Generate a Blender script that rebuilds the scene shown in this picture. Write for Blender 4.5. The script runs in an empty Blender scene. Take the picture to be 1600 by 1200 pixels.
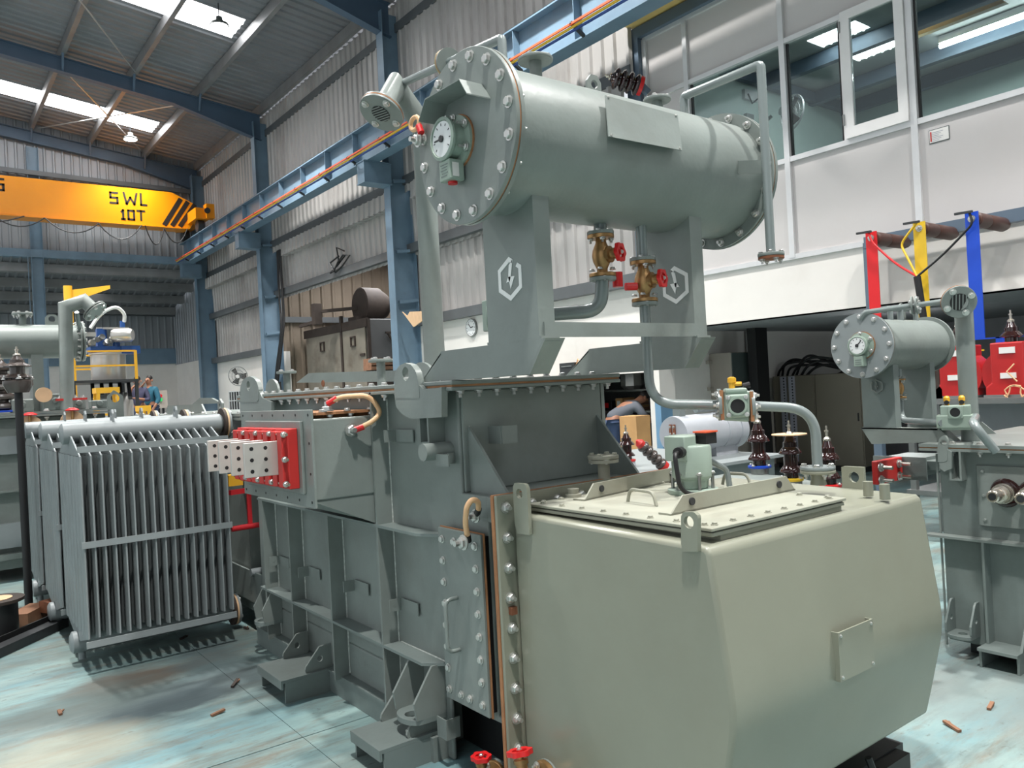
import bpy, math, random
import numpy as np
from mathutils import Vector, Matrix
random.seed(7)
S = bpy.context.scene
COL = S.collection
PI = math.pi

# ---------------------------------------------------------------- camera
CAMZ, FPX = 1.5, 1240.0
def _rot(y, p, r):
    f = np.array([math.sin(y)*math.cos(p), math.cos(y)*math.cos(p), math.sin(p)])
    rt = np.array([math.cos(y), -math.sin(y), 0.0]); dn = np.cross(f, rt)
    c, s = math.cos(r), math.sin(r)
    return np.array([c*rt+s*dn, -s*rt+c*dn, f])
RM = _rot(math.radians(37.2), math.radians(.27), math.radians(3.0))
cd = bpy.data.cameras.new('camera'); cam = bpy.data.objects.new('camera', cd); COL.objects.link(cam)
cd.sensor_fit = 'HORIZONTAL'; cd.sensor_width = 36; cd.lens = FPX*36/1600; cd.clip_start = .05; cd.clip_end = 200
mm = Matrix.Identity(4)
for i in range(3):
    mm[i][0] = RM[0][i]; mm[i][1] = -RM[1][i]; mm[i][2] = -RM[2][i]
mm[2][3] = CAMZ
cam.matrix_world = mm
S.camera = cam
def at(x, y, ax, val):
    """where the sight line of photograph pixel x, y meets the plane ax = val"""
    d = np.array([(x-800)/FPX, (y-600)/FPX, 1.0]) @ RM
    i = 'xyz'.index(ax); t = (val-(CAMZ if i == 2 else 0))/d[i]
    p = d*t; return Vector((p[0], p[1], p[2]+CAMZ))

# ---------------------------------------------------------------- world, light, exposure
W = bpy.data.worlds.new('world'); S.world = W; W.use_nodes = True
bg = W.node_tree.nodes['Background']; bg.inputs[0].default_value = (.90, .95, 1.0, 1); bg.inputs[1].default_value = 0.80
S.view_settings.view_transform = 'Standard'; S.view_settings.look = 'None'; S.view_settings.gamma = 1
S.view_settings.use_curve_mapping = False
S.view_settings.exposure = 0.15
LAMP_POWER = 400
SKYLIGHT_POWER = 9.0

# ---------------------------------------------------------------- materials
def lin(c):
    return tuple((v/255/12.92 if v/255 <= .04045 else ((v/255+.055)/1.055)**2.4) for v in c)
def mat(name, rgb, rough=.45, metal=0, var=.12, scale=6, dirt=None, damt=.0, dscale=2.5, bump=0, bscale=60, stretch=None, emit=0, coat=0):
    m = bpy.data.materials.new(name); m.use_nodes = True
    nt = m.node_tree; N = nt.nodes; L = nt.links
    b = N['Principled BSDF']; c = lin(rgb)
    b.inputs['Roughness'].default_value = rough; b.inputs['Metallic'].default_value = metal
    b.inputs['Coat Weight'].default_value = coat
    tc = N.new('ShaderNodeTexCoord'); mp = N.new('ShaderNodeMapping'); L.new(tc.outputs['Object'], mp.inputs[0])
    if stretch: mp.inputs['Scale'].default_value = stretch
    n1 = N.new('ShaderNodeTexNoise'); n1.inputs['Scale'].default_value = scale; n1.inputs['Detail'].default_value = 4
    L.new(mp.outputs[0], n1.inputs['Vector'])
    r1 = N.new('ShaderNodeMapRange'); r1.inputs[1].default_value = .3; r1.inputs[2].default_value = .7
    r1.inputs[3].default_value = 1-var; r1.inputs[4].default_value = 1+var*.6; L.new(n1.outputs[0], r1.inputs[0])
    mx = N.new('ShaderNodeMix'); mx.data_type = 'RGBA'; mx.blend_type = 'MULTIPLY'; mx.inputs[0].default_value = 1
    mx.inputs[6].default_value = (*c, 1); L.new(r1.outputs[0], mx.inputs[7]); out = mx.outputs[2]
    if dirt:
        n2 = N.new('ShaderNodeTexNoise'); n2.inputs['Scale'].default_value = dscale; n2.inputs['Detail'].default_value = 6
        n2.inputs['Roughness'].default_value = .65; L.new(mp.outputs[0], n2.inputs['Vector'])
        r2 = N.new('ShaderNodeMapRange'); r2.inputs[1].default_value = .5; r2.inputs[2].default_value = .75
        r2.inputs[3].default_value = 0; r2.inputs[4].default_value = damt; L.new(n2.outputs[0], r2.inputs[0])
        m2 = N.new('ShaderNodeMix'); m2.data_type = 'RGBA'; L.new(r2.outputs[0], m2.inputs[0])
        L.new(out, m2.inputs[6]); m2.inputs[7].default_value = (*lin(dirt), 1); out = m2.outputs[2]
    L.new(out, b.inputs['Base Color'])
    if bump:
        n3 = N.new('ShaderNodeTexNoise'); n3.inputs['Scale'].default_value = bscale; L.new(mp.outputs[0], n3.inputs['Vector'])
        bp = N.new('ShaderNodeBump'); bp.inputs['Strength'].default_value = bump; bp.inputs['Distance'].default_value = .01
        L.new(n3.outputs[0], bp.inputs['Height']); L.new(bp.outputs[0], b.inputs['Normal'])
    if emit:
        b.inputs['Emission Color'].default_value = (*c, 1); b.inputs['Emission Strength'].default_value = emit
    return m
GREY = (126, 134, 130)
M = {}
M['paint'] = mat('grey green steel paint', GREY, .38, 0, .10, 5, (92, 92, 84), .45, 1.6, .06, 45)
M['paint2'] = mat('darker grey green paint', (117, 127, 124), .38, 0, .10, 5, (84, 84, 78), .4, 1.8, .06, 45)
M['olive'] = mat('olive grey paint', (138, 140, 125), .27, 0, .05, 3, (128, 122, 104), .25, 1.3, .03, 40)
M['dusty'] = mat('dusty olive paint', (152, 153, 139), .6, 0, .10, 4, (138, 130, 112), .6, 2.2, .05, 60)
M['rad'] = mat('radiator grey paint', (138, 145, 146), .42, .0, .07, 5, (100, 100, 96), .3, 2)
M['galv'] = mat('galvanised bolt steel', (206, 206, 202), .3, .85, .1, 30)
M['steel'] = mat('bare steel', (150, 152, 150), .35, .8, .1, 12)
M['pipe'] = mat('grey pipe paint', (132, 141, 140), .26, .15, .06, 8)
M['brass'] = mat('cast brass', (176, 138, 92), .38, .75, .2, 25, (96, 68, 44), .4, 9)
M['goldflange'] = mat('yellow passivated steel', (172, 160, 116), .4, .4, .15, 20)
M['redwheel'] = mat('red enamel', (206, 32, 34), .35, 0, .05, 10)
M['redboard'] = mat('red insulation board', (190, 44, 40), .5, 0, .08, 14)
M['gasket'] = mat('cork gasket', (160, 112, 76), .8, 0, .2, 20)
M['alu'] = mat('bare aluminium busbar', (206, 202, 196), .38, .55, .06, 14)
M['wood'] = mat('plywood', (214, 178, 140), .7, 0, .1, 8, stretch=(1, 6, 1))
M['timber'] = mat('weathered timber', (134, 96, 72), .8, 0, .25, 9)
M['dial'] = mat('white dial', (224, 226, 226), .3, 0, .02)
M['black'] = mat('black rubber', (24, 24, 25), .5, 0, .1)
M['darkmetal'] = mat('dark metal', (52, 54, 56), .5, .2, .15)
M['castgreen'] = mat('pale green casting', (146, 162, 150), .4, 0, .06, 10)
M['label'] = mat('white label', (226, 224, 220), .5, 0, .02)
M['white'] = mat('white logo paint', (228, 230, 228), .45, 0, .02)
M['porcelain'] = mat('brown glazed porcelain', (40, 18, 17), .12, 0, .1, 10, coat=.6)
M['greyporc'] = mat('dark grey porcelain', (74, 66, 62), .25, 0, .1, 10, coat=.3)
M['chrome'] = mat('tinned copper', (208, 200, 188), .22, .9, .05)
M['copper'] = mat('copper busbar', (164, 108, 84), .4, .7, .1)
M['bluesteel'] = mat('blue structural paint', (106, 130, 148), .45, 0, .10, 3, (80, 96, 108), .5, 1.2)
M['raftersteel'] = mat('blue rafter paint', (72, 92, 112), .5, 0, .08, 2)
M['darkblue'] = mat('grey blue frame paint', (92, 108, 124), .5, 0, .08, 2)
M['clad'] = mat('galvalume wall cladding', (176, 173, 170), .5, .25, .12, 1.4, (112, 104, 98), .55, .9, stretch=(1, 1, .35))
M['cladfar'] = mat('grey wall cladding', (150, 154, 158), .5, .25, .1, 1.2, (110, 106, 102), .35, .8, stretch=(1, 1, .35))
M['cladbrown'] = mat('sooty brown cladding', (142, 128, 112), .65, .1, .15, 2, (84, 70, 58), .5, 1.0)
M['roof'] = mat('galvalume roof sheet', (128, 129, 133), .5, .2, .10, 1.2, (100, 98, 97), .4, 1.1)
M['purlin'] = mat('galvanised purlin', (140, 140, 140), .45, .4, .15, 2, (112, 108, 102), .3, 1.5)
M['girt'] = mat('dark girt steel', (96, 100, 102), .5, .3, .15, 2)
M['skylight'] = mat('translucent skylight sheet', (252, 253, 255), .5, emit=SKYLIGHT_POWER)
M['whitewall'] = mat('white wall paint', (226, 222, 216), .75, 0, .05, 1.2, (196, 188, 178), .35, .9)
M['bluedado'] = mat('blue dado paint', (108, 146, 176), .6, 0, .06)
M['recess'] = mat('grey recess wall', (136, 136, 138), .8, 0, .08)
M['panel'] = mat('grey laminate panel', (196, 192, 190), .45, 0, .03, .8, (182, 176, 172), .25, 1)
M['alframe'] = mat('anodised aluminium frame', (214, 214, 214), .4, .3, .04)
M['whiteframe'] = mat('white window sash', (226, 224, 222), .4, 0, .03)
M['officewall'] = mat('pale green office wall', (196, 210, 204), .7, 0, .03)
M['ceilgrey'] = mat('office ceiling sheet', (172, 178, 176), .7, 0, .12, 3)
M['yellowcrane'] = mat('crane yellow paint', (236, 146, 12), .3, 0, .04, 1.5)
M['yellow'] = mat('yellow paint', (230, 172, 44), .45, 0, .06)
M['yellowtrim'] = mat('cream sandwich panel edge', (232, 198, 126), .5, 0, .08)
M['letter'] = mat('black lettering', (36, 30, 26), .5, 0, .05)
M['redbar'] = mat('red busbar paint', (214, 30, 36), .4, 0, .04)
M['yelbar'] = mat('yellow busbar paint', (226, 186, 44), .4, 0, .04)
M['bluecond'] = mat('blue conductor cover', (36, 70, 140), .5, 0, .05)
M['blubar'] = mat('blue busbar paint', (22, 72, 190), .4, 0, .04)
M['orange'] = mat('orange red conductor', (222, 88, 50), .45, 0, .04)
M['tan'] = mat('tan cable', (222, 178, 134), .5, 0, .05)
M['lightblue'] = mat('blue machine paint', (30, 72, 132), .35, 0, .08)
M['stainless'] = mat('stainless steel', (196, 194, 190), .3, .7, .08, 3)
M['ovenb'] = mat('smoke stained oven door', (126, 120, 108), .6, .1, .15, 2, (72, 54, 38), .75, 1.5)
M['oveng'] = mat('oven side steel', (98, 98, 98), .55, .2, .1, 2, (70, 66, 62), .4, 1)
M['soot'] = mat('sooty iron', (62, 52, 46), .7, .2, .2)
M['cabinet'] = mat('beige grey cabinet', (164, 156, 146), .5, 0, .05)
M['cabgreen'] = mat('dark green grey cabinet front', (74, 84, 82), .5, 0, .05)
M['panelcab'] = mat('olive control cabinet', (120, 114, 100), .45, .15, .06, 2)
M['slot'] = mat('grey cable trunking', (166, 168, 178), .5, 0, .04)
M['carton'] = mat('cardboard', (190, 146, 96), .8, 0, .1)
M['ctred'] = mat('red cast resin', (176, 36, 36), .32, 0, .08, 8)
M['greyconc'] = mat('pale grey drum paint', (170, 174, 180), .45, 0, .08, 6)
M['skin'] = mat('skin', (150, 104, 80), .55, 0, .04)
M['hair'] = mat('hair', (26, 22, 20), .6, 0, .1)
M['shirtnavy'] = mat('navy work jacket', (58, 58, 82), .8, 0, .1)
M['shirtteal'] = mat('teal check shirt', (34, 92, 112), .8, 0, .25, 40)
M['jeans'] = mat('blue denim', (54, 70, 100), .85, 0, .12, 20)
M['greyshirt'] = mat('grey tee shirt', (92, 96, 104), .85, 0, .06)
M['redpaint'] = mat('red pipe paint', (196, 36, 44), .4, 0, .06)
M['weld'] = mat('painted weld bead', (176, 182, 176), .4, 0, .3, 60)
M['postbrown'] = mat('brown resin post', (84, 54, 46), .45, 0, .1)
M['rust'] = mat('rusty steel', (128, 78, 52), .8, .1, .25, 12)

# glass
g = bpy.data.materials.new('window glass'); g.use_nodes = True; nt = g.node_tree; nt.nodes.clear()
o_ = nt.nodes.new('ShaderNodeOutputMaterial'); t_ = nt.nodes.new('ShaderNodeBsdfTransparent'); t_.inputs[0].default_value = (.80, .88, .87, 1)
gl = nt.nodes.new('ShaderNodeBsdfGlossy'); gl.inputs['Roughness'].default_value = .04
fr = nt.nodes.new('ShaderNodeFresnel'); fr.inputs[0].default_value = 1.45
ms = nt.nodes.new('ShaderNodeMixShader'); nt.links.new(fr.outputs[0], ms.inputs[0]); nt.links.new(t_.outputs[0], ms.inputs[1]); nt.links.new(gl.outputs[0], ms.inputs[2])
nt.links.new(ms.outputs[0], o_.inputs[0]); M['glass'] = g

# floor paint: pale turquoise with streaks, worn and oily patches
def floor_mat():
    m = bpy.data.materials.new('worn turquoise floor paint'); m.use_nodes = True; nt = m.node_tree; N = nt.nodes; L = nt.links
    b = N['Principled BSDF']; b.inputs['Roughness'].default_value = .42
    tc = N.new('ShaderNodeTexCoord')
    def noise(scale, stretch, detail=6, rough=.6, rz=0.):
        mp = N.new('ShaderNodeMapping'); mp.inputs['Scale'].default_value = stretch; mp.inputs['Rotation'].default_value = (0, 0, rz)
        L.new(tc.outputs['Object'], mp.inputs[0])
        n = N.new('ShaderNodeTexNoise'); n.inputs['Scale'].default_value = scale; n.inputs['Detail'].default_value = detail
        n.inputs['Roughness'].default_value = rough; L.new(mp.outputs[0], n.inputs['Vector']); return n.outputs[0]
    def rng(s, a, bb, c, d):
        r = N.new('ShaderNodeMapRange'); r.inputs[1].default_value = a; r.inputs[2].default_value = bb; r.inputs[3].default_value = c; r.inputs[4].default_value = d
        L.new(s, r.inputs[0]); return r.outputs[0]
    def mix(f, a, c):
        x = N.new('ShaderNodeMix'); x.data_type = 'RGBA'; L.new(f, x.inputs[0])
        if isinstance(a, tuple): x.inputs[6].default_value = (*lin(a), 1)
        else: L.new(a, x.inputs[6])
        x.inputs[7].default_value = (*lin(c), 1); return x.outputs[2]
    c = mix(rng(noise(1.3, (.35, 1.6, 1), 5), .4, .65, 0, 1), (138, 162, 158), (108, 142, 147))
    c = mix(rng(noise(1.1, (.5, 1.4, 1), 7, .7, .15), .46, .66, 0, .8), c, (140, 146, 138))
    c = mix(rng(noise(.75, (.6, 1.5, 1), 7, .7), .46, .62, 0, .7), c, (84, 98, 98))
    c = mix(rng(noise(2.4, (.4, 1.8, 1), 8, .75, -.1), .51, .63, 0, .75), c, (118, 108, 94))
    c = mix(rng(noise(5.5, (.35, 1.8, 1), 8, .75, .05), .5, .62, 0, .5), c, (96, 108, 106))
    c = mix(rng(noise(26, (.5, 1, 1), 4, .6), .62, .72, 0, .8), c, (84, 88, 84))
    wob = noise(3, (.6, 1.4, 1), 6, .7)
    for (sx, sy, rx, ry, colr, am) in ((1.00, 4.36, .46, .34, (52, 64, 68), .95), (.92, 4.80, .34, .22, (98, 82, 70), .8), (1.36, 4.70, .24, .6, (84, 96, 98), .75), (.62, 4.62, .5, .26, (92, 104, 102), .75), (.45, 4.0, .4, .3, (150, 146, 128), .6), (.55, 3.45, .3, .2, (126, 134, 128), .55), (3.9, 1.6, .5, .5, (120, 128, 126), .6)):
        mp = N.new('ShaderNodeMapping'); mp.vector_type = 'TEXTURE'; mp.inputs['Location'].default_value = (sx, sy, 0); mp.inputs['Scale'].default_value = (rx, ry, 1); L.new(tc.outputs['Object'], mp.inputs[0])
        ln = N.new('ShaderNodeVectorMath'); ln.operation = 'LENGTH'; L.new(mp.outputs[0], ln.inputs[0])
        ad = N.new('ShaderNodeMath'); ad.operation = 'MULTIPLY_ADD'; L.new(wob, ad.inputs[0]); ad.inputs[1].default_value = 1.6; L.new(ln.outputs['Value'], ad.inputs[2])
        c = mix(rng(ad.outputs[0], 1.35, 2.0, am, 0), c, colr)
    L.new(c, b.inputs['Base Color'])
    bp = N.new('ShaderNodeBump'); bp.inputs['Strength'].default_value = .15; bp.inputs['Distance'].default_value = .01
    L.new(noise(9, (.4, 1.4, 1)), bp.inputs['Height']); L.new(bp.outputs[0], b.inputs['Normal'])
    return m
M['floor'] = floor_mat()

# ---------------------------------------------------------------- geometry
def V(*a): return Vector(a[0]) if len(a) == 1 else Vector(a)
def basis(ax):
    ax = V(ax).normalized(); h = V(0, 0, 1) if abs(ax.z) < .9 else V(1, 0, 0)
    u = h.cross(ax).normalized(); return u, ax.cross(u).normalized(), ax
class G:
    def __init__(s): s.v = []; s.f = []
    def add(s, vs, fs):
        o = len(s.v); s.v += [tuple(p) for p in vs]; s.f += [tuple(i+o for i in f) for f in fs]; return s
    def box(s, x0, x1, y0, y1, z0, z1):
        x0, x1 = sorted((x0, x1)); y0, y1 = sorted((y0, y1)); z0, z1 = sorted((z0, z1))
        e = min(.00015*(1+len(s.v)//8 % 6), (x1-x0)*.1, (y1-y0)*.1, (z1-z0)*.1); x0 += e; x1 -= e; y0 += e; y1 -= e; z0 += e; z1 -= e
        return s.add([(x0,y0,z0),(x1,y0,z0),(x1,y1,z0),(x0,y1,z0),(x0,y0,z1),(x1,y0,z1),(x1,y1,z1),(x0,y1,z1)],
                     [(0,3,2,1),(4,5,6,7),(0,1,5,4),(1,2,6,5),(2,3,7,6),(3,0,4,7)])
    def bar(s, a, b, w, h, up=(0, 0, 1)):
        a = V(a); b = V(b); d = (b-a).normalized(); u = d.cross(V(up))
        if u.length < 1e-4: u = d.cross(V(1, 0, 0))
        u.normalize(); n = u.cross(d).normalized(); q = []
        for p in (a, b):
            for i, j in ((-1,-1),(1,-1),(1,1),(-1,1)): q.append(p+u*(i*w/2)+n*(j*h/2))
        return s.add(q, [(0,1,2,3),(7,6,5,4),(0,4,5,1),(1,5,6,2),(2,6,7,3),(3,7,4,0)])
    def prism(s, pts, vec):
        pts = [V(p) for p in pts]; vec = V(vec); n = len(pts)
        nr = V(0, 0, 0)
        for i in range(n): nr += pts[i].cross(pts[(i+1) % n])
        if nr.dot(vec) > 0: pts = pts[::-1]
        fs = [tuple(range(n)), tuple(range(2*n-1, n-1, -1))]
        for i in range(n):
            j = (i+1) % n; fs.append((i, n+i, n+j, j))
        return s.add(pts+[p+vec for p in pts], fs)
    def lathe(s, org, ax, prof, n=20):
        """prof: (radius, height along ax) pairs"""
        u, w, a = basis(ax); org = V(org); vs = []; fs = []
        for r, h in prof:
            for k in range(n):
                t = 2*PI*k/n; vs.append(org+a*h+u*(r*math.cos(t))+w*(r*math.sin(t)))
        m = len(prof)
        for i in range(m-1):
            for k in range(n):
                l = (k+1) % n; fs.append((i*n+k, i*n+l, (i+1)*n+l, (i+1)*n+k))
        if prof[0][0] > 1e-5: fs.append(tuple(range(n-1, -1, -1)))
        if prof[-1][0] > 1e-5: fs.append(tuple((m-1)*n+k for k in range(n)))
        return s.add(vs, fs)
    def cyl(s, a, b, r, n=16, r2=None):
        a = V(a); b = V(b); return s.lathe(a, b-a, [(r, 0), (r if r2 is None else r2, (b-a).length)], n)
    def ring(s, org, ax, r0, r1, h, n=24):
        """flat ring, inner r0, outer r1, thickness h along ax"""
        u, w, a = basis(ax); org = V(org); vs = []; fs = []
        for r, hh in ((r0, 0), (r1, 0), (r1, h), (r0, h)):
            for k in range(n):
                t = 2*PI*k/n; vs.append(org+a*hh+u*(r*math.cos(t))+w*(r*math.sin(t)))
        for i in range(4):
            for k in range(n):
                l = (k+1) % n; j = (i+1) % 4; fs.append((i*n+k, i*n+l, j*n+l, j*n+k)[::-1])
        return s.add(vs, fs)
    def tube(s, pts, r, n=12):
        pts = [V(p) for p in pts]; vs = []; fs = []; m = len(pts); up = None
        for i, p in enumerate(pts):
            d = (pts[min(i+1, m-1)]-pts[max(i-1, 0)]).normalized()
            if up is None: u, w, _ = basis(d)
            else:
                u = (up-d*up.dot(d)).normalized(); w = d.cross(u)
            up = u
            for k in range(n):
                t = 2*PI*k/n; vs.append(p+u*(r*math.cos(t))+w*(r*math.sin(t)))
        for i in range(m-1):
            for k in range(n):
                l = (k+1) % n; fs.append((i*n+k, i*n+l, (i+1)*n+l, (i+1)*n+k))
        fs.append(tuple(range(n-1, -1, -1))); fs.append(tuple((m-1)*n+k for k in range(n)))
        return s.add(vs, fs)
    def mitre(s, pts, r, n=20):
        """pipe of straight lengths with cut and welded corners"""
        pts = [V(p) for p in pts]; m = len(pts); u, w, _ = basis(pts[1]-pts[0]); vs = []; fs = []
        ring = [u*(r*math.cos(2*PI*k/n))+w*(r*math.sin(2*PI*k/n)) for k in range(n)]; vs += [pts[0]+q for q in ring]
        for i in range(1, m):
            d1 = (pts[i]-pts[i-1]).normalized(); nn = d1 if i == m-1 else (d1+(pts[i+1]-pts[i]).normalized()).normalized()
            for k in range(n):
                p = vs[(i-1)*n+k]; vs.append(p+d1*((pts[i]-p).dot(nn)/d1.dot(nn)))
        for i in range(m-1):
            for k in range(n): l = (k+1) % n; fs.append((i*n+k, i*n+l, (i+1)*n+l, (i+1)*n+k))
        fs.append(tuple(range(n-1, -1, -1))); fs.append(tuple((m-1)*n+k for k in range(n))); return s.add(vs, fs)
    def mesh(s, name, m, smooth=None, bevel=None):
        me = bpy.data.meshes.new(name); me.from_pydata(s.v, [], s.f); me.validate(); me.update()
        me.materials.append(M[m] if isinstance(m, str) else m)
        if smooth is not None:
            me.polygons.foreach_set('use_smooth', [True]*len(me.polygons)); me.set_sharp_from_angle(angle=math.radians(smooth))
        return me
    def obj(s, name, m, parent=None, smooth=35, bevel=None, label=None):
        o = bpy.data.objects.new(name, s.mesh(name, m, smooth)); COL.objects.link(o)
        if parent: par(o, parent)
        if bevel:
            b = o.modifiers.new('bevel', 'BEVEL'); b.width = bevel[0]; b.segments = bevel[1]; b.limit_method = 'ANGLE'; b.angle_limit = math.radians(40)
        if label: o['label'] = label
        return o
WMX = {}
def wmx(o): return WMX.get(o.name, Matrix.Identity(4))
def par(o, p):
    o.parent = p; o.matrix_parent_inverse = wmx(p).inverted()
def thing(name, label, cat, loc=(0, 0, 0), group=None):
    o = bpy.data.objects.new(name, None); o.empty_display_size = .1; COL.objects.link(o); o.location = loc
    WMX[o.name] = Matrix.Translation(V(loc)); return tag(o, label, cat, group)
def tag(o, label, cat, group=None):
    o['label'] = label; o['category'] = cat
    if group: o['group'] = group
    return o
def struct(o): o['kind'] = 'structure'; return o
def move_copy(o, d, parent=None, label=None):
    """copy of a thing (an Empty) with its parts and sub-parts, moved by d"""
    c = o.copy(); COL.objects.link(c); c.location = o.location+V(d)
    if label: c['label'] = label
    for ch in list(o.children):
        k = ch.copy(); COL.objects.link(k); k.parent = c
        for gc in list(ch.children):
            q = gc.copy(); COL.objects.link(q); q.parent = k
    return c
def bend(pts, r, n=6):
    """round the inner corners of a polyline"""
    pts = [V(p) for p in pts]; out = [pts[0]]
    for i in range(1, len(pts)-1):
        a, b, c = pts[i-1], pts[i], pts[i+1]; d1 = (a-b).normalized(); d2 = (c-b).normalized()
        q = min(r, (a-b).length*.49, (c-b).length*.49); p, e = b+d1*q, b+d2*q
        for k in range(n+1):
            t = k/n; out.append(p*(1-t)**2+b*(2*t*(1-t))+e*t*t)
    out.append(pts[-1]); return out
def sag(a, b, d, n=8):
    a = V(a); b = V(b); return [a.lerp(b, k/n)-V(0, 0, d*4*(k/n)*(1-k/n)) for k in range(n+1)]

# shared bolt meshes
def _bolt(r, shank=True):
    q = G(); q.lathe((0,0,0), (0,0,1), [(r*1.45, 0), (r*1.45, r*.25), (r*1.1, r*.3)], 12)
    q.lathe((0,0,r*.28), (0,0,1), [(r*1.12, 0), (r*1.12, r*.62), (r*.9, r*.8)], 6)
    if shank: q.cyl((0,0,r*1.0), (0,0,r*2.1), r*.55, 8)
    return q
BOLT = _bolt(1.0, False).mesh('bolt', 'galv', 30); NUT = _bolt(1.0, True).mesh('bolt', 'galv', 30)
BOLTP = _bolt(1.0, False).mesh('bolt', 'paint', 30); BOLTO = _bolt(1.0, False).mesh('bolt', 'dusty', 30)
def bolt(parent, pos, nrm, r=.012, me=None, name='bolt'):
    o = bpy.data.objects.new(name, me or BOLT); COL.objects.link(o)
    q = V(nrm).to_track_quat('Z', 'Y'); mw = Matrix.LocRotScale(V(pos), q, V(r, r, r))
    o.parent = parent; o.matrix_parent_inverse = wmx(parent).inverted(); o.matrix_basis = mw; return o
def bolt_circle(parent, c, ax, R, n, r=.012, me=None, ph=0.):
    u, w, a = basis(ax); c = V(c)
    for k in range(n):
        t = 2*PI*k/n+ph; bolt(parent, c+u*(R*math.cos(t))+w*(R*math.sin(t)), a, r, me)
def bolt_row(parent, a, b, n, nrm, r=.012, me=None):
    a = V(a); b = V(b)
    for k in range(n): bolt(parent, a.lerp(b, k/max(1, n-1)), nrm, r, me)
def handwheel(parent, c, ax, R, m='redwheel', n=6):
    """lobed red hand wheel with hub"""
    u, w, a = basis(ax); c = V(c); q = G(); N = n*6; ro = [R*(1+.09*math.cos(n*2*PI*k/N)) for k in range(N)]
    vs = []; fs = []
    for rr, hh in ((.62, -.16), (1, -.2), (1, .2), (.62, .16)):
        for k in range(N):
            t = 2*PI*k/N; e = ro[k] if rr == 1 else R*.62
            vs.append(c+a*(hh*R)+u*(e*math.cos(t))+w*(e*math.sin(t)))
    for i in range(4):
        for k in range(N):
            l = (k+1) % N; j = (i+1) % 4; fs.append((i*N+k, i*N+l, j*N+l, j*N+k)[::-1])
    q.add(vs, fs)
    for k in range(3):
        t = 2*PI*k/3; e = u*math.cos(t)+w*math.sin(t); q.bar(c-e*0, c+e*R*.7, R*.24, R*.16, a)
    q.cyl(c-a*R*.2, c+a*R*.22, R*.28, 12)
    o = q.obj('handwheel', m, parent, 40, label='red handwheel')
    bolt(parent, c+a*R*.2, a, R*.16, name='wheel_nut'); return o
def gate_valve(parent, c, ax, side, s=1.0, bonnet=1.0):
    """brass gate valve: flanges along ax, bonnet and wheel along side; returned mesh is the body part"""
    c = V(c); ax = V(ax).normalized(); sd = V(side).normalized()
    q = G()
    q.lathe(c-ax*.075*s, ax, [(.022*s, 0), (.024*s, .02*s), (.038*s, .05*s), (.042*s, .075*s), (.038*s, .1*s), (.024*s, .13*s), (.022*s, .15*s)], 18)
    q.lathe(c, sd, [(.034*s, 0), (.032*s, .035*s), (.036*s, .036*s), (.036*s, .046*s), (.02*s, .048*s), (.018*s, .07*s*bonnet), (.024*s, .071*s*bonnet), (.024*s, .084*s*bonnet), (.01*s, .086*s*bonnet), (.01*s, .105*s*bonnet)], 14)
    b = q.obj('valve', 'brass', parent, 35, label='brass gate valve')
    for sg in (-1, 1):
        f = G(); f.lathe(c+ax*(sg*.083*s)-ax*.008*s, ax, [(.056*s, 0), (.058*s, .002*s), (.058*s, .014*s), (.056*s, .016*s)], 24)
        fo = f.obj('flange', 'brass', b)
        bolt_circle(b, c+ax*(sg*.083*s-.009*s), -ax, .045*s, 4, .0095*s, NUT, .6); bolt_circle(b, c+ax*(sg*.083*s+.02*s), ax, .045*s, 4, .0095*s, BOLT, .6)
        f = G(); f.lathe(c+ax*(sg*.083*s+sg*.016*s)-ax*.008*s, ax, [(.058*s, 0), (.058*s, .014*s)], 24); f.obj('counter_flange', 'paint', b)
    handwheel(b, c+sd*.105*s*bonnet, sd, .040*s)
    return b
def flange(parent, c, ax, R, h, m='paint', nb=4, br=.01, name='flange', me=None, under=False):
    f = G(); f.lathe(V(c), ax, [(R*.98, 0), (R, h*.15), (R, h*.85), (R*.98, h)], 28); o = f.obj(name, m, parent)
    bolt_circle(o, V(c)+V(ax).normalized()*h, ax, R*.76, nb, br, me, .5)
    if under: bolt_circle(o, V(c), -V(ax), R*.76, nb, br, NUT, .5)
    return o
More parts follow.
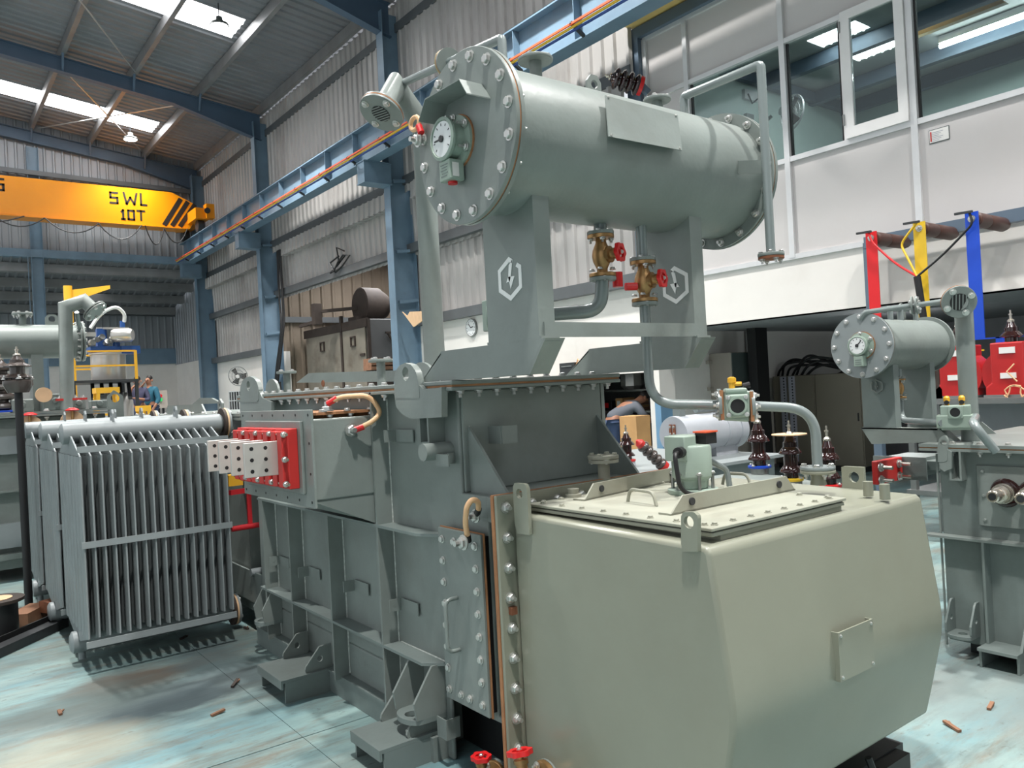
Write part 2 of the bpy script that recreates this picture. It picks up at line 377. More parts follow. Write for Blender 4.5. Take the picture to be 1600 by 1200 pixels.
# writing as strokes
GLY = {'S': [[(1,1),(0,1),(0,.52),(1,.52),(1,0),(0,0)]], 'W': [[(0,1),(.2,0),(.5,.6),(.8,0),(1,1)]], 'L': [[(0,1),(0,0),(1,0)]],
       '1': [[(.2,.85),(.55,1),(.55,0)], [(.2,0),(.9,0)]], '0': [[(0,1),(1,1),(1,0),(0,0),(0,1)]], 'T': [[(0,1),(1,1)], [(.5,1),(.5,0)]]}
def strokes(q, glyph, org, u, w, wd, ht, th, nrm, d=.006):
    for pl in GLY[glyph]:
        for a, b in zip(pl, pl[1:]):
            A = V(org)+V(u)*a[0]*wd+V(w)*a[1]*ht; B = V(org)+V(u)*b[0]*wd+V(w)*b[1]*ht; e = (B-A).normalized()*th*.5
            q.bar(A-e, B+e, th, d, nrm)
def logo(parent, c, u, w, R, nrm, m='white', t=.0015, name='bolt_emblem'):
    """hexagon ring broken at the upper left, with a lightning flash entering through the break"""
    c = V(c); u = V(u); w = V(w); P = lambda p: c+u*p[0]*R+w*p[1]*R
    hx = [(0, 1), (.87, .5), (.87, -.5), (0, -1), (-.87, -.5), (-.87, .5)]; k = .76
    q = G(); seq = [(-.27, .845), (0, 1)]+hx[1:]+[(-.6, .655)]
    inn = [(-.2*k-.05, .9*k), (0, k)]+[(x*k, y*k) for x, y in hx[1:]]+[(-.62*k, .645*k)]
    for i in range(len(seq)-1): q.prism([P(seq[i]), P(seq[i+1]), P(inn[i+1]), P(inn[i])], V(nrm)*t)
    for tri in ([(-.27, .845), (.02, .62), (-.08, .10)], [(.02, .62), (.11, .08), (-.08, .10)], [(-.35, .08), (.11, .10), (-.03, -.46)], [(.11, .10), (.27, -.14), (.0, -.12)], [(-.08,.1),(.11,.1),(0,-.12)]):
        q.prism([P(p) for p in tri], V(nrm)*t)
    return q.obj(name, m, parent, None, label='white hexagon emblem with a lightning flash' if m == 'white' else 'raised hexagon emblem with a lightning flash')
# ================================================================ the building
XW, YE, YB = 8.4, 28.0, 33.0
ROOFZ = lambda x: 9.72+.128*(8.4-x)
def ribbed(name, m, parent, org, u, w, nrm, width, length, ribs, depth=.03):
    org = V(org); u = V(u); w = V(w); nrm = V(nrm); pr = []
    for k in range(ribs):
        for t, d in ((0, 0), (.62, 0), (.72, 1), (.9, 1)): pr.append(((k+t)/ribs*width, d*depth))
    pr.append((width, 0)); a = [org+u*x+nrm*d for x, d in pr]; n = len(a)
    q = G(); q.add(a+[p+w*length for p in a], [(i, i+1, n+i+1, n+i) for i in range(n-1)])
    return q.obj(name, m, parent, None)
def empty_struct(name):
    o = bpy.data.objects.new(name, None); COL.objects.link(o); o['kind'] = 'structure'; return o
# floor: cast bays with narrow joints
fl = struct(G().box(-9, 14, -14, 34, -.25, -.012).obj('floor', 'recess'))
for i in range(-2, 3):
    for j in range(-5, 8):
        x0, y0 = 1.33+4.6*i, 3.42+4.2*j
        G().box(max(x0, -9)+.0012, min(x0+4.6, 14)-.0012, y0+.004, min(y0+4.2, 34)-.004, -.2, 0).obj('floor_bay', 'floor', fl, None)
# ceiling: sheets, skylights, purlins, rafters
ce = empty_struct('ceiling')
SKY = [25.5-7.65*k for k in range(6)]
def slope_pt(x, y, dz=0): return V(x, y, ROOFZ(x)+dz)
sl = (V(-1, 0, .128)).normalized(); rn = V(-.128, 0, -1).normalized()
def roof_piece(name, m, x0, x1, y0, y1, ribs, dz=0):
    ribbed(name, m, ce, slope_pt(x0, y0, dz), (0, 1, 0), sl, rn, y1-y0, (x0-x1)/math.cos(math.atan(.128)), ribs, .035)
edges = [28.6]
for s in SKY: edges += [s+.52, s-.52]
edges.append(-14)
for a_, b_ in zip(edges[0::2], edges[1::2]):
    n_ = max(1, round((a_-b_)/1.08))
    for k in range(n_):
        y1, y0 = a_-(a_-b_)*k/n_, a_-(a_-b_)*(k+1)/n_
        roof_piece('roof_sheet', 'roof', 8.6, 1.0, y0, y1, 4); roof_piece('roof_sheet', 'roof', 1.0, -8.0, y0, y1, 4, .01)
for s in SKY:
    roof_piece('roof_sheet', 'roof', 8.6, 6.28, s-.52, s+.52, 4, .004); roof_piece('skylight_sheet', 'skylight', 6.3, -1.0, s-.52, s+.52, 4, .006)
    roof_piece('roof_sheet', 'roof', -1.0, -8.0, s-.52, s+.52, 4, .004)
for x in (8.05, 6.4, 4.8, 3.22, 1.62, 0.02, -1.6, -3.2, -4.8, -6.4):
    q = G(); z = ROOFZ(x)-.04
    q.box(x-.004, x+.004, -14, 28, z-.25, z); q.box(x-.004, x+.09, -14, 28, z-.008, z); q.box(x-.004, x+.10, -14, 28, z-.25, z-.242); q.box(x+.09, x+.10, -14, 28, z-.25, z-.21)
    q.obj('purlin', 'purlin', ce, None)
for yr in (28.0-.12, 21.7, 14.2, 6.7, -.8, -8.3):
    q = G()
    for zz0, zz1, hw in ((-.66, -.64, .1), (-.315, -.30, .1), (-.65, -.305, .006)):
        for x0, x1, e0, e1 in ((8.1, 5.8, .34, 0), (5.8, -7.9, 0, 0)):
            lo0 = zz0-(e0 if zz0 < -.5 else 0); hi0 = zz1-(e0 if zz1 < -.5 else 0)
            q.prism([slope_pt(x0, yr-hw, lo0), slope_pt(x1, yr-hw, zz0-(e1 if zz0 < -.5 else 0)), slope_pt(x1, yr-hw, zz1-(e1 if zz1 < -.5 else 0)), slope_pt(x0, yr-hw, hi0)], (0, 2*hw, 0))
    q.obj('rafter', 'raftersteel', ce, None)
    for x in (6.4, 4.8, 3.22, 1.62, 0.02):  # fly braces from purlin to rafter
        G().bar(slope_pt(x+.02, yr-.35, -.2), slope_pt(x+.05, yr-.02, -.64), .05, .05).obj('fly_brace', 'raftersteel', ce, None)
for a, b in (((3.3, 22.2), (6.3, 27.3)), ((6.3, 22.3), (3.4, 27.4)), ((1.0, 14.8), (4.8, 21.2))):
    G().cyl(slope_pt(*a, -.3), slope_pt(*b, -.3), .018, 8).obj('sag_rod', 'galv', ce)
# right side wall: masonry below, cladding tiers above
wr = struct(G().box(XW, XW+.2, -14, -3, 0, 5.7).box(XW, XW+.2, 9.35, 14.3, 0, 2.86).box(XW, XW+.2, 7.72, 9.35, 1.62, 2.86).box(XW, XW+.2, 21.6, 28, 0, 2.86).obj('wall_right', 'whitewall', None, None))
yy = 28.0
while yy > -13.5:
    y0 = yy-1.0
    zl = 5.62 if y0 > 7.5 or y0 < -3 else 6.6; ribbed('cladding_sheet', 'clad', wr, (8.27, yy, zl), (0, -1, 0), (0, 0, 1), (-1, 0, 0), 1.0, 9.52-zl, 4, .04)
    if abs(yy-8) < .1:
        for x_, z0_, h_ in ((8.27, 5.62, 1.0), (8.41, 4.32, 1.22), (8.46, 2.8, 1.7)): ribbed('cladding_sheet', 'clad', wr, (x_, 8, z0_), (0, -1, 0), (0, 0, 1), (-1, 0, 0), .3, h_, 1, .04)
    if y0 > 7.5: ribbed('cladding_sheet', 'clad', wr, (8.41, yy, 4.32), (0, -1, 0), (-.03, 0, 1.0), (-1, 0, 0), 1.0, 1.22, 4, .04)
    if y0 > 21 or (7.5 < y0 < 14.2): ribbed('cladding_sheet', 'clad', wr, (8.46, yy, 2.80), (0, -1, 0), (0, 0, 1), (-1, 0, 0), 1.0, 1.7, 4, .04)
    yy -= 1.0
for k in range(20):
    y_ = 27.8-k
    if any(abs(y_-.5-c) < .55 for c in (21.7, 14.2)): continue
    ribbed('awning_sheet', 'clad', wr, (8.16, y_, 5.40), (0, -1, 0), (.05, 0, 1), (-1, 0, 0), 1.0, .34, 4, .04)
    ribbed('awning_sheet', 'clad', wr, (8.16, y_, 5.40), (0, -1, 0), (1, 0, .1), (0, 0, -1), 1.0, .3, 4, .03)
for z in (9.0, 7.4, 5.86, 4.46, 2.95):
    q = G(); q.box(8.22, 8.26, 7.72 if z < 6 else -3.5, 28, z-.09, z+.09) if z > 5.6 else q.box(8.25, 8.37, 7.2 if z > 4 else 7.72, 28 if z > 4 else 14.1, z-.09, z+.09)
    q.obj('girt', 'girt', wr, None)
G().box(8.25, 8.4, 21.7, 28, 2.86, 3.04).obj('girt', 'girt', wr, None)
wb = struct(G().box(-9, 8.6, -14.2, -14, 0, 2.9).obj('wall_back', 'recess', None, None))
for k in range(18): ribbed('cladding_sheet', 'cladfar', wb, (-9+k, -14, 2.85), (1, 0, 0), (0, 0, 1), (0, 1, 0), 1.0, 8.5, 4, .04)
# annexe bay behind the opening between two columns
ab = struct(G().box(13, 13.15, 14.2, 24, 0, 6).obj('wall_annexe', 'cladbrown', None, None))
for k in range(10): ribbed('cladding_sheet', 'cladbrown', ab, (12.96, 24-k, .2), (0, -1, 0), (0, 0, 1), (-1, 0, 0), 1.0, 5.6, 3, .05)
for k in range(5): ribbed('cladding_sheet', 'cladbrown', ab, (8.45+k, 21.75, .2), (1, 0, 0), (0, 0, 1), (0, -1, 0), 1.0, 5.4, 3, .05)
G().box(8.4, 13, 21.8, 21.9, 0, 6).obj('wall_panel', 'cladbrown', ab, None)
G().bar((8.4, 21.6, 3.75), (13, 21.6, 3.75), .1, .16).obj('girt', 'girt', ab, None)
an = struct(G().box(8.4, 9.6, 14.0, 24, 5.5, 5.6).box(11.6, 13.2, 14.0, 24, 5.5, 5.6).box(9.6, 11.6, 14.0, 16, 5.5, 5.6).box(9.6, 11.6, 20, 24, 5.5, 5.6).obj('ceiling_annexe', 'soot', None, None))
for k in range(4): ribbed('skylight_sheet', 'skylight', an, (9.55, 16+k, 5.55), (0, 1, 0), (1, 0, 0), (0, 0, -1), 1.0, 2.1, 4, .03)  # added skylight, unseen, that brightens the annexe
# steel columns of the side wall
def column(x0, x1, yc, z1, parent=wr, hw=.13):
    q = G(); q.box(x0, x0+.016, yc-hw, yc+hw, 0, z1); q.box(x1-.016, x1, yc-hw, yc+hw, 0, z1); q.box(x0+.01, x1-.01, yc-.006, yc+.006, 0, z1)
    c = q.obj('column', 'bluesteel', parent, None)
    for z in (5.75, 4.4, 2.9):
        G().box(x0+.016, x1-.016, yc-hw+.01, yc-.006, z, z+.012).obj('column_stiffener', 'bluesteel', c, None) if parent is None else None
    return c
for yc in (21.7, 14.2, 27.75): column(7.86, 8.4, yc, ROOFZ(8.1)-.5)
for yc in (21.7, 14.2):
    for z in (5.85, 4.42, 3.4): G().bar((7.95, yc-.1, z-.05), (8.4, yc-.1, z), .06, .06).obj('tie_angle', 'bluesteel', wr, None)
# far end wall
wf = struct(G().box(-9, 9.4, YB, YB+.2, 0, 3.2).obj('wall_far', 'whitewall', None, None))
for k in range(16):
    ribbed('cladding_sheet', 'cladfar', wf, (8.3-k, YE, 6.4), (-1, 0, 0), (0, 0, 1), (0, -1, 0), 1.0, ROOFZ(8.3-k)-6.3, 4, .035)
for k in range(17): ribbed('cladding_sheet', 'cladfar', wf, (9.3-k, YB-.02, 3.15), (-1, 0, 0), (0, 0, 1), (0, -1, 0), 1.0, 2.4, 4, .035)
G().box(-8, 9.4, YB-.1, YB+.1, 3.15, 3.75).obj('girt', 'bluesteel', wf, None)
G().bar((-8, YB-.25, 5.15), (9.3, YB-.25, 5.05), .12, .14).obj('girt', 'girt', wf, None)
q = G(); q.box(-8, 8, YE-.2, YE+.1, 6.22, 6.46); q.obj('eave_beam', 'bluesteel', wf, None)
for k in range(4):  # lean-to roof beyond the opening
    z = 6.12-.28*k; yk = YE+.35+1.25*k
    q = G(); q.box(-8, 8.3, yk, yk+.06, z-.26, z); q.box(-8, 8.3, yk, yk+.3, z-.27, z-.26); q.obj('lean_to_purlin', 'purlin', wf, None)
for k in range(16): ribbed('lean_to_sheet', 'skylight' if k in (9, 11, 13) else 'roof', wf, (8.3-k, YE-.1, 6.26), (-1, 0, 0), (0, .975, -.22), (0, 0, -1), 1.0, 5.2, 4, .04)  # glowing sheets are added skylights, out of view, for the dim far end
G().box(4.55, 5.6, YE+2.2, YE+2.45, 5.70, 5.72).obj('lean_to_skylight', 'skylight', wf, None)
G().box(7.9, 9.4, YB-5, YB-4.9, 0, 6.2).obj('return_wall', 'bluesteel', wf, None) if False else None
ribbed('cladding_sheet', 'cladfar', wf, (8.45, YE, 3.1), (0, 1, 0), (0, 0, 1), (-1, 0, 0), 5.0, 3.1, 16, .035)
G().box(8.45, 8.6, YE, YB, 0, 3.15).obj('masonry_return', 'whitewall', wf, None)
column(3.1, 3.42, YE-.1, 9.6, wf, .11)
G().bar((3.0, YE-.25, 3.5), (3.0, YE-.25, 6.3), .02, .02).obj('tie_angle', 'bluesteel', wf, None)
G().bar((-8, YE-.2, 9.0), (8.2, YE-.2, 8.7), .08, .14).obj('girt', 'girt', wf, None)
# crane runway beam with its conductor rails and brackets
rb = thing('runway_beam', 'blue crane runway girder with stiffeners along the clad side wall', 'beam', (7.5, 14, 6.15))
q = G(); q.box(7.36, 7.64, -3, 27.6, 6.14, 6.165); q.box(7.36, 7.64, -3, 27.6, 6.83, 6.855); q.box(7.492, 7.508, -3, 27.6, 6.16, 6.84); q.obj('girder', 'bluesteel', rb, None)
G().box(7.47, 7.53, -3, 27.6, 6.855, 6.91).obj('rail', 'steel', rb, None)
yy = 26.8
while yy > -2:
    G().box(7.37, 7.492, yy-.006, yy+.006, 6.165, 6.83).obj('web_stiffener', 'bluesteel', rb, None); yy -= 1.35
for yc in (21.7, 14.2, 27.3):
    q = G(); q.box(7.3, 7.9, yc-.14, yc-.125, 5.72, 6.14); q.box(7.3, 7.9, yc+.125, yc+.14, 5.72, 6.14); q.box(7.28, 7.9, yc-.17, yc+.17, 5.70, 5.72); q.box(7.28, 7.9, yc-.17, yc+.17, 6.12, 6.14); q.box(7.29, 7.31, yc-.15, yc+.15, 5.72, 6.12)
    q.obj('corbel_bracket', 'bluesteel', rb, None)
cr = thing('conductor_rail', 'orange, yellow and blue conductor bars running below the crane runway girder', 'conductor rail', (7.2, 14, 6.2))
for m_, x_, z_ in (('orange', 7.13, 6.25), ('yelbar', 7.155, 6.215), ('bluecond', 7.18, 6.18)):
    G().box(x_-.012, x_+.012, -3, 27.3, z_-.014, z_+.014).obj('conductor_bar', m_, cr, None)
yy = 26.6
while yy > -2:
    G().bar((7.36, yy, 6.14), (7.12, yy, 6.27), .04, .04).obj('hanger', 'black', cr, None); yy -= 1.35
# overhead crane
oc = thing('overhead_crane', 'yellow overhead travelling crane girder lettered SWL 10T', 'crane', (2, 26.3, 7.2))
q = G(); Yc = 26.3; prof = [(-8.5, 7.19), (7.35, 7.12), (7.58, 7.5), (7.5, 7.95), (6.85, 8.24), (-8.5, 8.24)]
q.prism([(x, Yc, z) for x, z in prof], (0, .5, 0)); gd = q.obj('bridge_girder', 'yellowcrane', oc, None)
q = G(); q.box(-8.5, 7.3, Yc-.05, Yc+.55, 7.10, 7.125); q.obj('bottom_flange', 'yellowcrane', oc, None)
q = G(); q.box(7.3, 7.72, Yc-.9, Yc+1.5, 7.28, 7.62); q.box(7.6, 7.85, Yc-1.0, Yc-.7, 7.3, 7.75); q.obj('end_carriage', 'yellowcrane', oc, None)
q = G(); q.cyl((7.4, Yc-.6, 7.1), (7.6, Yc-.6, 7.1), .19, 20); q.cyl((7.4, Yc+1.1, 7.1), (7.6, Yc+1.1, 7.1), .19, 20); q.cyl((7.62, Yc-1.05, 7.52), (7.62, Yc-1.0, 7.52), .09, 16); q.obj('wheel', 'darkmetal', oc)
q = G(); hz = V(1, 0, .008).normalized()
for ch, px_, py_, w_, h_ in (('S', 173, 316.5, .19, .31), ('W', 194, 318, .36, .33), ('L', 220.5, 320, .15, .33), ('1', 189.5, 342, .11, .27), ('0', 201, 342.5, .16, .27), ('T', 215.5, 343, .19, .27), ('S', -9, 296, .22, .31)):
    q = G(); strokes(q, ch, at(px_, py_, 'y', Yc-.003), hz, (0, 0, 1), w_, h_, .06, (0, 1, 0)); q.obj('letter', 'letter', oc, None)
for k in range(3):
    G().bar((6.58+k*.235, Yc-.003, 7.17), (7.12+k*.215, Yc-.003, 8.06-k*.07), .14, .006, (0, 1, 0)).obj('hazard_stripe', 'letter', oc, None)
q = G()
for a, b, d in (((-.5, 7.1), (2.8, 7.1), .35), ((3.3, 7.1), (4.7, 7.05), .35), ((4.7, 7.05), (5.9, 7.1), .45), ((6.0, 7.1), (6.55, 7.05), .55), ((6.55, 7.05), (7.25, 7.1), .45), ((2.0, 7.1), (3.3, 7.1), .3)):
    q.tube(sag((a[0], Yc-.1, a[1]), (b[0], Yc-.1, b[1]), d), .018, 6)
q.obj('festoon_cable', 'black', oc)
# lamps
def bay_lamp(x, y):
    z = ROOFZ(x)-.55; t = thing('bay_lamp', 'round high bay lamp '+{(1, 25): 'hanging by the skylight strip over the yellow crane', (1, 17): 'hanging by the end of the nearer skylight strip', (1, 8): 'out of frame above the busbar frame side', (1, 0): 'out of frame above the cable box', (0, 8): 'added out of frame above the row of radiators', (0, 0): 'added out of frame above the open floor', (0, 17): 'added out of frame above the stainless vessel', (0, 21): 'added out of frame above the yellow jib arm', (1, -8): 'far behind the viewpoint, on the office side', (0, -8): 'far behind the viewpoint, on the open side'}[(int(x > 3), int(y+.3))], 'lamp', (x, y, z))
    q = G(); q.lathe((x, y, z), (0, 0, 1), [(.2, 0), (.205, .02), (.19, .06), (.09, .09), (.07, .2), (.02, .22)], 24); q.obj('housing', 'steel', t)
    q = G(); q.cyl((x, y, z+.2), (x, y, ROOFZ(x)-.05), .012, 8); q.obj('drop_rod', 'darkmetal', t)
    e = mat('lamp diffuser', (255, 252, 246), .5, emit=30) if 'lamp diffuser' not in bpy.data.materials else bpy.data.materials['lamp diffuser']
    q = G(); q.cyl((x, y, z-.006), (x, y, z-.001), .18, 24); q.obj('diffuser', e, t)
    ld = bpy.data.lights.new('bay_light', 'AREA'); ld.shape = 'DISK'; ld.size = .4; ld.spread = 1.9; ld.energy = LAMP_POWER*(.3 if y > 24 else 1); ld.color = (1, .98, .95)
    lo = bpy.data.objects.new('bay_light', ld); COL.objects.link(lo); lo.location = (x, y, z-.03); lo.parent = t; lo.matrix_parent_inverse = wmx(t).inverted()
for lx, ly in ((5.57, 25.6), (5.57, 17.0), (5.57, 8.4), (5.57, -.2), (0.2, 8.4), (0.2, -.2), (0.2, 17.0), (0.2, 21.2)): bay_lamp(lx, ly)  # the row over the open side is added to light foreground and far end

# ---------------------------------------------------------------- office block on the right
OZ0, OZ1 = 2.19, 2.86
wo = struct(G().box(XW, XW+.25, -3, 7.62, OZ0, OZ1).obj('wall_office', 'whitewall', None, None))
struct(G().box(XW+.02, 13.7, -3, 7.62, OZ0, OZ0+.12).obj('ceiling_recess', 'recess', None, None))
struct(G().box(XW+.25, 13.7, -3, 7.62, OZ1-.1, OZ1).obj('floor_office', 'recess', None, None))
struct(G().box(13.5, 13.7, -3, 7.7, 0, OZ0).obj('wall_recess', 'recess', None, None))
struct(G().box(XW+.02, 13.7, 7.70, 7.85, 0, OZ0+.1).obj('wall_recess_side', 'whitewall', None, None))
struct(G().box(XW-.02, XW+.3, 7.62, 7.72, 1.19, 2.86).obj('trim_1', 'whitewall', None, None))
struct(G().box(XW-.025, XW+.3, 7.615, 7.725, 0, 1.19).obj('trim_2', 'bluedado', None, None))
ZS, ZT, ZTOP = 4.02, 5.42, 6.28
MUL = [7.58, 6.86, 5.42, 3.93, 2.2, .5, -1.2, -2.9]
for a, b in zip(MUL, MUL[1:]):
    G().box(XW, XW+.05, b, a, OZ1, ZS).obj('laminate_panel', 'panel', wo, None)
    G().box(XW+.01, XW+.06, b, a, ZT, ZTOP).obj('laminate_panel', 'panel', wo, None)
G().box(XW, XW+.05, 6.86, 7.58, ZS, ZT).obj('laminate_panel', 'panel', wo, None)
for yv in MUL: G().box(XW-.035, XW+.06, yv-.035, yv+.035, OZ1, ZTOP).obj('mullion', 'alframe', wo, None)
for zv in (OZ1+.012, ZS, ZT, ZTOP): G().box(XW-.03, XW+.06, -3, 7.6, zv-.03, zv+.03).obj('rail', 'alframe', wo, None)
G().box(8.3, 8.5, -3, 7.75, ZTOP+.02, ZTOP+.17).obj('header_beam', 'darkblue', wo, None)
G().box(8.30, 8.42, 7.62, 7.86, 2.9, ZTOP+.02).obj('corner_post', 'darkblue', wo, None)
q = G(); q.box(8.06, 13.7, -3, 7.74, 6.47, 6.56); q.box(8.03, 8.07, -3, 7.78, 6.43, 6.60); q.obj('canopy', 'yellowtrim', wo, None)
wn = 0
for i, (a, b) in enumerate(zip(MUL[1:], MUL[2:])):
    segs = [(a, b)] if i != 1 else [(a, 4.68)]
    for a1, b1 in segs:
        wn += 1; w_ = struct(G().box(XW+.01, XW+.05, b1+.03, b1+.055, ZS, ZT).box(XW+.01, XW+.05, a1-.055, a1-.03, ZS, ZT).obj(f'window_{wn}', 'black', None, None))
        G().box(XW+.025, XW+.031, b1+.03, a1-.03, ZS+.03, ZT-.03).obj('pane', 'glass', w_, None)
# casement sash beside the fixed pane
wn += 1; q = G(); xs0, xs1 = XW-.06, XW-.005; ya, yb, za, zb = 4.66, 3.97, ZS+.03, ZT+.03
for bx in ((ya-.10, ya, za, zb), (yb, yb+.10, za, zb), (yb, ya, za, za+.12), (yb, ya, zb-.1, zb)): q.box(xs0, xs1, bx[0], bx[1], bx[2], bx[3])
sa = struct(q.obj(f'window_{wn}', 'whiteframe', None, None))
G().box(XW-.035, XW-.028, yb+.1, ya-.1, za+.12, zb-.1).obj('pane', 'glass', sa, None)
for z in (za+.15, zb-.22): G().cyl((XW-.065, ya+.01, z), (XW-.065, ya+.01, z+.12), .012, 8).obj('hinge', 'steel', sa)
G().box(XW-.02, XW+.05, 4.64, 4.70, ZS, ZT).obj('mullion', 'whiteframe', wo, None)
# office interior
struct(G().box(13.5, 13.65, -3, 7.6, OZ1, 6.6).obj('wall_office_back', 'officewall', None, None))
struct(G().box(XW+.3, 13.6, 7.5, 7.6, OZ1, 6.6).obj('wall_office_side', 'officewall', None, None))
ZC = 6.21
co = struct(G().box(XW+.1, 10.36, -3, 7.5, ZC, ZC+.04).box(10.76, 11.09, -3, 7.5, ZC, ZC+.04).box(11.73, 13.5, -3, 7.5, ZC, ZC+.04).box(10.36, 10.76, 6.29, 7.5, ZC, ZC+.04).box(11.09, 11.73, 6.29, 7.5, ZC, ZC+.04).box(10.36, 10.76, -3, 5.57, ZC, ZC+.04).box(11.09, 11.73, -3, 4.2, ZC, ZC+.04).obj('ceiling_office', 'ceilgrey', None, None))
for x0, x1 in ((10.36, 10.76), (11.09, 11.73)):
    for y0, y1 in ((5.95, 6.29), (5.57, 5.93)): ribbed('skylight_sheet', 'skylight', co, (x0, y0, ZC+.02), (0, 1, 0), (1, 0, 0), (0, 0, -1), y1-y0, x1-x0, 3, .03)
for x in (9.5, 10.92, 12.35, 13.35): G().bar((x, -3, ZC-.11), (x, 7.5, ZC-.11), .12, .2).obj('purlin', 'darkblue', co, None)
G().bar((XW+.3, 7.42, ZC-.1), (13.4, 7.42, ZC-.1), .1, .16).obj('purlin', 'darkblue', co, None)
G().box(11.2, 11.23, 3.5, 4.7, ZC-.004, ZC).obj('daylight_slit', 'skylight', co, None)
em = mat('tube lamp glass', (250, 253, 255), .4, emit=26)
def tube_lamp(x, y0, y1, label):
    t = thing('tube_lamp', label, 'lamp', (x, (y0+y1)/2, ZC-.12)); G().cyl((x, y0, ZC-.14), (x, y1, ZC-.14), .03, 10).obj('tube', em, t); G().box(x-.04, x+.04, y0, y1, ZC-.1, ZC-.005).obj('batten', 'white', t, None)
tl_u = thing('tube_lamp', 'added tube lamp hanging unseen under the office slab, behind the small drum', 'lamp', (9.6, 4.85, 1.93))  # added lamp, hidden by the drum, that brightens the recess wall
G().cyl((9.6, 4.55, 1.93), (9.6, 5.15, 1.93), .03, 10).obj('tube', mat('added recess tube glass', (250, 252, 255), .4, emit=45), tl_u); G().box(9.56, 9.64, 4.5, 5.2, 1.965, 2.0).obj('batten', 'white', tl_u, None)
for y in (4.6, 5.1): G().cyl((9.6, y, 2.0), (9.6, y, 2.2), .008, 6).obj('drop_rod', 'steel', tl_u)
tube_lamp(11.97, 5.2, 2.6, 'long white tube lamp glowing behind the upper right office window'); tube_lamp(9.9, 3.2, .8, 'second white tube lamp added to the office ceiling, unseen beyond the picture edge')  # the second tube is an added, unseen light for the office
def wall_fan(t, c, ax, R, m='steel'):
    c = V(c); ax = V(ax).normalized()
    q = G(); q.lathe(c-ax*.22, ax, [(.03, 0), (.07, .02), (.07, .12), (.04, .14)], 18); q.obj('motor', m, t)
    q = G(); q.ring(c-ax*.02, ax, R*.96, R, .03, 30); q.ring(c-ax*.01, ax, R*.62, R*.65, .015, 30); q.ring(c-ax*.01, ax, R*.3, R*.34, .02, 24)
    u, w, a = basis(ax)
    for k in range(36):
        e = u*math.cos(k*PI/18)+w*math.sin(k*PI/18); q.bar(c+e*R*.3+a*.03, c+e*R*.98, .007, .007)
    q.obj('guard', m, t)
    q = G(); q.lathe(c+ax*.0, ax, [(.06, 0), (.06, .04), (.03, .055)], 16); q.obj('hub', 'label', t)
    for k in range(3):
        e = u*math.cos(k*2*PI/3)+w*math.sin(k*2*PI/3); s_ = a.cross(e)
        q = G(); q.prism([c-s_*.03+e*.05-a*.03, c-s_*.09+e*R*.85, c+s_*.09+e*R*.85-a*.05, c+s_*.05+e*.05-a*.05], a*.006); q.obj('blade', 'greyporc', t)
f1 = at(1238, 176, 'y', 6.9)
wf1 = thing('wall_fan', 'grey caged fan on the office wall behind the glass', 'fan', f1); wall_fan(wf1, f1, (.93, -.32, -.1), .27, 'alframe')
q = G(); q.bar((f1.x-.16, 7.15, f1.z), (f1.x-.3, 7.49, f1.z-.25), .04, .04); q.box(f1.x-.38, f1.x-.2, 7.44, 7.5, f1.z-.65, f1.z+.1); q.obj('bracket', 'steel', wf1)
ac = thing('switch_box', 'small white socket box with a hanging lead on the office wall', 'socket', (9.0, 7.48, 5.2))
sp = at(1170, 152, 'y', 7.49); G().box(sp.x-.16, sp.x+.16, 7.44, 7.5, sp.z-.06, sp.z+.09).obj('box', 'alframe', ac); q = G(); q.tube([V(sp.x-.1, 7.43, sp.z+.02), V(sp.x-.02, 7.42, sp.z-.12), V(sp.x+.2, 7.42, sp.z+.02), V(sp.x+.3, 7.44, sp.z+.3)], .012, 6); q.obj('lead', 'darkmetal', ac)
# wall plate with a test report sheet
ps = thing('notice_sheet', 'small printed notice sheet stuck on the grey office panel below the window', 'notice', (XW, 3.7, 3.85))
G().box(XW-.006, XW-.002, 3.60, 3.80, 3.76, 3.90).obj('frame', 'cabgreen', ps); G().box(XW-.009, XW-.005, 3.606, 3.794, 3.768, 3.893).obj('sheet', 'label', ps)
q = G()
for k in range(6): q.box(XW-.0105, XW-.009, 3.70-.02*(k % 3), 3.77, 3.78+k*.017, 3.785+k*.017)
q.obj('printing', 'slot', ps); q = G(); q.box(XW-.0105, XW-.009, 3.772, 3.786, 3.78, 3.88); q.obj('heading', 'redboard', ps)
# ================================================================ the main transformer
T = thing('power_transformer', 'large grey green transformer in the middle with an olive cable box on its near end', 'transformer', (2.1, 3.6, 0))
X0, XO, X1, Y0, Y1 = 1.70, 1.62, 2.47, 2.60, 4.92
q = G(); q.prism([(X0, Y0, .27), (X0, Y1, .27), (X0, Y1, 1.515), (X0, Y0, 1.515)], (X1-X0, 0, 0))
q.box(X0, X0+.02, 2.76, Y1, .0, .27); q.box(X1-.02, X1, Y0, Y1, 0, .27); q.box(X0, X1, Y1-.02, Y1, 0, .27); q.box(X0, X1, Y0+.3, Y0+.32, 0, .27)
tank = q.obj('tank', 'paint', T, 35, (.02, 3))
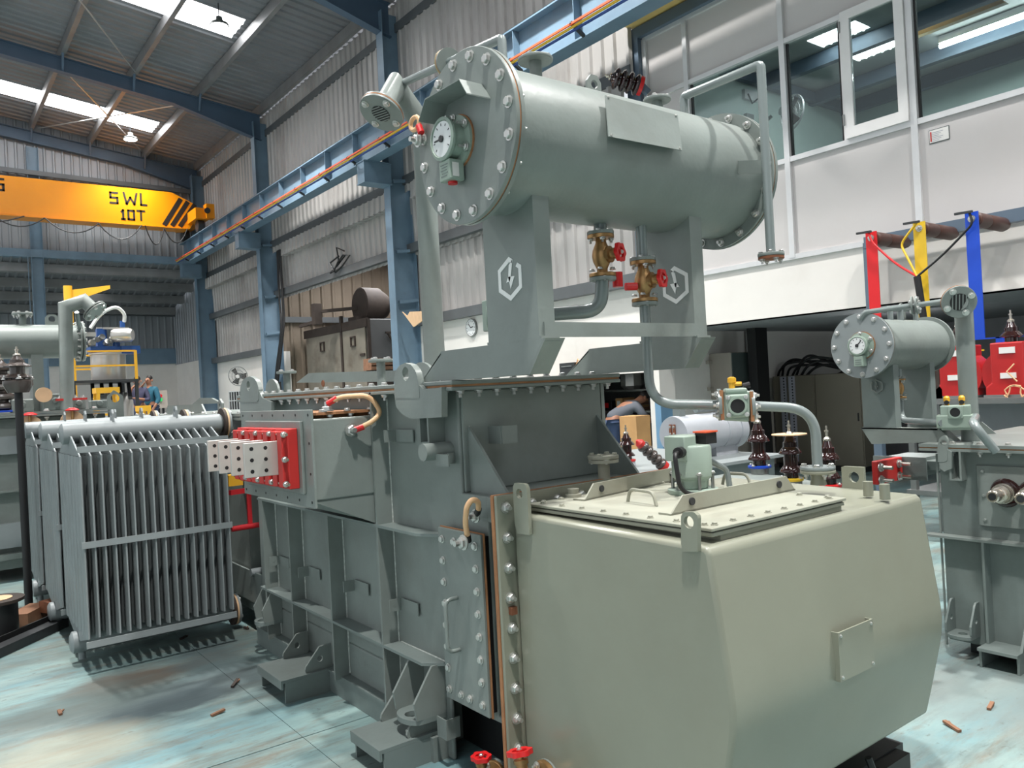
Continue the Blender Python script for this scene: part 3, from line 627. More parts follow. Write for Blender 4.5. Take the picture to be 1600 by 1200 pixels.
# stiffeners and shelves on the long face
SY = [3.17, 3.70, 4.22, 4.62]
for i, y in enumerate(SY):
    G().box(XO, X0, y, y+.014, .10, .92 if i else 1.512).obj('stiffener', 'paint', tank, None)
a = at(659, 1040, 'x', XO).y
q = G(); q.prism([(XO, 4.72, .385), (XO, a, .385), (X0, 2.76, .385), (X0, 4.72, .385)], (0, 0, .012)); q.obj('shelf', 'paint2', tank, None)
q = G(); q.prism([(XO, 4.70, .915), (XO, 2.84, .915), (X0, 2.68, .915), (X0, 4.70, .915)], (0, 0, .012)); q.obj('shelf', 'paint2', tank, None)
q = G(); q.box(XO+.03, X0, 2.95, Y1, .10, .112); q.box(XO+.035, XO+.05, 2.95, Y1, 0, .10); q.obj('base_channel', 'paint2', tank, None)
q = G(); q.box(XO+.01, X0+.01, 2.80, 2.96, 0, .1); q.obj('base_pad', 'paint', tank, None)
# lid flange, gasket and lid
q = G(); q.box(XO, 2.51, 2.51, 4.98, 1.50, 1.515); q.obj('tank_flange', 'paint', T, None, (.003, 1))
G().box(XO+.005, 2.505, 2.515, 4.975, 1.515, 1.523).obj('lid_gasket', 'gasket', T, None)
lid = G().box(XO, 2.51, 2.51, 4.98, 1.523, 1.54).obj('lid', 'paint', T, None, (.003, 1))
bolt_row(lid, (XO+.035, 2.62, 1.541), (XO+.035, 4.92, 1.541), 20, (0, 0, 1), .011)
bolt_row(tank, (XO+.035, 2.62, 1.499), (XO+.035, 4.92, 1.499), 20, (0, 0, -1), .0125, NUT)
bolt_row(tank, (XO+.06, 2.545, 1.499), (2.46, 2.545, 1.499), 10, (0, 0, -1), .0125, NUT)
bolt_row(lid, (XO+.06, 2.545, 1.541), (2.46, 2.545, 1.541), 10, (0, 0, 1), .011)
# lifting lugs: plates with an eye, cut from the outline
def eye_plate(parent, pts, hole, R, thick, nrm, name='lifting_lug', m='paint'):
    """plate of outline pts with a round eye: outline strip triangulated round the hole"""
    pts = [V(p) for p in pts]; h = V(hole); nrm = V(nrm).normalized(); u, w, a = basis(nrm); n = 40
    dirs = [u*math.cos(2*PI*k/n)+w*math.sin(2*PI*k/n) for k in range(n)]
    outer = []
    for d in dirs:
        best = None
        for i in range(len(pts)):
            p, r = pts[i]-h, pts[(i+1) % len(pts)]-pts[i]
            # solve h + d t = p + r s in plane coords
            A = np.array([[d.dot(u), -r.dot(u)], [d.dot(w), -r.dot(w)]]); b = np.array([p.dot(u), p.dot(w)])
            if abs(np.linalg.det(A)) < 1e-12: continue
            t, s = np.linalg.solve(A, b)
            if t > 1e-6 and -1e-6 <= s <= 1+1e-6 and (best is None or t > best): best = t
        outer.append(h+d*(best or R*1.5))
    vs = [h+d*R for d in dirs]+outer; vs += [p+nrm*thick for p in vs]; fs = []
    for k in range(n):
        l = (k+1) % n
        fs += [(k, n+k, n+l, l)[::-1], (2*n+k, 3*n+k, 3*n+l, 2*n+l), (n+k, 3*n+k, 3*n+l, n+l)[::-1], (k, l, 2*n+l, 2*n+k)[::-1]]
    q = G(); q.add(vs, fs); return q.obj(name, m, parent, 25)
LUG = [(616,592),(618,580),(624,571),(633,567),(642,570),(649,579),(652,590),(654,601),(661,608),(670,608),(690,605),(690,652),(652,654),(640,654),(628,647),(619,636),(616,625)]
P_ = lambda L, ax, v: [at(x, y, ax, v) for x, y in L]
lp = P_(LUG, 'x', 1.60)
# the lug is the union of an eye head and a web: head by eye_plate, web by prism
hp = P_([(616,622),(616,592),(618,580),(624,571),(633,567),(642,570),(649,579),(652,590),(654,601),(656,622)], 'x', 1.60)
eye_plate(tank, hp, at(633.5, 584, 'x', 1.60), .028, .028, (1, 0, 0))
wp = P_([(616,616),(654,601),(661,608),(670,608),(690,605),(690,652),(652,654),(640,654),(628,647),(619,636)], 'x', 1.6015)
G().prism(wp, (.027, 0, 0)).obj('lifting_lug_web', 'paint', tank, None)
hp = P_([(375,628),(375,606),(378,596),(384,590),(390,588),(397,591),(402,598),(404,608),(404,628)], 'x', 1.61)
eye_plate(tank, hp, at(388, 603, 'x', 1.61), .03, .025, (1, 0, 0))
G().prism(P_([(375,618),(404,610),(410,622),(424,628),(424,642),(375,644)], 'x', 1.612), (.022, 0, 0)).obj('lifting_lug_web', 'paint', tank, None)
q = G(); q.box(1.625, 1.70, 2.70, 2.712, 1.30, 1.5); q.box(1.625, 1.70, 2.765, 2.777, 1.30, 1.5); q.box(1.66, 1.672, 2.70, 2.777, 1.30, 1.5); q.box(1.63, 1.70, 2.70, 2.777, 1.295, 1.303); q.obj('lug_channel', 'paint', tank, None)
eye_plate(tank, [(2.49, 2.62, 1.5), (2.49, 2.72, 1.5), (2.49, 2.72, 1.28), (2.49, 2.66, 1.26), (2.49, 2.62, 1.30)], (2.49, 2.67, 1.40), .02, .02, (1, 0, 0))
c_ = at(662, 707, 'x', 1.58); q = G(); q.cyl((1.575, c_.y, c_.z), (1.70, c_.y, c_.z), .034, 20); q.obj('stub_pipe', 'paint', tank)
q = G(); b_ = at(692, 718, 'x', 1.62); q.box(1.615, 1.623, b_.y-.045, b_.y+.045, b_.z-.025, b_.z+.02); q.box(1.623, 1.70, b_.y+.038, b_.y+.045, b_.z-.025, b_.z+.02); q.cyl((1.66, b_.y+.07, b_.z), (1.66, b_.y+.02, b_.z), .02, 12); q.obj('clamp', 'paint', tank)
def strap(px0, px1):  # stand-off cable strap
    a, b = at(*px0, 'x', 1.66), at(*px1, 'x', 1.69); zc = (a.z+b.z)/2; z0, z1 = zc-.027, zc+.027; ya = b.y+.15
    q = G(); q.box(1.688, 1.694, b.y, ya, z0, z1); q.box(1.63, 1.692, ya-.006, ya, z0, z1); q.cyl((1.655, ya-.0065, zc), (1.655, ya-.0072, zc), .006, 10); q.obj('cable_strap', 'paint', tank, None)
for a_, b_ in (((606,671),(646,692)), ((474,889),(500,903)), ((541,909),(576,927)), ((611,938),(654,958)), ((424,871),(452,884))): strap(a_, b_)
# jacking pads with gusset cheeks
def jack_pad(yc, z, w, dep, hgt, plate=True):
    q = G(); x0 = X0-dep
    for s_ in (-1, 1):
        y = yc+s_*w/2; q.prism([(X0, y, z), (x0+.03, y, z), (x0+.02, y, z+.07), (X0-.06, y, z+hgt), (X0, y, z+hgt)], (0, .012, 0)); q.obj('jacking_cheek', 'paint', tank, None); q = G()
    if plate:
        n = 14; cx, rr = x0+w*.35, w*.5
        pts = [(X0, yc+w/2, z-.02)]+[(cx-rr*.7*math.sin(PI*k/n), yc+w/2*math.cos(PI*k/n), z-.02) for k in range(n+1)]+[(X0, yc-w/2, z-.02)]
        eye_plate(tank, pts, (x0+w*.32, yc, z-.02), .03, .02, (0, 0, 1), 'jacking_plate', 'paint2')
jack_pad(2.88, .19, .17, .17, .20)
q = G(); q.box(1.65, 1.70, 2.83, 2.836, .215, .27); q.box(1.65, 1.656, 2.83, 2.89, .215, .27); q.obj('earth_bracket', 'paint', tank, None)
q = G(); q.box(1.64, 1.70, 2.70, 2.706, .12, .2); q.box(1.635, 1.641, 2.70, 2.77, .12, .2); q.obj('earth_bracket', 'paint', tank, None)
def foot(yc, w, dep):
    q = G(); q.box(X0-dep, X0+.05, yc-w/2, yc+w/2, .10, .115); q.box(X0-dep+.02, X0+.05, yc-w/2, yc-w/2+.012, 0, .10); q.box(X0-dep+.02, X0+.05, yc+w/2-.012, yc+w/2, 0, .10); q.box(X0-dep, X0-dep+.012, yc-w/2, yc+w/2, .07, .11); q.obj('haulage_foot', 'paint2', tank, None)
    for s_ in (-1, 1):
        y = yc+s_*(w/2-.02)
        eye_plate(tank, [(X0-.02, y, .115), (X0-dep*.55, y, .115), (X0-dep*.55, y, .14), (X0-dep*.28, y, .23), (X0-.02, y, .235)], (X0-dep*.28, y, .17), .016, .012, (0, 1, 0), 'haulage_eye')
foot(4.02, .34, .30); foot(2.95, .26, .30)
jack_pad(4.66, .21, .14, .14, .17)
for y in SY:  # weld beads along the stiffeners
    q = G(); q.tube([(X0-.001, y-.001, z) for z in np.linspace(.12, .90 if y > 3.2 else 1.48, 9)], .0045, 6); q.obj('weld_bead', 'weld', tank)
q = G(); q.tube([(1.742, Y0-.013, 1.36), (1.742, Y0-.013, 1.12)], .004, 6); q.obj('weld_bead', 'weld', tank); q = G(); q.tube([(1.7, 2.7, .398), (1.7, 3.15, .398)], .004, 6); q.obj('weld_bead', 'weld', tank)
# near end wall: stiff gussets, bracket
q = G(); q.box(X0+.012, X1-.012, Y0-.012, Y0, 1.10, 1.50); q.obj('end_panel', 'paint', tank, None, (.01, 2))
for x in (1.735, 2.425):
    q = G(); q.prism([(x, Y0-.012, 1.36), (x, Y0-.012, 1.09), (x, 2.33, 1.09)], (.012, 0, 0)); q.obj('gusset', 'paint', tank, None)
b_ = at(782, 678, 'y', Y0-.03); q = G(); q.box(b_.x-.045, b_.x-.037, Y0-.09, Y0-.01, b_.z-.035, b_.z+.035); q.box(b_.x-.04, b_.x+.035, Y0-.096, Y0-.09, b_.z-.035, b_.z+.035); q.obj('bracket', 'paint', tank, None)
# adapter between tank and cable box, inspection plate on its left side
q = G(); q.box(X0+.0, X1, 2.43, Y0+.03, .255, 1.10); q.box(X0+.25, X1, 2.295, 2.44, .255, 1.085); q.box(X0, X1, 2.295, 2.44, 1.0, 1.10); q.box(X0, X1, 2.295, 2.44, .255, .285); q.obj('adapter_box', 'paint', T, None, (.006, 2)); G().box(1.84, X1-.05, 2.32, 2.95, .005, .26).obj('cavity_block', 'black', T, None)  # plain black block fills the cavity under the adapter
pl = [at(688, 829, 'x', 1.665), at(757, 846, 'x', 1.665), at(766, 1141, 'x', 1.665), at(701, 1098, 'x', 1.665)]
yA, yB = (pl[0].y+pl[3].y)/2, (pl[1].y+pl[2].y)/2; zA, zB = .285, .962
q = G(); q.box(1.672, X0, yB+.01, yA-.01, zA+.01, zB-.01); q.obj('inspection_frame', 'black', T, None)  # frame coloured black to carry the deep shade of the gap beside the plate
G().box(1.668, 1.673, yB-.006, yA+.003, zA-.004, zB+.004).obj('plate_gasket', 'gasket', T, None)
ip = G().box(1.655, 1.668, yB, yA, zA, zB).obj('inspection_plate', 'paint', T, None, (.002, 1))
bolt_row(ip, (1.655, yB+.035, zA+.04), (1.655, yB+.035, zB-.045), 8, (-1, 0, 0), .0115)
bolt_row(ip, (1.655, yA-.03, zA+.04), (1.655, yA-.03, zB-.045), 8, (-1, 0, 0), .0115)
for z in (zA+.04, zB-.045): bolt_row(ip, (1.655, yB+.12, z), (1.655, yA-.115, z), 2, (-1, 0, 0), .0115)
ym = (yA+yB)/2+.03; q = G(); q.tube(bend([(1.66, ym, .50), (1.60, ym, .50), (1.60, ym, .70), (1.66, ym, .70)], .03), .008, 10); q.obj('plate_handle', 'paint', ip)
bo = V(1.66, yB+.09, zB-.05); tp = V(1.665, 2.56, 1.05)
cp_ = [at(732, 846, 'x', 1.615), at(727, 818, 'x', 1.59), at(729, 792, 'x', 1.585), at(737, 780, 'x', 1.60), at(747, 783, 'x', 1.63), at(748, 795, 'x', 1.65), at(744, 806, 'x', 1.665)]
q = G(); q.tube(bend(cp_, .02, 4), .0105, 10); q.obj('earth_cable', 'tan', T, 60, label='tan earthing cable'); bo = cp_[0]; tp = cp_[-1]+V(0, .05, .03)
for a_, b_ in ((cp_[0], cp_[0].lerp(cp_[1], .35)), (cp_[-1], cp_[-2])): q = G(); q.cyl(a_, b_, .0125, 10); q.obj('cable_sleeve', 'black', T)
bolt(T, bo+V(-.02, 0, 0), (-1, 0, 0), .02, NUT); bolt(T, tp+V(-.0, -.05, -.03), (-1, 0, 0), .018, NUT)
# cavity under the adapter: valve
p = at(757, 1190, 'y', 2.42); vb = gate_valve(T, (p.x, 2.44, .055), (.9, .3, 0), (0, 0, 1), .9)
# cable box
FY = 2.27
q = G(); xa, xb, za, zb = 1.625, 2.56, .02, 1.122
q.box(xa, xa+.085, FY, FY+.014, za, zb); q.box(xb-.085, xb, FY, FY+.014, za, zb); q.box(xa, xb, FY, FY+.014, zb-.085, zb); q.box(xa, xb, FY, FY+.014, za, za+.2)
q.obj('box_flange', 'olive', T, None, (.003, 1))
q = G(); q.box(xa-.003, xa+.08, FY+.014, FY+.03, za, zb+.001); q.box(xa-.003, xb, FY+.014, FY+.03, zb-.08, zb+.001); q.obj('flange_gasket', 'gasket', T, None)
q = G(); q.box(xa+.012, xa+.1, FY+.03, FY+.042, za, zb-.01); q.box(xa+.012, xb, FY+.03, FY+.042, zb-.1, zb-.01); q.obj('counter_flange', 'paint', T, None)
q = G(); xL, xR = 1.693, 2.875
pf = [(2.265, 1.055), (1.41, 1.042), (1.394, 1.03), (1.373, .87), (1.354, .73), (1.345, .66), (1.342, .61), (1.346, .555), (1.357, .50), (1.389, .36), (1.416, .25), (2.265, .12)]
q.prism([(xL, y, z) for y, z in pf], (xR-xL, 0, 0)); box = q.obj('cable_box', 'olive', T, 30, (.014, 3))
bf = [o for o in COL.objects if o.name.startswith('box_flange')][0]
bolt_row(bf, (xa+.04, FY, .118), (xa+.04, FY, zb-.045), 10, (0, -1, 0), .0145, NUT)
bolt_row(bf, (xa+.16, FY, zb-.045), (xb-.05, FY, zb-.045), 7, (0, -1, 0), .0135, NUT)
G().box(xa+.03, xa+.055, FY-.02, FY, .70, .727).obj('earth_stud', 'copper', bf, None)
def tab(parent, pts, hole, R, th, nrm, m='olive', name='lifting_tab'): return eye_plate(parent, pts, hole, R, th, nrm, name, m)
yt = 2.20; tab(box, [(1.676, yt+.035, .99), (1.676, yt+.035, 1.15), (1.676, yt+.025, 1.166), (1.676, yt-.035, 1.166), (1.676, yt-.045, 1.15), (1.676, yt-.045, .99)], (1.676, yt, 1.13), .017, .014, (1, 0, 0))
a_ = P_([(1064,862),(1064,806),(1068,800),(1084,800),(1090,806),(1090,862)], 'x', 1.676)
tab(box, a_, at(1076, 816, 'x', 1.676), .017, .014, (1, 0, 0))
a_ = [(2.86, 1.60, 1.0), (2.86, 1.60, 1.13), (2.86, 1.69, 1.13), (2.86, 1.69, 1.0)]; tab(box, a_, (2.86, 1.64, 1.09), .02, .014, (1, 0, 0))
# lid of the cable box
LZ = 1.085; la = at(1105, 835, 'z', LZ); lb = at(1330, 778, 'z', LZ); lc = at(843, 772, 'z', LZ)
lx0, lx1, ly0, ly1 = xL+.045, lb.x, max(la.y, 1.418), min(lc.y, 2.235)
q = G(); q.box(lx0+.05, lx1-.012, ly0+.012, ly1-.03, 1.03, LZ-.026); q.obj('hatch_frame', 'olive', T, None)
q = G(); q.box(lx0+.005, lx1-.005, ly0+.005, ly1-.005, LZ-.026, LZ-.014); q.obj('hatch_flange', 'dusty', T, None, (.002, 1))
G().box(lx0+.009, lx1-.009, ly0+.009, ly1-.009, LZ-.014, LZ-.010).obj('hatch_gasket', 'black', T, None)
hl = G().box(lx0, lx1, ly0, ly1, LZ-.010, LZ).obj('hatch_lid', 'dusty', T, None, (.002, 1))
for k in range(8):
    bolt(hl, (lx0+.05+k*(lx1-lx0-.1)/7, ly0+.03, LZ), (0, 0, 1), .0075, BOLTO); bolt(hl, (lx0+.03, ly0+.05+k*(ly1-ly0-.1)/7, LZ), (0, 0, 1), .0075, BOLTO)
    bolt(hl, (lx0+.05+k*(lx1-lx0-.1)/7, ly0+.03, LZ-.027), (0, 0, -1), .0075, BOLTO); bolt(hl, (lx1-.03, ly0+.05+k*(ly1-ly0-.1)/7, LZ), (0, 0, 1), .0075, BOLTO)
    bolt(hl, (lx0+.05+k*(lx1-lx0-.1)/7, ly1-.03, LZ), (0, 0, 1), .0075, BOLTO)
def lid_angle(p, r):  # stiffening angle with sloped ends, from pixel p to pixel r on the lid
    a, b = at(*p, 'z', LZ), at(*r, 'z', LZ); d = (b-a).normalized(); n = V(0, 0, 1).cross(d).normalized(); h = .055
    q = G(); q.prism([a, b, b-d*.05+V(0, 0, h), a+d*.06+V(0, 0, h)], n*.006); q.prism([a, b, b+n*.05, a+n*.05], (0, 0, .006)); q.obj('lid_stiffener', 'dusty', hl, None)
    for t in (.15, .85):
        c = a.lerp(b, t)+V(0, 0, .032); q = G(); q.cyl(c-n*.006, c+n*.012, .012, 14); q.obj('stiffener_hole', 'darkmetal', hl)
lid_angle((1048, 806), (1243, 766)); lid_angle((913, 783), (1070, 748))
def lid_handle(p, r):
    a, b = at(*p, 'z', LZ), at(*r, 'z', LZ); h = V(0, 0, .045); d = b-a
    q = G(); q.tube(bend([a, a+h+d*.1, b+h-d*.1, b], .03), .006, 8); q.obj('lid_handle', 'dusty', hl)
lid_handle((981, 784), (1026, 791)); lid_handle((1129, 757), (1173, 760))
c_ = at(1083, 770, 'z', LZ)  # pressure relief device
q = G(); q.lathe(c_, (0, 0, 1), [(.088, 0), (.09, .004), (.09, .016), (.06, .018)], 28); prd = q.obj('relief_flange', 'castgreen', T)
q = G(); q.lathe(c_, (0, 0, 1), [(.056, .018), (.058, .05), (.066, .055), (.072, .06), (.072, .165), (.066, .175), (0, .177)], 28); q.box(c_.x-.075, c_.x-.01, c_.y-.035, c_.y+.06, c_.z+.12, c_.z+.21); q.cyl((c_.x-.01, c_.y+.03, c_.z+.17), (c_.x-.01, c_.y+.03, c_.z+.21), .05, 20); q.obj('relief_device', 'castgreen', T, 35, (.004, 2))
for k in range(6):
    t = k*PI/3; p = c_+V(.072*math.cos(t), .072*math.sin(t), .016); q = G(); q.cyl(p, p+V(0, 0, .06), .006, 8); q.obj('stud', 'steel', prd); bolt(prd, p+V(0, 0, .055), (0, 0, 1), .008)
q = G(); q.box(c_.x+.02, c_.x+.08, c_.y-.055, c_.y-.005, c_.z+.176, c_.z+.216); sw = q.obj('trip_switch', 'black', T, None); G().box(c_.x+.015, c_.x+.085, c_.y-.058, c_.y+.0, c_.z+.216, c_.z+.222).obj('switch_cover', 'orange', sw, None)
g0 = c_+V(-.075, -.02, .155); q = G(); q.cyl(g0, g0+V(-.03, -.01, 0), .02, 12); q.tube(bend([g0+V(-.03, -.01, 0), g0+V(-.07, -.03, -.0), g0+V(-.075, -.05, -.13), g0+V(.01, -.08, -.152)], .06), .008, 8); q.obj('signal_cable', 'black', T)
q = G(); q.tube(bend([c_+V(.07, -.0, .12), c_+V(.16, -.03, .07), c_+V(.16, -.04, 0)], .02), .011, 10); q.obj('drain_pipe', 'pipe', T)
c_ = at(945, 762, 'z', LZ); q = G(); q.cyl(c_, c_+V(0, 0, .115), .024, 18); pp = q.obj('filler_pipe', 'dusty', T); f_ = flange(pp, c_+V(0, 0, .115), (0, 0, 1), .062, .014, 'dusty', 4, .009, 'blank_flange', BOLTO, True); G().lathe(c_+V(0, 0, .10), (0, 0, 1), [(.06, 0), (.06, .013)], 24).obj('flange', 'dusty', pp)
c_ = at(896, 776, 'z', LZ); q = G(); q.lathe(c_, (0, 0, 1), [(.03, 0), (.03, .01), (.02, .012), (.022, .03), (.0, .032)], 18); q.obj('vent_plug', 'dusty', hl)
for p in ((1383, 780), (1357, 775)): c_ = at(*p, 'z', 1.05); q = G(); q.cyl(c_, c_+V(0, 0, .052), .017, 14); q.obj('lid_stub', 'olive', box)
# rating plate holder on the near face
q = G(); x0, x1, z0, z1 = 2.182, 2.380, .568, .716
q.box(x0, x1, 1.328, 1.333, z0, z1); q.box(x0, x0+.005, 1.328, 1.375, z0, z1); q.box(x1-.005, x1, 1.328, 1.375, z0, z1); q.box(x0, x1, 1.328, 1.37, z0, z0+.004)
rp = q.obj('plate_holder', 'olive', box, None)
for xx in (x0+.012, x1-.012):
    for zz in (z0+.012, z1-.012): bolt(rp, (xx, 1.328, zz), (0, -1, 0), .004)
q = G(); q.box(2.62, 2.80, 1.45, 1.62, .06, .12); q.obj('rubber_stop', 'black', box, None)
q = G(); q.tube(bend([(2.47, 1.42, .22), (2.52, 1.38, .0+.02), (2.30, 1.36, .01), (2.2, 1.40, .16)], .08), .012, 8); q.obj('drain_hose', 'black', box)
vf = gate_valve(T, (1.59, 2.14, .16), (1, 0, 0), (.05, .25, 1), 1.05)
q = G(); q.cyl((1.66, 2.14, .16), (1.70, 2.14, .16), .026, 14); q.obj('valve_pipe', 'paint', T)
q = G(); q.box(1.72, 2.85, 1.5, 2.2, 0, .125); q.obj('box_cradle', 'darkmetal', T, None)
# low voltage turret with red board and aluminium bars
xf = 1.335; ya, yb = 3.165, 4.05
q = G(); q.box(xf+.012, X0, ya+.035, yb-.05, 1.06, 1.41); tur = q.obj('bushing_turret', 'paint', T, None, (.008, 2))
q = G(); q.prism([(1.345, ya+.04, 1.06), (XO+.01, ya+.04, 1.06), (XO+.01, ya+.04, .93)], (0, .012, 0)); q.prism([(1.36, ya+.05, 1.06), (XO, ya+.05, .94), (XO, yb-.06, .94), (1.36, yb-.06, 1.06)], (.012, 0, .01)); q.obj('turret_gusset', 'paint', tur, None)
tf = G().box(xf, xf+.012, ya, yb, 1.035, 1.452).obj('turret_flange', 'paint', T, None, (.002, 1))
q = G()
for k in range(7):
    for z in (1.06, 1.43): q.cyl((xf-.0012, ya+.03+k*.137, z), (xf+.002, ya+.03+k*.137, z), .006, 10)
for z in (1.18, 1.31):
    for y in (ya+.03, yb-.03): q.cyl((xf-.0012, y, z), (xf+.002, y, z), .006, 10)
q.obj('bolt_hole', 'black', tf)
q = G(); q.box(xf-.014, xf, 3.25, 3.95, 1.09, 1.405); q.obj('board_plate', 'paint', tf, None, (.003, 1))
q = G(); q.box(xf+.05, X0-.02, ya+.06, yb-.1, 1.425, 1.437); q.box(xf+.1, X0-.04, ya+.10, yb-.14, 1.40, 1.43); q.obj('turret_cover', 'gasket', T, None)
bolt_row(tur, (xf+.09, ya+.09, 1.437), (xf+.09, yb-.13, 1.437), 6, (0, 0, 1), .011); bolt_row(tur, (xf+.09, ya+.075, 1.437), (X0-.05, ya+.075, 1.437), 3, (0, 0, 1), .011); bolt_row(tur, (xf+.12, ya+.075, 1.425), (X0-.05, ya+.075, 1.425), 3, (0, 0, -1), .011, NUT)
for k, yk in enumerate((3.352, 3.522, 3.694, 3.862)):
    q = G()
    for s_, sh in ((-1, 0), (1, 0)): q.box(xf-.085, xf-.014, yk+s_*.037-.026, yk+s_*.037+.026, 1.125, 1.365)
    q.box(xf-.06, xf-.014, yk-.07, yk+.07, 1.115, 1.375); bb = q.obj('clamp_board', 'redboard', T, None, (.003, 1))
    q = G(); q.box(1.108, xf-.01, yk-.008, yk+.008, 1.178, 1.325); br_ = q.obj('busbar', 'alu', T, None, (.002, 1))
    for i in range(2):
        for j in range(3):
            c0 = V(1.14+i*.06, yk-.0085, 1.203+j*.048); q = G(); q.cyl(c0, c0+V(0, .017, 0), .0085, 12); q.obj('bar_hole', 'black', br_)
    for z in (1.14, 1.245, 1.352):
        q = G(); q.cyl((xf-.075, yk-.10, z), (xf-.075, yk+.09, z), .007, 8); q.obj('clamp_stud', 'chrome', bb); bolt(bb, (xf-.075, yk-.066, z), (0, -1, 0), .0095)
e0 = V(xf+.11, ya+.08, 1.47); e1 = at(548, 672, 'y', ya+.03)
q = G(); q.tube(bend([e0, e0+V(.05, -.03, .03), e0+V(.17, -.08, .03), e0+V(.21, -.10, -.05), e1+V(.08, -.05, .03), e1+V(.01, -.02, 0)], .05, 6), .011, 10); q.obj('earth_cable', 'tan', T, 60, label='tan earthing cable')

for a_, b_ in ((e0, e0+V(.04, -.02, .025)), (e1+V(.01, -.02, 0), e1+V(.045, -.035, .012))): q = G(); q.cyl(a_, b_, .0135, 10); q.obj('cable_sleeve', 'redwheel', T)
bolt(T, e1, (0, -1, 0), .02, NUT); bolt(T, e0+V(0, 0, -.03), (0, 0, 1), .02, NUT)
# things on the lid
c_ = (2.2, 4.0); q = G(); q.prism(P_([(463,598),(482,583),(640,578),(640,596)], 'x', 1.98), (.012, 0, 0)); q.obj('lid_stiffener', 'paint', lid, None)
q = G(); q.cyl((1.975, at(505,594,'x',1.98).y, 1.585), (1.98, at(505,594,'x',1.98).y, 1.585), .02, 14); q.obj('stiffener_hole', 'rust', lid)
for px_ in (448, 596):
    p = at(px_, 590, 'x', 1.85); q = G(); q.cyl((p.x, p.y, 1.54), (p.x, p.y, 1.66), .022, 14); s_ = q.obj('stub_pipe', 'paint', T); flange(s_, (p.x, p.y, 1.66), (0, 0, 1), .06, .014, 'paint', 4, .009)
n = 16
for yy in (2.95, 4.72):
    q = G(); q.prism([(1.75, yy+.11*math.cos(PI*k/n), 1.54+.09*math.sin(PI*k/n)) for k in range(n+1)], (.014, 0, 0)); q.obj('lid_lug', 'paint', lid)
# conservator support beams
for bx, nm in ((1.64, 0), (2.415, 1)):
    q = G(); z0, z1 = 1.541, 1.655
    q.prism([(bx, 2.76, z0), (bx, 2.075, z0), (bx, 1.975, z1), (bx, 2.60, z1)], (.01, 0, 0))
    q.prism([(bx, 2.076, z0), (bx, 1.976, z1), (bx, 1.97, z1), (bx, 2.06, z0)], (.085, 0, 0))
    q.prism([(bx, 2.60, z1-.01), (bx, 2.76, z0), (bx, 2.77, z0), (bx, 2.61, z1-.01)], (.085, 0, 0))
    q.box(bx, bx+.085, 2.075, 2.76, z0, z0+.01); q.box(bx, bx+.085, 1.975, 2.60, z1-.01, z1)
    bm = q.obj('support_beam', 'paint', T, None)
    for k in range(3): bolt(bm, (bx+.05, 2.10+.2*k, z1-.012), (0, 0, -1), .011, NUT)
    bolt(bm, (bx+.05, 2.66, z0+.01), (0, 0, 1), .012, NUT)
    # leg: channel on its web with emblem
    q = G(); yA_, yB_, lz0, lz1 = 2.0, 2.285, z1, 2.14
    q.box(bx, bx+.01, yA_, yB_, lz0, lz1); q.box(bx, bx+.07, yA_, yA_+.01, lz0, 2.13); q.box(bx, bx+.07, yB_-.01, yB_, lz0, lz1-.02); q.box(bx, bx+.08, yA_-.01, yB_+.01, lz0, lz0+.01)
    lg = q.obj('conservator_leg', 'paint', T, None)
    logo(lg, (bx-.0005, 2.085 if nm else 2.14, 1.87), (0, -1 if nm else 1, 0), (0, 0, 1), .075, (-1, 0, 0))
G().box(1.66, 2.48, 1.995, 2.003, 1.66, 1.71).obj('tie_bar', 'paint', T, None)
# conservator
CY, CZ, CR, SR = 2.13, 2.325, .2815, .238; xc0, xc1 = 1.473, 2.79
q = G(); q.lathe((xc0+.03, CY, CZ), (1, 0, 0), [(SR, 0), (SR, xc1-xc0-.06)], 64); con = q.obj('conservator', 'paint', T, 30)
q = G(); q.lathe((xc0, CY, CZ), (1, 0, 0), [(CR-.002, 0), (CR, .002), (CR, .014)], 64); ca = q.obj('end_cover', 'paint', T, 30)
q = G(); q.lathe((xc0+.014, CY, CZ), (1, 0, 0), [(CR-.003, 0), (CR-.003, .007)], 64); q.obj('cover_gasket', 'gasket', T, 30)
q = G(); q.lathe((xc0+.021, CY, CZ), (1, 0, 0), [(CR, 0), (CR, .014)], 64); q.obj('drum_flange', 'paint', T, 30)
bolt_circle(ca, (xc0, CY, CZ), (-1, 0, 0), CR*.89, 16, .0135, None, .15); bolt_circle(con, (xc0+.035, CY, CZ), (1, 0, 0), CR*.93, 16, .009, NUT, .15)
q = G(); q.lathe((xc1-.035, CY, CZ), (1, 0, 0), [(CR, 0), (CR, .012)], 64); q.obj('drum_flange', 'paint', T, 30)
q = G(); q.lathe((xc1-.023, CY, CZ), (1, 0, 0), [(CR-.003, 0), (CR-.003, .007)], 64); q.obj('cover_gasket', 'gasket', T, 30)
q = G(); q.lathe((xc1-.016, CY, CZ), (1, 0, 0), [(CR, 0), (CR, .014)], 64); cb = q.obj('end_cover', 'paint', T, 30)
bolt_circle(con, (xc1-.035, CY, CZ), (-1, 0, 0), CR*.92, 16, .012, NUT, .05)
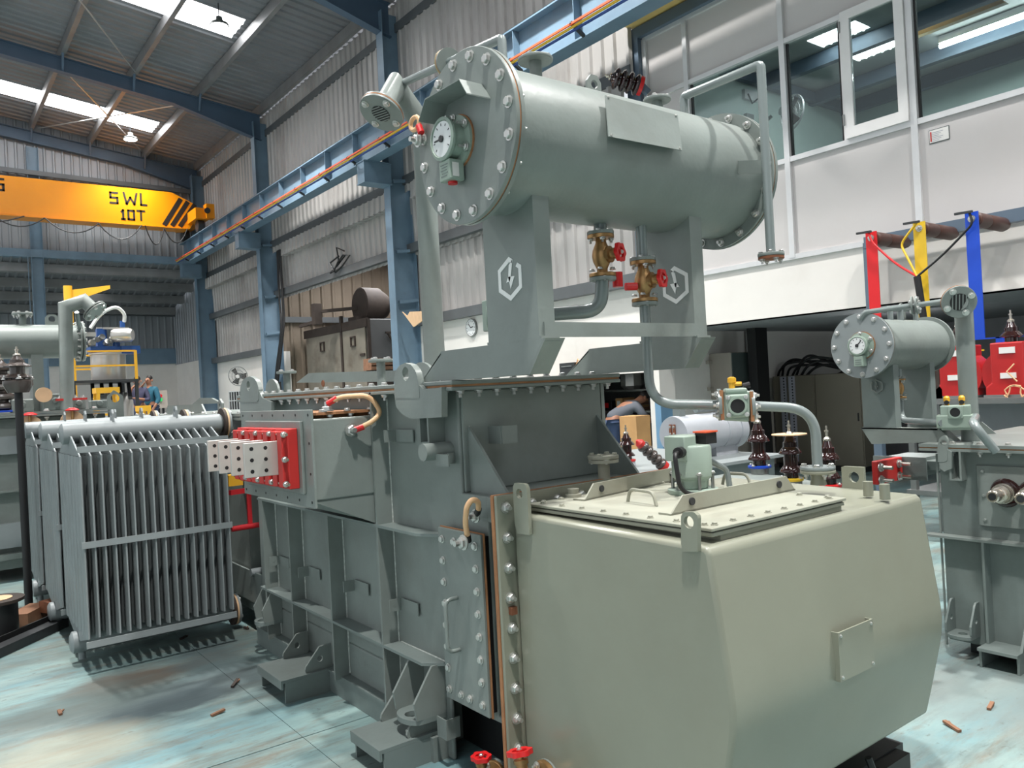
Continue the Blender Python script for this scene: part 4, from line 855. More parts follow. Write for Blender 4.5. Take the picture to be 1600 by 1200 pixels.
# oil gauge on the end cover, under a rain hood
gc = at(718, 222, 'x', xc0); gx = xc0
q = G(); q.lathe(gc, (-1, 0, 0), [(.088, 0), (.088, .006)], 32); q.obj('gauge_gasket', 'gasket', T)
q = G(); q.lathe(gc, (-1, 0, 0), [(.084, .006), (.084, .016), (.06, .02), (.058, .05), (.066, .055), (.07, .062), (.07, .07), (.06, .073), (.058, .066), (0, .066)], 36); gb = q.obj('oil_gauge', 'castgreen', T, 35, label='pale green dial oil gauge')
q = G(); q.cyl(gc+V(-.0665, 0, 0), gc+V(-.0685, 0, 0), .057, 36); q.obj('dial', 'dial', gb)
q = G()
for k in range(9):
    t = -.7+k*4.5/8; e = V(0, math.cos(t), math.sin(t)); q.bar(gc+V(-.069, 0, 0)+e*.042, gc+V(-.069, 0, 0)+e*.05, .003, .001, (1, 0, 0))
q.obj('dial_print', 'darkmetal', gb, None); q = G(); q.bar(gc+V(-.071, 0, 0), gc+V(-.071, .042, .0), .005, .002, (1, 0, 0)); q.cyl(gc+V(-.069, 0, 0), gc+V(-.075, 0, 0), .011, 16); q.obj('needle', 'darkmetal', gb)
for k in range(6):
    t = .5+k*PI/3; e = V(0, math.cos(t), math.sin(t)); p = gc+e*.075
    q = G(); q.cyl(p+V(-.014, 0, 0), p+V(-.05, 0, 0), .005, 8); q.obj('stud', 'galv', gb); bolt(gb, p+V(-.02, 0, 0), (-1, 0, 0), .01)
    q = G(); q.box(gc.x-.05, gc.x-.018, p.y-.006, p.y+.006, p.z-.006, p.z+.006)
q = G(); q.box(gc.x-.065, gc.x-.008, gc.y-.032, gc.y+.032, gc.z-.135, gc.z-.068); tb = q.obj('terminal_box', 'castgreen', gb, None, (.004, 2))
G().box(gc.x-.055, gc.x-.03, gc.y-.0332, gc.y-.032, gc.z-.125, gc.z-.08).obj('label_strip', 'label', gb, None)
q = G()
for k in range(5): q.box(gc.x-.0658, gc.x-.065, gc.y-.02+.004*(k % 3), gc.y+.022-.006*(k % 2), gc.z-.085-k*.009, gc.z-.082-k*.009)
q.obj('raised_lettering', 'paint2', gb, None)
q = G(); q.cyl(gc+V(-.035, 0, -.143), gc+V(-.035, 0, -.135), .016, 14); q.obj('gland_cap', 'redwheel', gb, label='red gland cap')
hp_ = P_([(654,190),(664,156),(717,125),(729,147)], 'x', xc0-.09); d = V(.09, 0, 0)
q = G()
for a_, b_ in zip(hp_, hp_[1:]): q.add([a_, b_, b_+d, a_+d, a_+V(0,0,.004), b_+V(0,0,.004), b_+d+V(0,0,.004), a_+d+V(0,0,.004)], [(0,3,2,1),(4,5,6,7),(0,1,5,4),(1,2,6,5),(2,3,7,6),(3,0,4,7)])
q.obj('rain_hood', 'paint', ca, None)
lp_ = at(653, 197, 'x', xc0-.02); q = G(); q.tube([lp_+V(0, .03*math.sin(t)+.02, .022*math.cos(t)+.015) for t in np.linspace(0, 2*PI, 14)], .008, 8); q.obj('cable_loop', 'tan', ca)
q = G(); q.cyl(lp_+V(0, -.005, .0), lp_+V(0, -.02, -.03), .012, 10); q.obj('red_sleeve', 'redwheel', ca); bolt(ca, lp_+V(-.0, .0, -.05), (-1, 0, 0), .017, NUT)
# fittings on the drum
def drum_top(px_, x_guess=None):
    return at(px_[0], px_[1], 'y', CY)
p = drum_top((838, 125)); q = G(); q.cyl((p.x, CY, CZ+SR-.01), (p.x, CY, CZ+SR+.075), .022, 16); s_ = q.obj('stub_pipe', 'paint', T); flange(s_, (p.x, CY, CZ+SR+.075), (0, 0, 1), .062, .012, 'paint', 4, .008)
p = drum_top((1027, 165)); q = G(); q.cyl((p.x, CY, CZ+SR-.01), (p.x, CY, CZ+SR+.045), .022, 16); s_ = q.obj('stub_pipe', 'paint', T); flange(s_, (p.x, CY, CZ+SR+.045), (0, 0, 1), .055, .012, 'paint', 4, .008)
p = drum_top((930, 155)); eye_plate(con, [(p.x-.035, CY, CZ+SR-.01), (p.x-.035, CY, CZ+SR+.06), (p.x-.016, CY, CZ+SR+.085), (p.x+.016, CY, CZ+SR+.085), (p.x+.035, CY, CZ+SR+.06), (p.x+.035, CY, CZ+SR-.01)], (p.x, CY, CZ+SR+.05), .016, .012, (0, 1, 0))
a_ = P_([(946,149),(1059,180)], 'y', CY-SR+.01)+P_([(1066,235),(951,213)], 'y', CY-SR-.035)
q = G(); q.prism(a_, (0, .004, 0)); npz = q.obj('name_plate', 'paint', T, None, label='blank grey name plate')
for p in a_: bolt(npz, p.lerp(sum(a_, V(0,0,0))/4, .07), (0, -1, 0), .004)
for x in (a_[0].x+.06, a_[1].x-.06): G().bar((x, CY-SR-.01, CZ+.05), (x, CY-SR+.05, CZ+.09), .02, .004).obj('plate_bracket', 'paint', npz, None)
# breather pipe at the far end of the drum
p0 = at(1070, 190, 'y', CY); xb_ = p0.x; zt = at(1072, 152, 'y', CY).z; y2 = xb_/(at(1194, 200, 'y', 1.).x)
zb_ = at(1198, 395, 'y', y2).z
q = G(); q.tube(bend([(xb_, CY, CZ+SR-.03), (xb_, CY, zt), (xb_, y2, zt), (xb_, y2, zb_)], .015, 4), .017, 14); bp_ = q.obj('breather_pipe', 'pipe', T)
flange(bp_, (xb_, y2, zb_-.012), (0, 0, 1), .048, .012, 'paint', 4, .008); G().lathe((xb_, y2, zb_-.022), (0, 0, 1), [(.047, 0), (.047, .009)], 24).obj('blank_flange', 'rust', bp_); bolt_circle(bp_, (xb_, y2, zb_-.022), (0, 0, -1), .036, 4, .008, NUT, .5)
a1 = at(1140, 262, 'y', CY-SR*.8); b1 = V(xb_, y2+.01, at(1190, 258, 'y', y2).z)
q = G(); q.bar(a1, b1, .006, .05, (0, 0, 1)); q.obj('pipe_strap', 'paint', T, None)
# explosion vent
vx, vy = at(676, 500, 'y', 3.2).x, 3.2
vt = at(690, 195, 'y', vy); ve = at(618, 136, 'y', vy-.02); vn = V(-.54, -.16, -.83).normalized(); vf_ = at(598, 172, 'y', vy-.12)
q = G(); q.mitre([(vx, vy, 1.6), (vx, vy, vt.z-.02), ve, vf_], .05, 22); vp = q.obj('explosion_vent', 'paint', T, 50)
flange(vp, vf_-vn*.004, vn, .10, .010, 'paint', 4, .011, 'vent_flange'); G().lathe(vf_+vn*.006, vn, [(.1, 0), (.1, .005)], 28).obj('vent_gasket', 'gasket', vp); flange(vp, vf_+vn*.011, vn, .10, .012, 'paint', 4, .012, 'vent_flange')
u, w, a = basis(vn); q = G(); c0 = vf_+vn*.0235; q.lathe(c0, vn, [(.042, 0), (.042, .0015)], 24); q.obj('vent_mesh', 'black', vp)
q = G()
for k in range(-3, 4): L_ = math.sqrt(max(.0001, .042**2-(k*.0115)**2)); q.bar(c0+vn*.003+w*(k*.0115)-u*L_, c0+vn*.003+w*(k*.0115)+u*L_, .004, .004, vn)
q.obj('vent_slat', 'paint', vp, None)
flange(vp, (vx, vy, 1.60), (0, 0, 1), .085, .014, 'paint', 6, .011, 'base_flange', None, True); q = G(); q.cyl((vx, vy, 1.54), (vx, vy, 1.60), .05, 20); q.obj('vent_base', 'paint', vp); flange(vp, (vx, vy, 1.583), (0, 0, 1), .085, .014, 'paint', 6, .001)
pA, pB = ve+V(.03, -.0, .02), at(784, 60, 'y', CY+.1)
q = G(); q.tube(bend([pA, pB, V(pB.x, pB.y, CZ+SR-.04)], .01, 2), .0165, 12); eq = q.obj('equaliser_pipe', 'pipe', T)
mid = pA.lerp(pB, .53); dd = (pB-pA).normalized()
flange(eq, mid, -dd, .056, .010, 'goldflange', 4, .011); G().lathe(mid, dd, [(.056, 0), (.056, .006)], 24).obj('flange_gasket', 'gasket', eq); G().lathe(mid+dd*.006, dd, [(.056, 0), (.056, .01)], 24).obj('flange', 'paint', eq)
# valves and pipes under the drum, gas relay
v1x = at(940, 400, 'y', CY).x; z1_ = at(940, 400, 'y', CY).z
q = G(); q.cyl((v1x, CY, z1_+.09), (v1x, CY, CZ-SR+.01), .024, 16); q.obj('oil_pipe', 'pipe', T)
gate_valve(T, (v1x, CY, z1_), (0, 0, 1), (.3, -.95, .05), .86, .85)
e_ = at(868, 495, 'y', CY+.25); 
q = G(); q.tube(bend([(v1x, CY, z1_-.075), (v1x, CY+.02, e_.z), (v1x-.1, CY+.14, e_.z), (v1x-.22, CY+.28, e_.z)], .2, 10), .026, 14); q.obj('oil_pipe', 'pipe', T)
gp = V(v1x-.2, CY+.255, e_.z); dd = V(-.12, .14, 0).normalized(); flange(T, gp, -dd, .062, .012, 'paint', 4, .010)
q = G(); q.lathe(gp+dd*.01, dd, [(.05, 0), (.05, .09), (.06, .1), (.06, .11)], 20); q.box(gp.x-.1, gp.x-.02, gp.y+.03, gp.y+.11, gp.z-.05, gp.z+.07); q.obj('gas_relay', 'castgreen', T, 35, (.003, 1), label='pale green gas relay half hidden by the leg')
q = G(); q.lathe(gp+V(-.05, .06, .07), (0, 0, 1), [(.012, 0), (.012, .03), (.018, .032), (.018, .045), (.006, .05)], 12); q.obj('test_cock', 'brass', T)
v2x = at(1006, 440, 'y', 2.10).x; z2_ = at(1006, 440, 'y', 2.10).z; y_ = 2.10
q = G(); q.cyl((v2x, y_, z2_+.08), (v2x, y_, CZ-SR+.02), .019, 16); q.obj('oil_pipe', 'pipe', T)
gate_valve(T, (v2x, y_, z2_), (0, 0, 1), (.3, -.95, .05), .86, .85)
q = G(); q.cyl((v2x-.11, y_+.03, z2_-.02), (v2x-.11, y_+.03, z2_+.035), .02, 12); q.obj('cap_tag', 'redwheel', T, label='red plastic cap'); q = G(); q.cyl((v2x-.08, y_+.02, z2_-.02), (v2x-.04, y_, z2_-.02), .015, 10); q.obj('cap_tag', 'redwheel', T, label='red plastic cap')
fl0 = at(1279, 757, 'z', LZ); pe = V(fl0.x, fl0.y, at(1276, 690, 'y', fl0.y).z)
q = G(); q.lathe(fl0, (0, 0, 1), [(.03, 0), (.026, .02), (.026, .04)], 18); q.obj('stub_pipe', 'olive', T); f_ = flange(T, fl0+V(0, 0, .055), (0, 0, 1), .062, .012, 'pipe', 4, .010, 'flange', None, False); f_ = flange(T, fl0+V(0, 0, .042), (0, 0, 1), .062, .012, 'olive', 4, .001); bolt_circle(f_, fl0+V(0, 0, .042), (0, 0, -1), .046, 4, .009, NUT, .5)
st = V(v2x, y_, 0); hd = V(pe.x-st.x, pe.y-st.y, 0); HL = hd.length; hd.normalize()
rz = 1.395
r0, r1 = st+hd*(HL*.42)+V(0, 0, rz), st+hd*(HL*.64)+V(0, 0, rz-.01)
q = G(); q.tube(bend([(v2x, y_, z2_-.07), (v2x, y_, rz+.015), r0], .1, 10), .0185, 14); q.obj('oil_pipe', 'pipe', T)
q = G(); q.tube(bend([r1, V(pe.x, pe.y, rz-.03), fl0+V(0, 0, .06)], .14, 12), .0185, 14); q.obj('oil_pipe', 'pipe', T)
u = hd; n_ = V(hd.y, -hd.x, 0)  # towards the camera side
if n_.y > 0: n_ = -n_
rc = (r0+r1)/2
q = G()
for p, s_ in ((r0, 1), (r1, -1)): q.lathe(p, hd*s_, [(.06, 0), (.06, .012)], 24)
q.obj('relay_flange', 'pipe', T); q = G()
for p, s_ in ((r0, 1), (r1, -1)): q.bar(p+hd*(s_*.012)-V(0, 0, .055), p+hd*(s_*.012)+V(0, 0, .055), .10, .012, hd)
q.obj('relay_gasket', 'gasket', T, None)
q = G(); q.bar(r0+hd*.018, r1-hd*.018, .09, .115); q.bar(rc-hd*.04+V(0, 0, .055), rc+hd*.04+V(0, 0, .055), .1, .02); q.bar(rc-hd*.042+n_*.055, rc+hd*.042+n_*.055, .03, .085); rl = q.obj('gas_relay', 'castgreen', T, None, (.008, 3), label='pale green gas relay with a round sight glass')
q = G(); q.ring(rc+n_*.07, n_, .026, .034, .006, 28); q.obj('sight_rim', 'castgreen', rl); q = G(); q.cyl(rc+n_*.0705, rc+n_*.0715, .027, 28); q.obj('sight_glass', 'black', rl)
for i in (-1, 1):
    for j in (-1, 1): bolt(rl, rc+n_*.07+hd*(i*.032)+V(0, 0, j*.032), n_, .006)
q = G(); q.lathe(rc+V(0, 0, .063)-hd*.01, (0, 0, 1), [(.012, 0), (.012, .022), (.016, .024), (.016, .04), (.006, .045)], 12); q.cyl(rc+V(0, 0, .08), rc+V(0, 0, .08)+hd*.025, .008, 8); q.obj('test_cock', 'yellow', rl); q = G(); q.cyl(rc+hd*.03+V(0, 0, .07), rc+hd*.055+V(0, 0, .075), .012, 10); q.obj('cock_knob', 'black', rl)
bolt_circle(T, r1, hd, .046, 6, .009, NUT); bolt_circle(T, r0, -hd, .046, 6, .009, NUT)
# ================================================================ radiators of the transformer behind
def radiator(y0, label):
    r = thing('radiator', label, 'radiator', (1.15, y0+.4, .17), 'radiator banks')
    xs = np.linspace(.745, 1.545, 16); D = .76; z0, z1 = .19, 1.29
    for x in xs:
        q = G(); fl_ = []; n = 7
        for k in range(n):
            a, b = y0+D*k/n, y0+D*(k+1)/n; fl_ += [(a+.012, .004), (a+.03, .012), (b-.03, .012), (b-.012, .004)]
        L_ = [(y, x-d) for y, d in fl_]; R_ = [(y, x+d) for y, d in reversed(fl_)]
        ring = [(y0, x-.004)]+L_+[(y0+D, x-.004), (y0+D, x+.004)]+R_+[(y0, x+.004)]; m = len(ring)
        vs = [(xx, yy, z0+.03) for yy, xx in ring]+[(xx, yy, z1-.05) for yy, xx in ring]; fs = [(i, (i+1) % m, m+(i+1) % m, m+i) for i in range(m)]
        q.add(vs, fs)
        yc = y0+D/2
        q.prism([(x-.004, y0, z1-.05), (x-.004, yc-.10, z1+.06), (x-.004, yc+.10, z1+.06), (x-.004, y0+D, z1-.05)], (.008, 0, 0))
        q.prism([(x-.004, y0, z0+.03), (x-.004, yc-.10, z0-.04), (x-.004, yc+.10, z0-.04), (x-.004, y0+D, z0+.03)], (.008, 0, 0))
        q.obj('fin', 'rad', r, 30)
    for z in (z1-.01, .745, z0):
        q = G(); q.box(.73, 1.56, y0-.012, y0, z-.018, z+.018); q.obj('strap', 'rad', r, None)
    q = G(); q.bar((.735, y0, z1-.03), (.735, y0+.3, z1+.05), .02, .006, (1, 0, 0))
    yc = y0+D/2
    for z in (1.365, .125):
        q = G(); q.lathe((.70, yc, z), (1, 0, 0), [(.045, 0), (.064, .012), (.064, .93), (.05, .945), (.05, .97)], 24); h = q.obj('header_pipe', 'rad', r)
        flange(h, (1.672, yc, z), (1, 0, 0), .1, .015, 'rad', 4, .011); G().lathe((1.66, yc, z), (1, 0, 0), [(.1, 0), (.1, .011)], 24).obj('flange_gasket', 'wood', h)
        G().lathe((1.642, yc, z), (1, 0, 0), [(.1, 0), (.1, .017)], 24).obj('valve_flange', 'soot', h)
    G().cyl((.76, yc, .02), (.76, yc, .08), .02, 12).obj('drain_plug', 'rad', r)
    for x in (.98, 1.35): eye_plate(r, [(x, yc-.035, 1.41), (x, yc-.035, 1.47), (x, yc-.02, 1.495), (x, yc+.02, 1.495), (x, yc+.035, 1.47), (x, yc+.035, 1.41)], (x, yc, 1.465), .016, .012, (1, 0, 0), 'lifting_eye', 'rad')
    return r
radiator(5.0, 'nearest grey finned radiator, with its cross straps facing the open floor')
radiator(5.95, 'grey finned radiator second in the row, right behind the nearest one')
radiator(6.90, 'grey finned radiator farthest back in the row, beside the black pole')

# ================================================================ transformer behind the main one
B = thing('power_transformer', 'grey green transformer behind the large one, carrying the row of radiators', 'transformer', (2.2, 6.6, 0))
q = G(); q.box(1.75, 2.6, 5.25, 8.3, .12, 1.38); tb_ = q.obj('tank', 'paint', B, None, (.006, 2))
q = G(); q.box(1.70, 2.66, 5.18, 8.36, 1.38, 1.40); q.obj('tank_flange', 'paint', B, None); lb_ = G().box(1.70, 2.66, 5.18, 8.36, 1.405, 1.425).obj('lid', 'paint', B, None)
bolt_row(lb_, (1.74, 5.3, 1.425), (1.74, 8.3, 1.425), 12, (0, 0, 1), .013)
q = G(); q.box(1.72, 1.735, 4.93, 8.3, .20, .40); q.box(1.72, 1.80, 4.93, 8.3, .20, .215); q.obj('skid_beam', 'paint2', B, None)
for x in (1.90, 2.1): G().box(x, x+.012, 5.19, 5.25, .1, 1.38).obj('stiffener', 'paint', B, None)
q = G(); q.cyl((1.70, 5.12, .40), (2.1, 5.12, .40), .025, 12); q.obj('cross_pipe', 'rad', B)
a_, b_ = at(362, 827, 'y', 5.1), at(428, 816, 'y', 5.1); q = G(); q.cyl(a_, b_, .018, 12)
for px_ in (391, 425): p = at(px_, 822, 'y', 5.1); q.bar(p, V(p.x, 5.1, 1.0), .026, .02, (0, 1, 0))
q.bar((a_.x, 5.1, .93), (b_.x, 5.16, .93), .03, .03); q.obj('red_handle_frame', 'redpaint', B, None, label='red pipe frame')
p = at(364, 752, 'y', 5.12); G().box(p.x-.03, p.x+.06, 5.11, 5.19, p.z-.03, p.z+.04).obj('yellow_block', 'yellow', B, None, label='yellow wooden packing block')
q = G(); q.prism(P_([(300,632),(312,622),(330,622),(345,630)], 'x', 1.9), (.02, 0, 0)); q.obj('lid_lug', 'paint', lb_, None)
q = G(); q.prism([(1.78, 6.2, 1.425), (1.78, 6.3, 1.50), (1.78, 7.3, 1.50), (1.78, 7.4, 1.425)], (.012, 0, 0)); q.obj('lid_stiffener', 'paint', lb_, None)
eye_plate(lb_, [(1.72, 5.6, 1.425), (1.72, 5.6, 1.50), (1.72, 5.65, 1.53), (1.72, 5.7, 1.50), (1.72, 5.7, 1.425)], (1.72, 5.65, 1.48), .02, .015, (1, 0, 0))

# ================================================================ transformer at the far left
D = thing('power_transformer', 'grey green transformer at the far left with a horizontal drum and a gooseneck pipe', 'transformer', (0, 9.2, 0))
q = G(); q.box(-1.6, 1.5, 8.5, 10.2, .1, 1.46); td = q.obj('tank', 'paint', D, None, (.006, 2))
q = G(); q.box(-1.65, 1.58, 8.4, 10.3, 1.465, 1.485); q.obj('tank_flange', 'paint', D, None); ld_ = G().box(-1.65, 1.58, 8.4, 10.3, 1.49, 1.512).obj('lid', 'paint', D, None)
for k in range(9): bolt(td, (-.2+k*.2, 8.44, 1.46), (0, 0, -1), .018, NUT); bolt(ld_, (-.2+k*.2, 8.44, 1.512), (0, 0, 1), .018)
eye_plate(td, [(1.52, 8.47, 1.2), (1.52, 8.47, 1.62), (1.58, 8.47, 1.68), (1.66, 8.47, 1.62), (1.66, 8.47, 1.2)], (1.59, 8.47, 1.6), .04, .02, (0, 1, 0))
G().box(.55, .80, 8.42, 8.5, 1.14, 1.30).obj('name_plate', 'rad', td, None); G().box(.3, .8, 8.44, 8.5, .3, .52).obj('cover_plate', 'rad', td, None)
q = G(); q.box(-1.6, 1.5, 8.4, 8.5, .80, .82); q.box(-1.6, 1.5, 8.4, 8.5, .2, .25); q.obj('shelf', 'paint', td, None)
for p in ((47, 667), (113, 659)):
    c_ = at(*p, 'y', 8.3); q = G(); q.cyl((c_.x, 8.5, c_.z), (c_.x, 8.3, c_.z), .06, 16); v_ = q.obj('radiator_valve', 'paint', D)
    G().lathe((c_.x, 8.3, c_.z), (0, -1, 0), [(.10, 0), (.10, .02)], 28).obj('blank_disc', 'wood', v_, label='plywood blanking disc')
    q = G(); q.cyl((c_.x, 8.27, c_.z), (c_.x, 8.27, c_.z+.1), .012, 8); q.obj('spindle', 'brass', v_); q = G(); q.lathe((c_.x, 8.27, c_.z+.1), (0, 0, 1), [(.05, 0), (.06, .008), (.05, .016), (.02, .03)], 18); q.obj('handwheel', 'redwheel', v_)
zc = 2.195; q = G(); q.lathe((-2.2, 9.0, zc), (1, 0, 0), [(.165, 0), (.165, 3.6)], 48); dc = q.obj('conservator', 'paint', D, 30)
q = G(); q.lathe((1.37, 9.0, zc), (1, 0, 0), [(.2, 0), (.2, .016)], 48); q.obj('drum_flange', 'paint', D, 30); q = G(); q.lathe((1.398, 9.0, zc), (1, 0, 0), [(.2, 0), (.2, .016)], 48); q.obj('end_cover', 'paint', D, 30)
bolt_circle(dc, (1.37, 9.0, zc), (-1, 0, 0), .185, 18, .013, NUT); bolt_circle(dc, (1.414, 9.0, zc), (1, 0, 0), .185, 18, .013)
G().box(1.41, 1.53, 8.95, 9.0, zc+.05, zc+.09).obj('plate_bracket', 'alu', D, None)
for x in (-1.2, .95):
    q = G(); q.box(x, x+.02, 8.9, 9.15, 1.512, 2.08); q.box(x, x+.1, 8.9, 8.915, 1.512, 2.08); q.obj('conservator_leg', 'paint', D, None)
p = at(35, 495, 'y', 9.0); q = G(); q.cyl((p.x, 9.0, zc+.16), (p.x, 9.0, zc+.26), .03, 14); s_ = q.obj('stub_pipe', 'paint', D); flange(s_, (p.x, 9.0, zc+.26), (0, 0, 1), .09, .02, 'paint', 6, .013, 'flange', None, True)
p = at(81, 492, 'y', 9.0); eye_plate(D, [(p.x-.06, 9.0, zc+.15), (p.x-.06, 9.0, zc+.24), (p.x-.03, 9.0, zc+.27), (p.x+.03, 9.0, zc+.27), (p.x+.06, 9.0, zc+.24), (p.x+.06, 9.0, zc+.15)], (p.x, 9.0, zc+.225), .03, .016, (0, 1, 0))
a0, a1, a2, a3 = at(104, 612, 'y', 8.6), at(102, 480, 'y', 8.6), at(131, 470, 'y', 8.6), at(146, 484, 'y', 8.55)
q = G(); q.mitre([(a0.x, 8.6, 1.512), a1, a2, a3], .062, 20); gv = q.obj('explosion_vent', 'paint', D, 50); dn_ = (a3-a2).normalized(); flange(gv, a3, dn_, .12, .014, 'paint', 6, .014, 'vent_flange'); flange(gv, a3+dn_*.022, dn_, .12, .014, 'paint', 6, .014, 'vent_flange')
q = G(); q.tube([a2+V(-.05, .1, -.1), a2+V(0, .3, -.3)], .02, 8); q.obj('equaliser_pipe', 'pipe', D)
# small loose-looking fittings on its lid
for i, (x, w_, h_) in enumerate(((.75, .18, .12), (1.0, .22, .16), (1.25, .12, .1), (1.42, .14, .08))):
    q = G(); q.box(x, x+w_, 8.7, 8.9, 1.512, 1.512+h_); q.cyl((x+w_/2, 8.68, 1.512+h_*.6), (x+w_/2, 8.7, 1.512+h_*.6), .03, 12); q.obj('lid_fitting', 'paint2' if i % 2 else 'paint', D, None, (.01, 2))
q = G(); p = at(68, 617, 'y', 8.62); q.lathe(p, (0, -1, .0), [(.07, 0), (.07, .03)], 24); q.obj('blank_disc', 'wood', D)
q = G(); q.box(1.1, 1.36, 8.55, 8.62, 1.60, 1.62); q.obj('terminal_strip', 'redboard', D, None); bolt_row(D, (1.13, 8.58, 1.62), (1.33, 8.58, 1.62), 4, (0, 0, 1), .015, NUT)
def shed_stack(t, c, ax, n, R, step, r, cap=True, m='porcelain', ring_m=None):
    """glazed insulator with n sheds"""
    c = V(c); ax = V(ax).normalized(); pr = [(r*1.15, 0)]
    for k in range(n): h = k*step; pr += [(r, h+step*.03), (r, h+step*.30), (R, h+step*.36), (R, h+step*.42), (r*1.25, h+step*.62), (r, h+step*.72), (r, h+step*.98)] if n < 4 else [(r, h+step*.1), (R*.9, h+step*.25), (R, h+step*.5), (R*.9, h+step*.75), (r, h+step*.92)]
    pr += [(r*.8, n*step), (r*.45, n*step+step*.35)]; q = G(); q.lathe(c, ax, pr, 24); o = q.obj('porcelain', m, t, 40)
    if cap: q = G(); H = n*step+step*.35; q.lathe(c+ax*H, ax, [(r*.55, 0), (r*.55, step*.1), (r*.42, step*.16), (r*.2, step*.22), (r*.2, step*.45), (r*.3, step*.46), (r*.3, step*.56), (r*.14, step*.57), (r*.14, step*.8)], 14); q.obj('terminal_stud', 'chrome', t)
    if ring_m: q = G(); q.lathe(c-ax*.012, ax, [(R*1.02, 0), (R*1.05, .004), (R*1.05, .016), (R*.9, .018)], 20); q.obj('clamp_ring', ring_m, t)
    return o
p = at(28, 597, 'y', 7.0)
bp2 = thing('bushing_stand', 'dark grey ribbed bushing clamped on top of a black pole left of the radiators', 'insulator', (p.x, 7.0, 0))
shed_stack(bp2, (p.x, 7.0, p.z), (0, 0, 1), 2, .095, .085, .05, True, 'greyporc'); q = G(); q.cyl((p.x, 7.0, .02), (p.x, 7.0, p.z), .028, 14); q.lathe((p.x, 7.0, 0), (0, 0, 1), [(.16, 0), (.16, .02), (.03, .03)], 20); q.obj('pole', 'black', bp2)
q = G(); q.lathe((p.x, 7.0, p.z-.02), (0, 0, 1), [(.07, -.06), (.1, 0), (.1, .03), (.08, .04)], 18); q.obj('clamp', 'greyporc', bp2); bolt_circle(bp2, (p.x, 7.0, p.z+.02), (0, 0, 1), .085, 4, .016, NUT)
p = at(3, 645, 'y', 8.8); bd = thing('bushing', 'dark bushing with many sheds at the picture edge on the far left transformer', 'insulator', (p.x, 8.8, 1.512)); shed_stack(bd, (p.x, 8.8, 1.53), (0, 0, 1), 5, .12, .09, .06, True, 'greyporc', 'blubar')
# floor clutter on the left
p = at(-2, 1002, 'z', 0)
cr_ = thing('cable_reel', 'small dark cable reel standing on the floor below the bushing pole', 'reel', p)

for z_ in (0, .26): G().lathe(p+V(0, 0, z_), (0, 0, 1), [(.16, 0), (.16, .02)], 28).obj('reel_flange', 'soot', cr_)
G(); G().lathe(p+V(0, 0, .02), (0, 0, 1), [(.12, 0), (.12, .24)], 24).obj('wound_cable', 'black', cr_); G().lathe(p+V(0, 0, .281), (0, 0, 1), [(.09, 0), (.09, .004)], 24).obj('side_disc', 'wood', cr_)
sc_ = thing('steel_channel', 'long black steel channel lying on the floor left of the radiators', 'channel', (.5, 6.2, 0))
a_, b_ = at(-30, 1030, 'z', .03), at(98, 972, 'z', .03); G().bar(a_, b_, .09, .06).obj('web', 'darkmetal', sc_, None); G().bar(a_+V(-.045, .03, .04), b_+V(-.045, .03, .04), .012, .05).obj('edge', 'black', sc_, None)
sc2 = thing('timber_baulk', 'reddish timber baulk lying behind the black channel on the floor', 'timber', (.6, 7.0, 0)); a_, b_ = at(5, 1000, 'z', .05), at(60, 948, 'z', .05); q = G(); q.bar(a_+V(.12, .45, 0), b_+V(.0, -.10, 0), .14, .1); q.obj('baulk', 'timber', sc2, None); q = G(); q.bar(a_+V(.3, .5, .05), a_+V(.55, .62, .05), .16, .08); q.obj('offcut', 'rust', sc2, None)
p = at(-1, 1165, 'y', 3.0); rs = thing('red_post', 'red pipe post just inside the bottom left corner of the picture', 'post', (p.x, 3.0, 0)); q = G(); q.cyl((p.x, 3.0, 0), (p.x-.03, 3.0, .42), .022, 14); q.obj('tube', 'redpaint', rs); G().lathe((p.x-.005, 3.0, 0), (0, 0, 1), [(.06, 0), (.06, .012)], 16).obj('foot_plate', 'redpaint', rs)

# ================================================================ transformer on the right
R_ = thing('power_transformer', 'grey green transformer at the right edge with a small drum and two side bushings', 'transformer', (4.9, .9, 0))
XF = 4.3; RZ = 1.055; q = G(); q.box(XF, 5.5, -.6, 1.985, .06, RZ); tr = q.obj('tank', 'paint2', R_, None, (.006, 2))
q = G(); q.box(XF-.06, 5.56, -.66, 2.06, RZ, RZ+.014); q.obj('tank_flange', 'paint', R_, None); G().box(XF-.056, 5.55, -.65, 2.055, RZ+.014, RZ+.02).obj('lid_gasket', 'gasket', R_, None); lr = G().box(XF-.06, 5.56, -.66, 2.06, RZ+.02, RZ+.036).obj('lid', 'paint', R_, None)
for k in range(9): bolt(tr, (XF-.03, 1.90-k*.13, RZ-.001), (0, 0, -1), .012, NUT); bolt(lr, (XF-.03, 1.90-k*.13, RZ+.036), (0, 0, 1), .012)
q = G(); q.box(XF-.07, XF, -.6, 2.05, .605, .617); q.obj('shelf', 'paint', tr, None)
for y in (1.76, 1.2): G().box(XF-.07, XF, y, y+.012, .06, .605).obj('stiffener', 'paint2', tr, None)
G().box(XF-.006, XF, 1.99, 2.0, 0.03, RZ-.02).obj('corner_edge', 'paint', tr, None)
lgp = P_([(1465,722),(1465,695),(1467,686),(1472,681),(1477,681),(1480,687),(1480,722)], 'x', XF-.07); eye_plate(tr, lgp, at(1474, 692, 'x', XF-.07), .017, .02, (1, 0, 0))
q = G(); q.prism(P_([(1466,712),(1480,702),(1487,706),(1487,732),(1475,737),(1469,732)], 'x', XF-.068), (.018, 0, 0)); q.obj('lifting_lug_web', 'paint', tr, None)
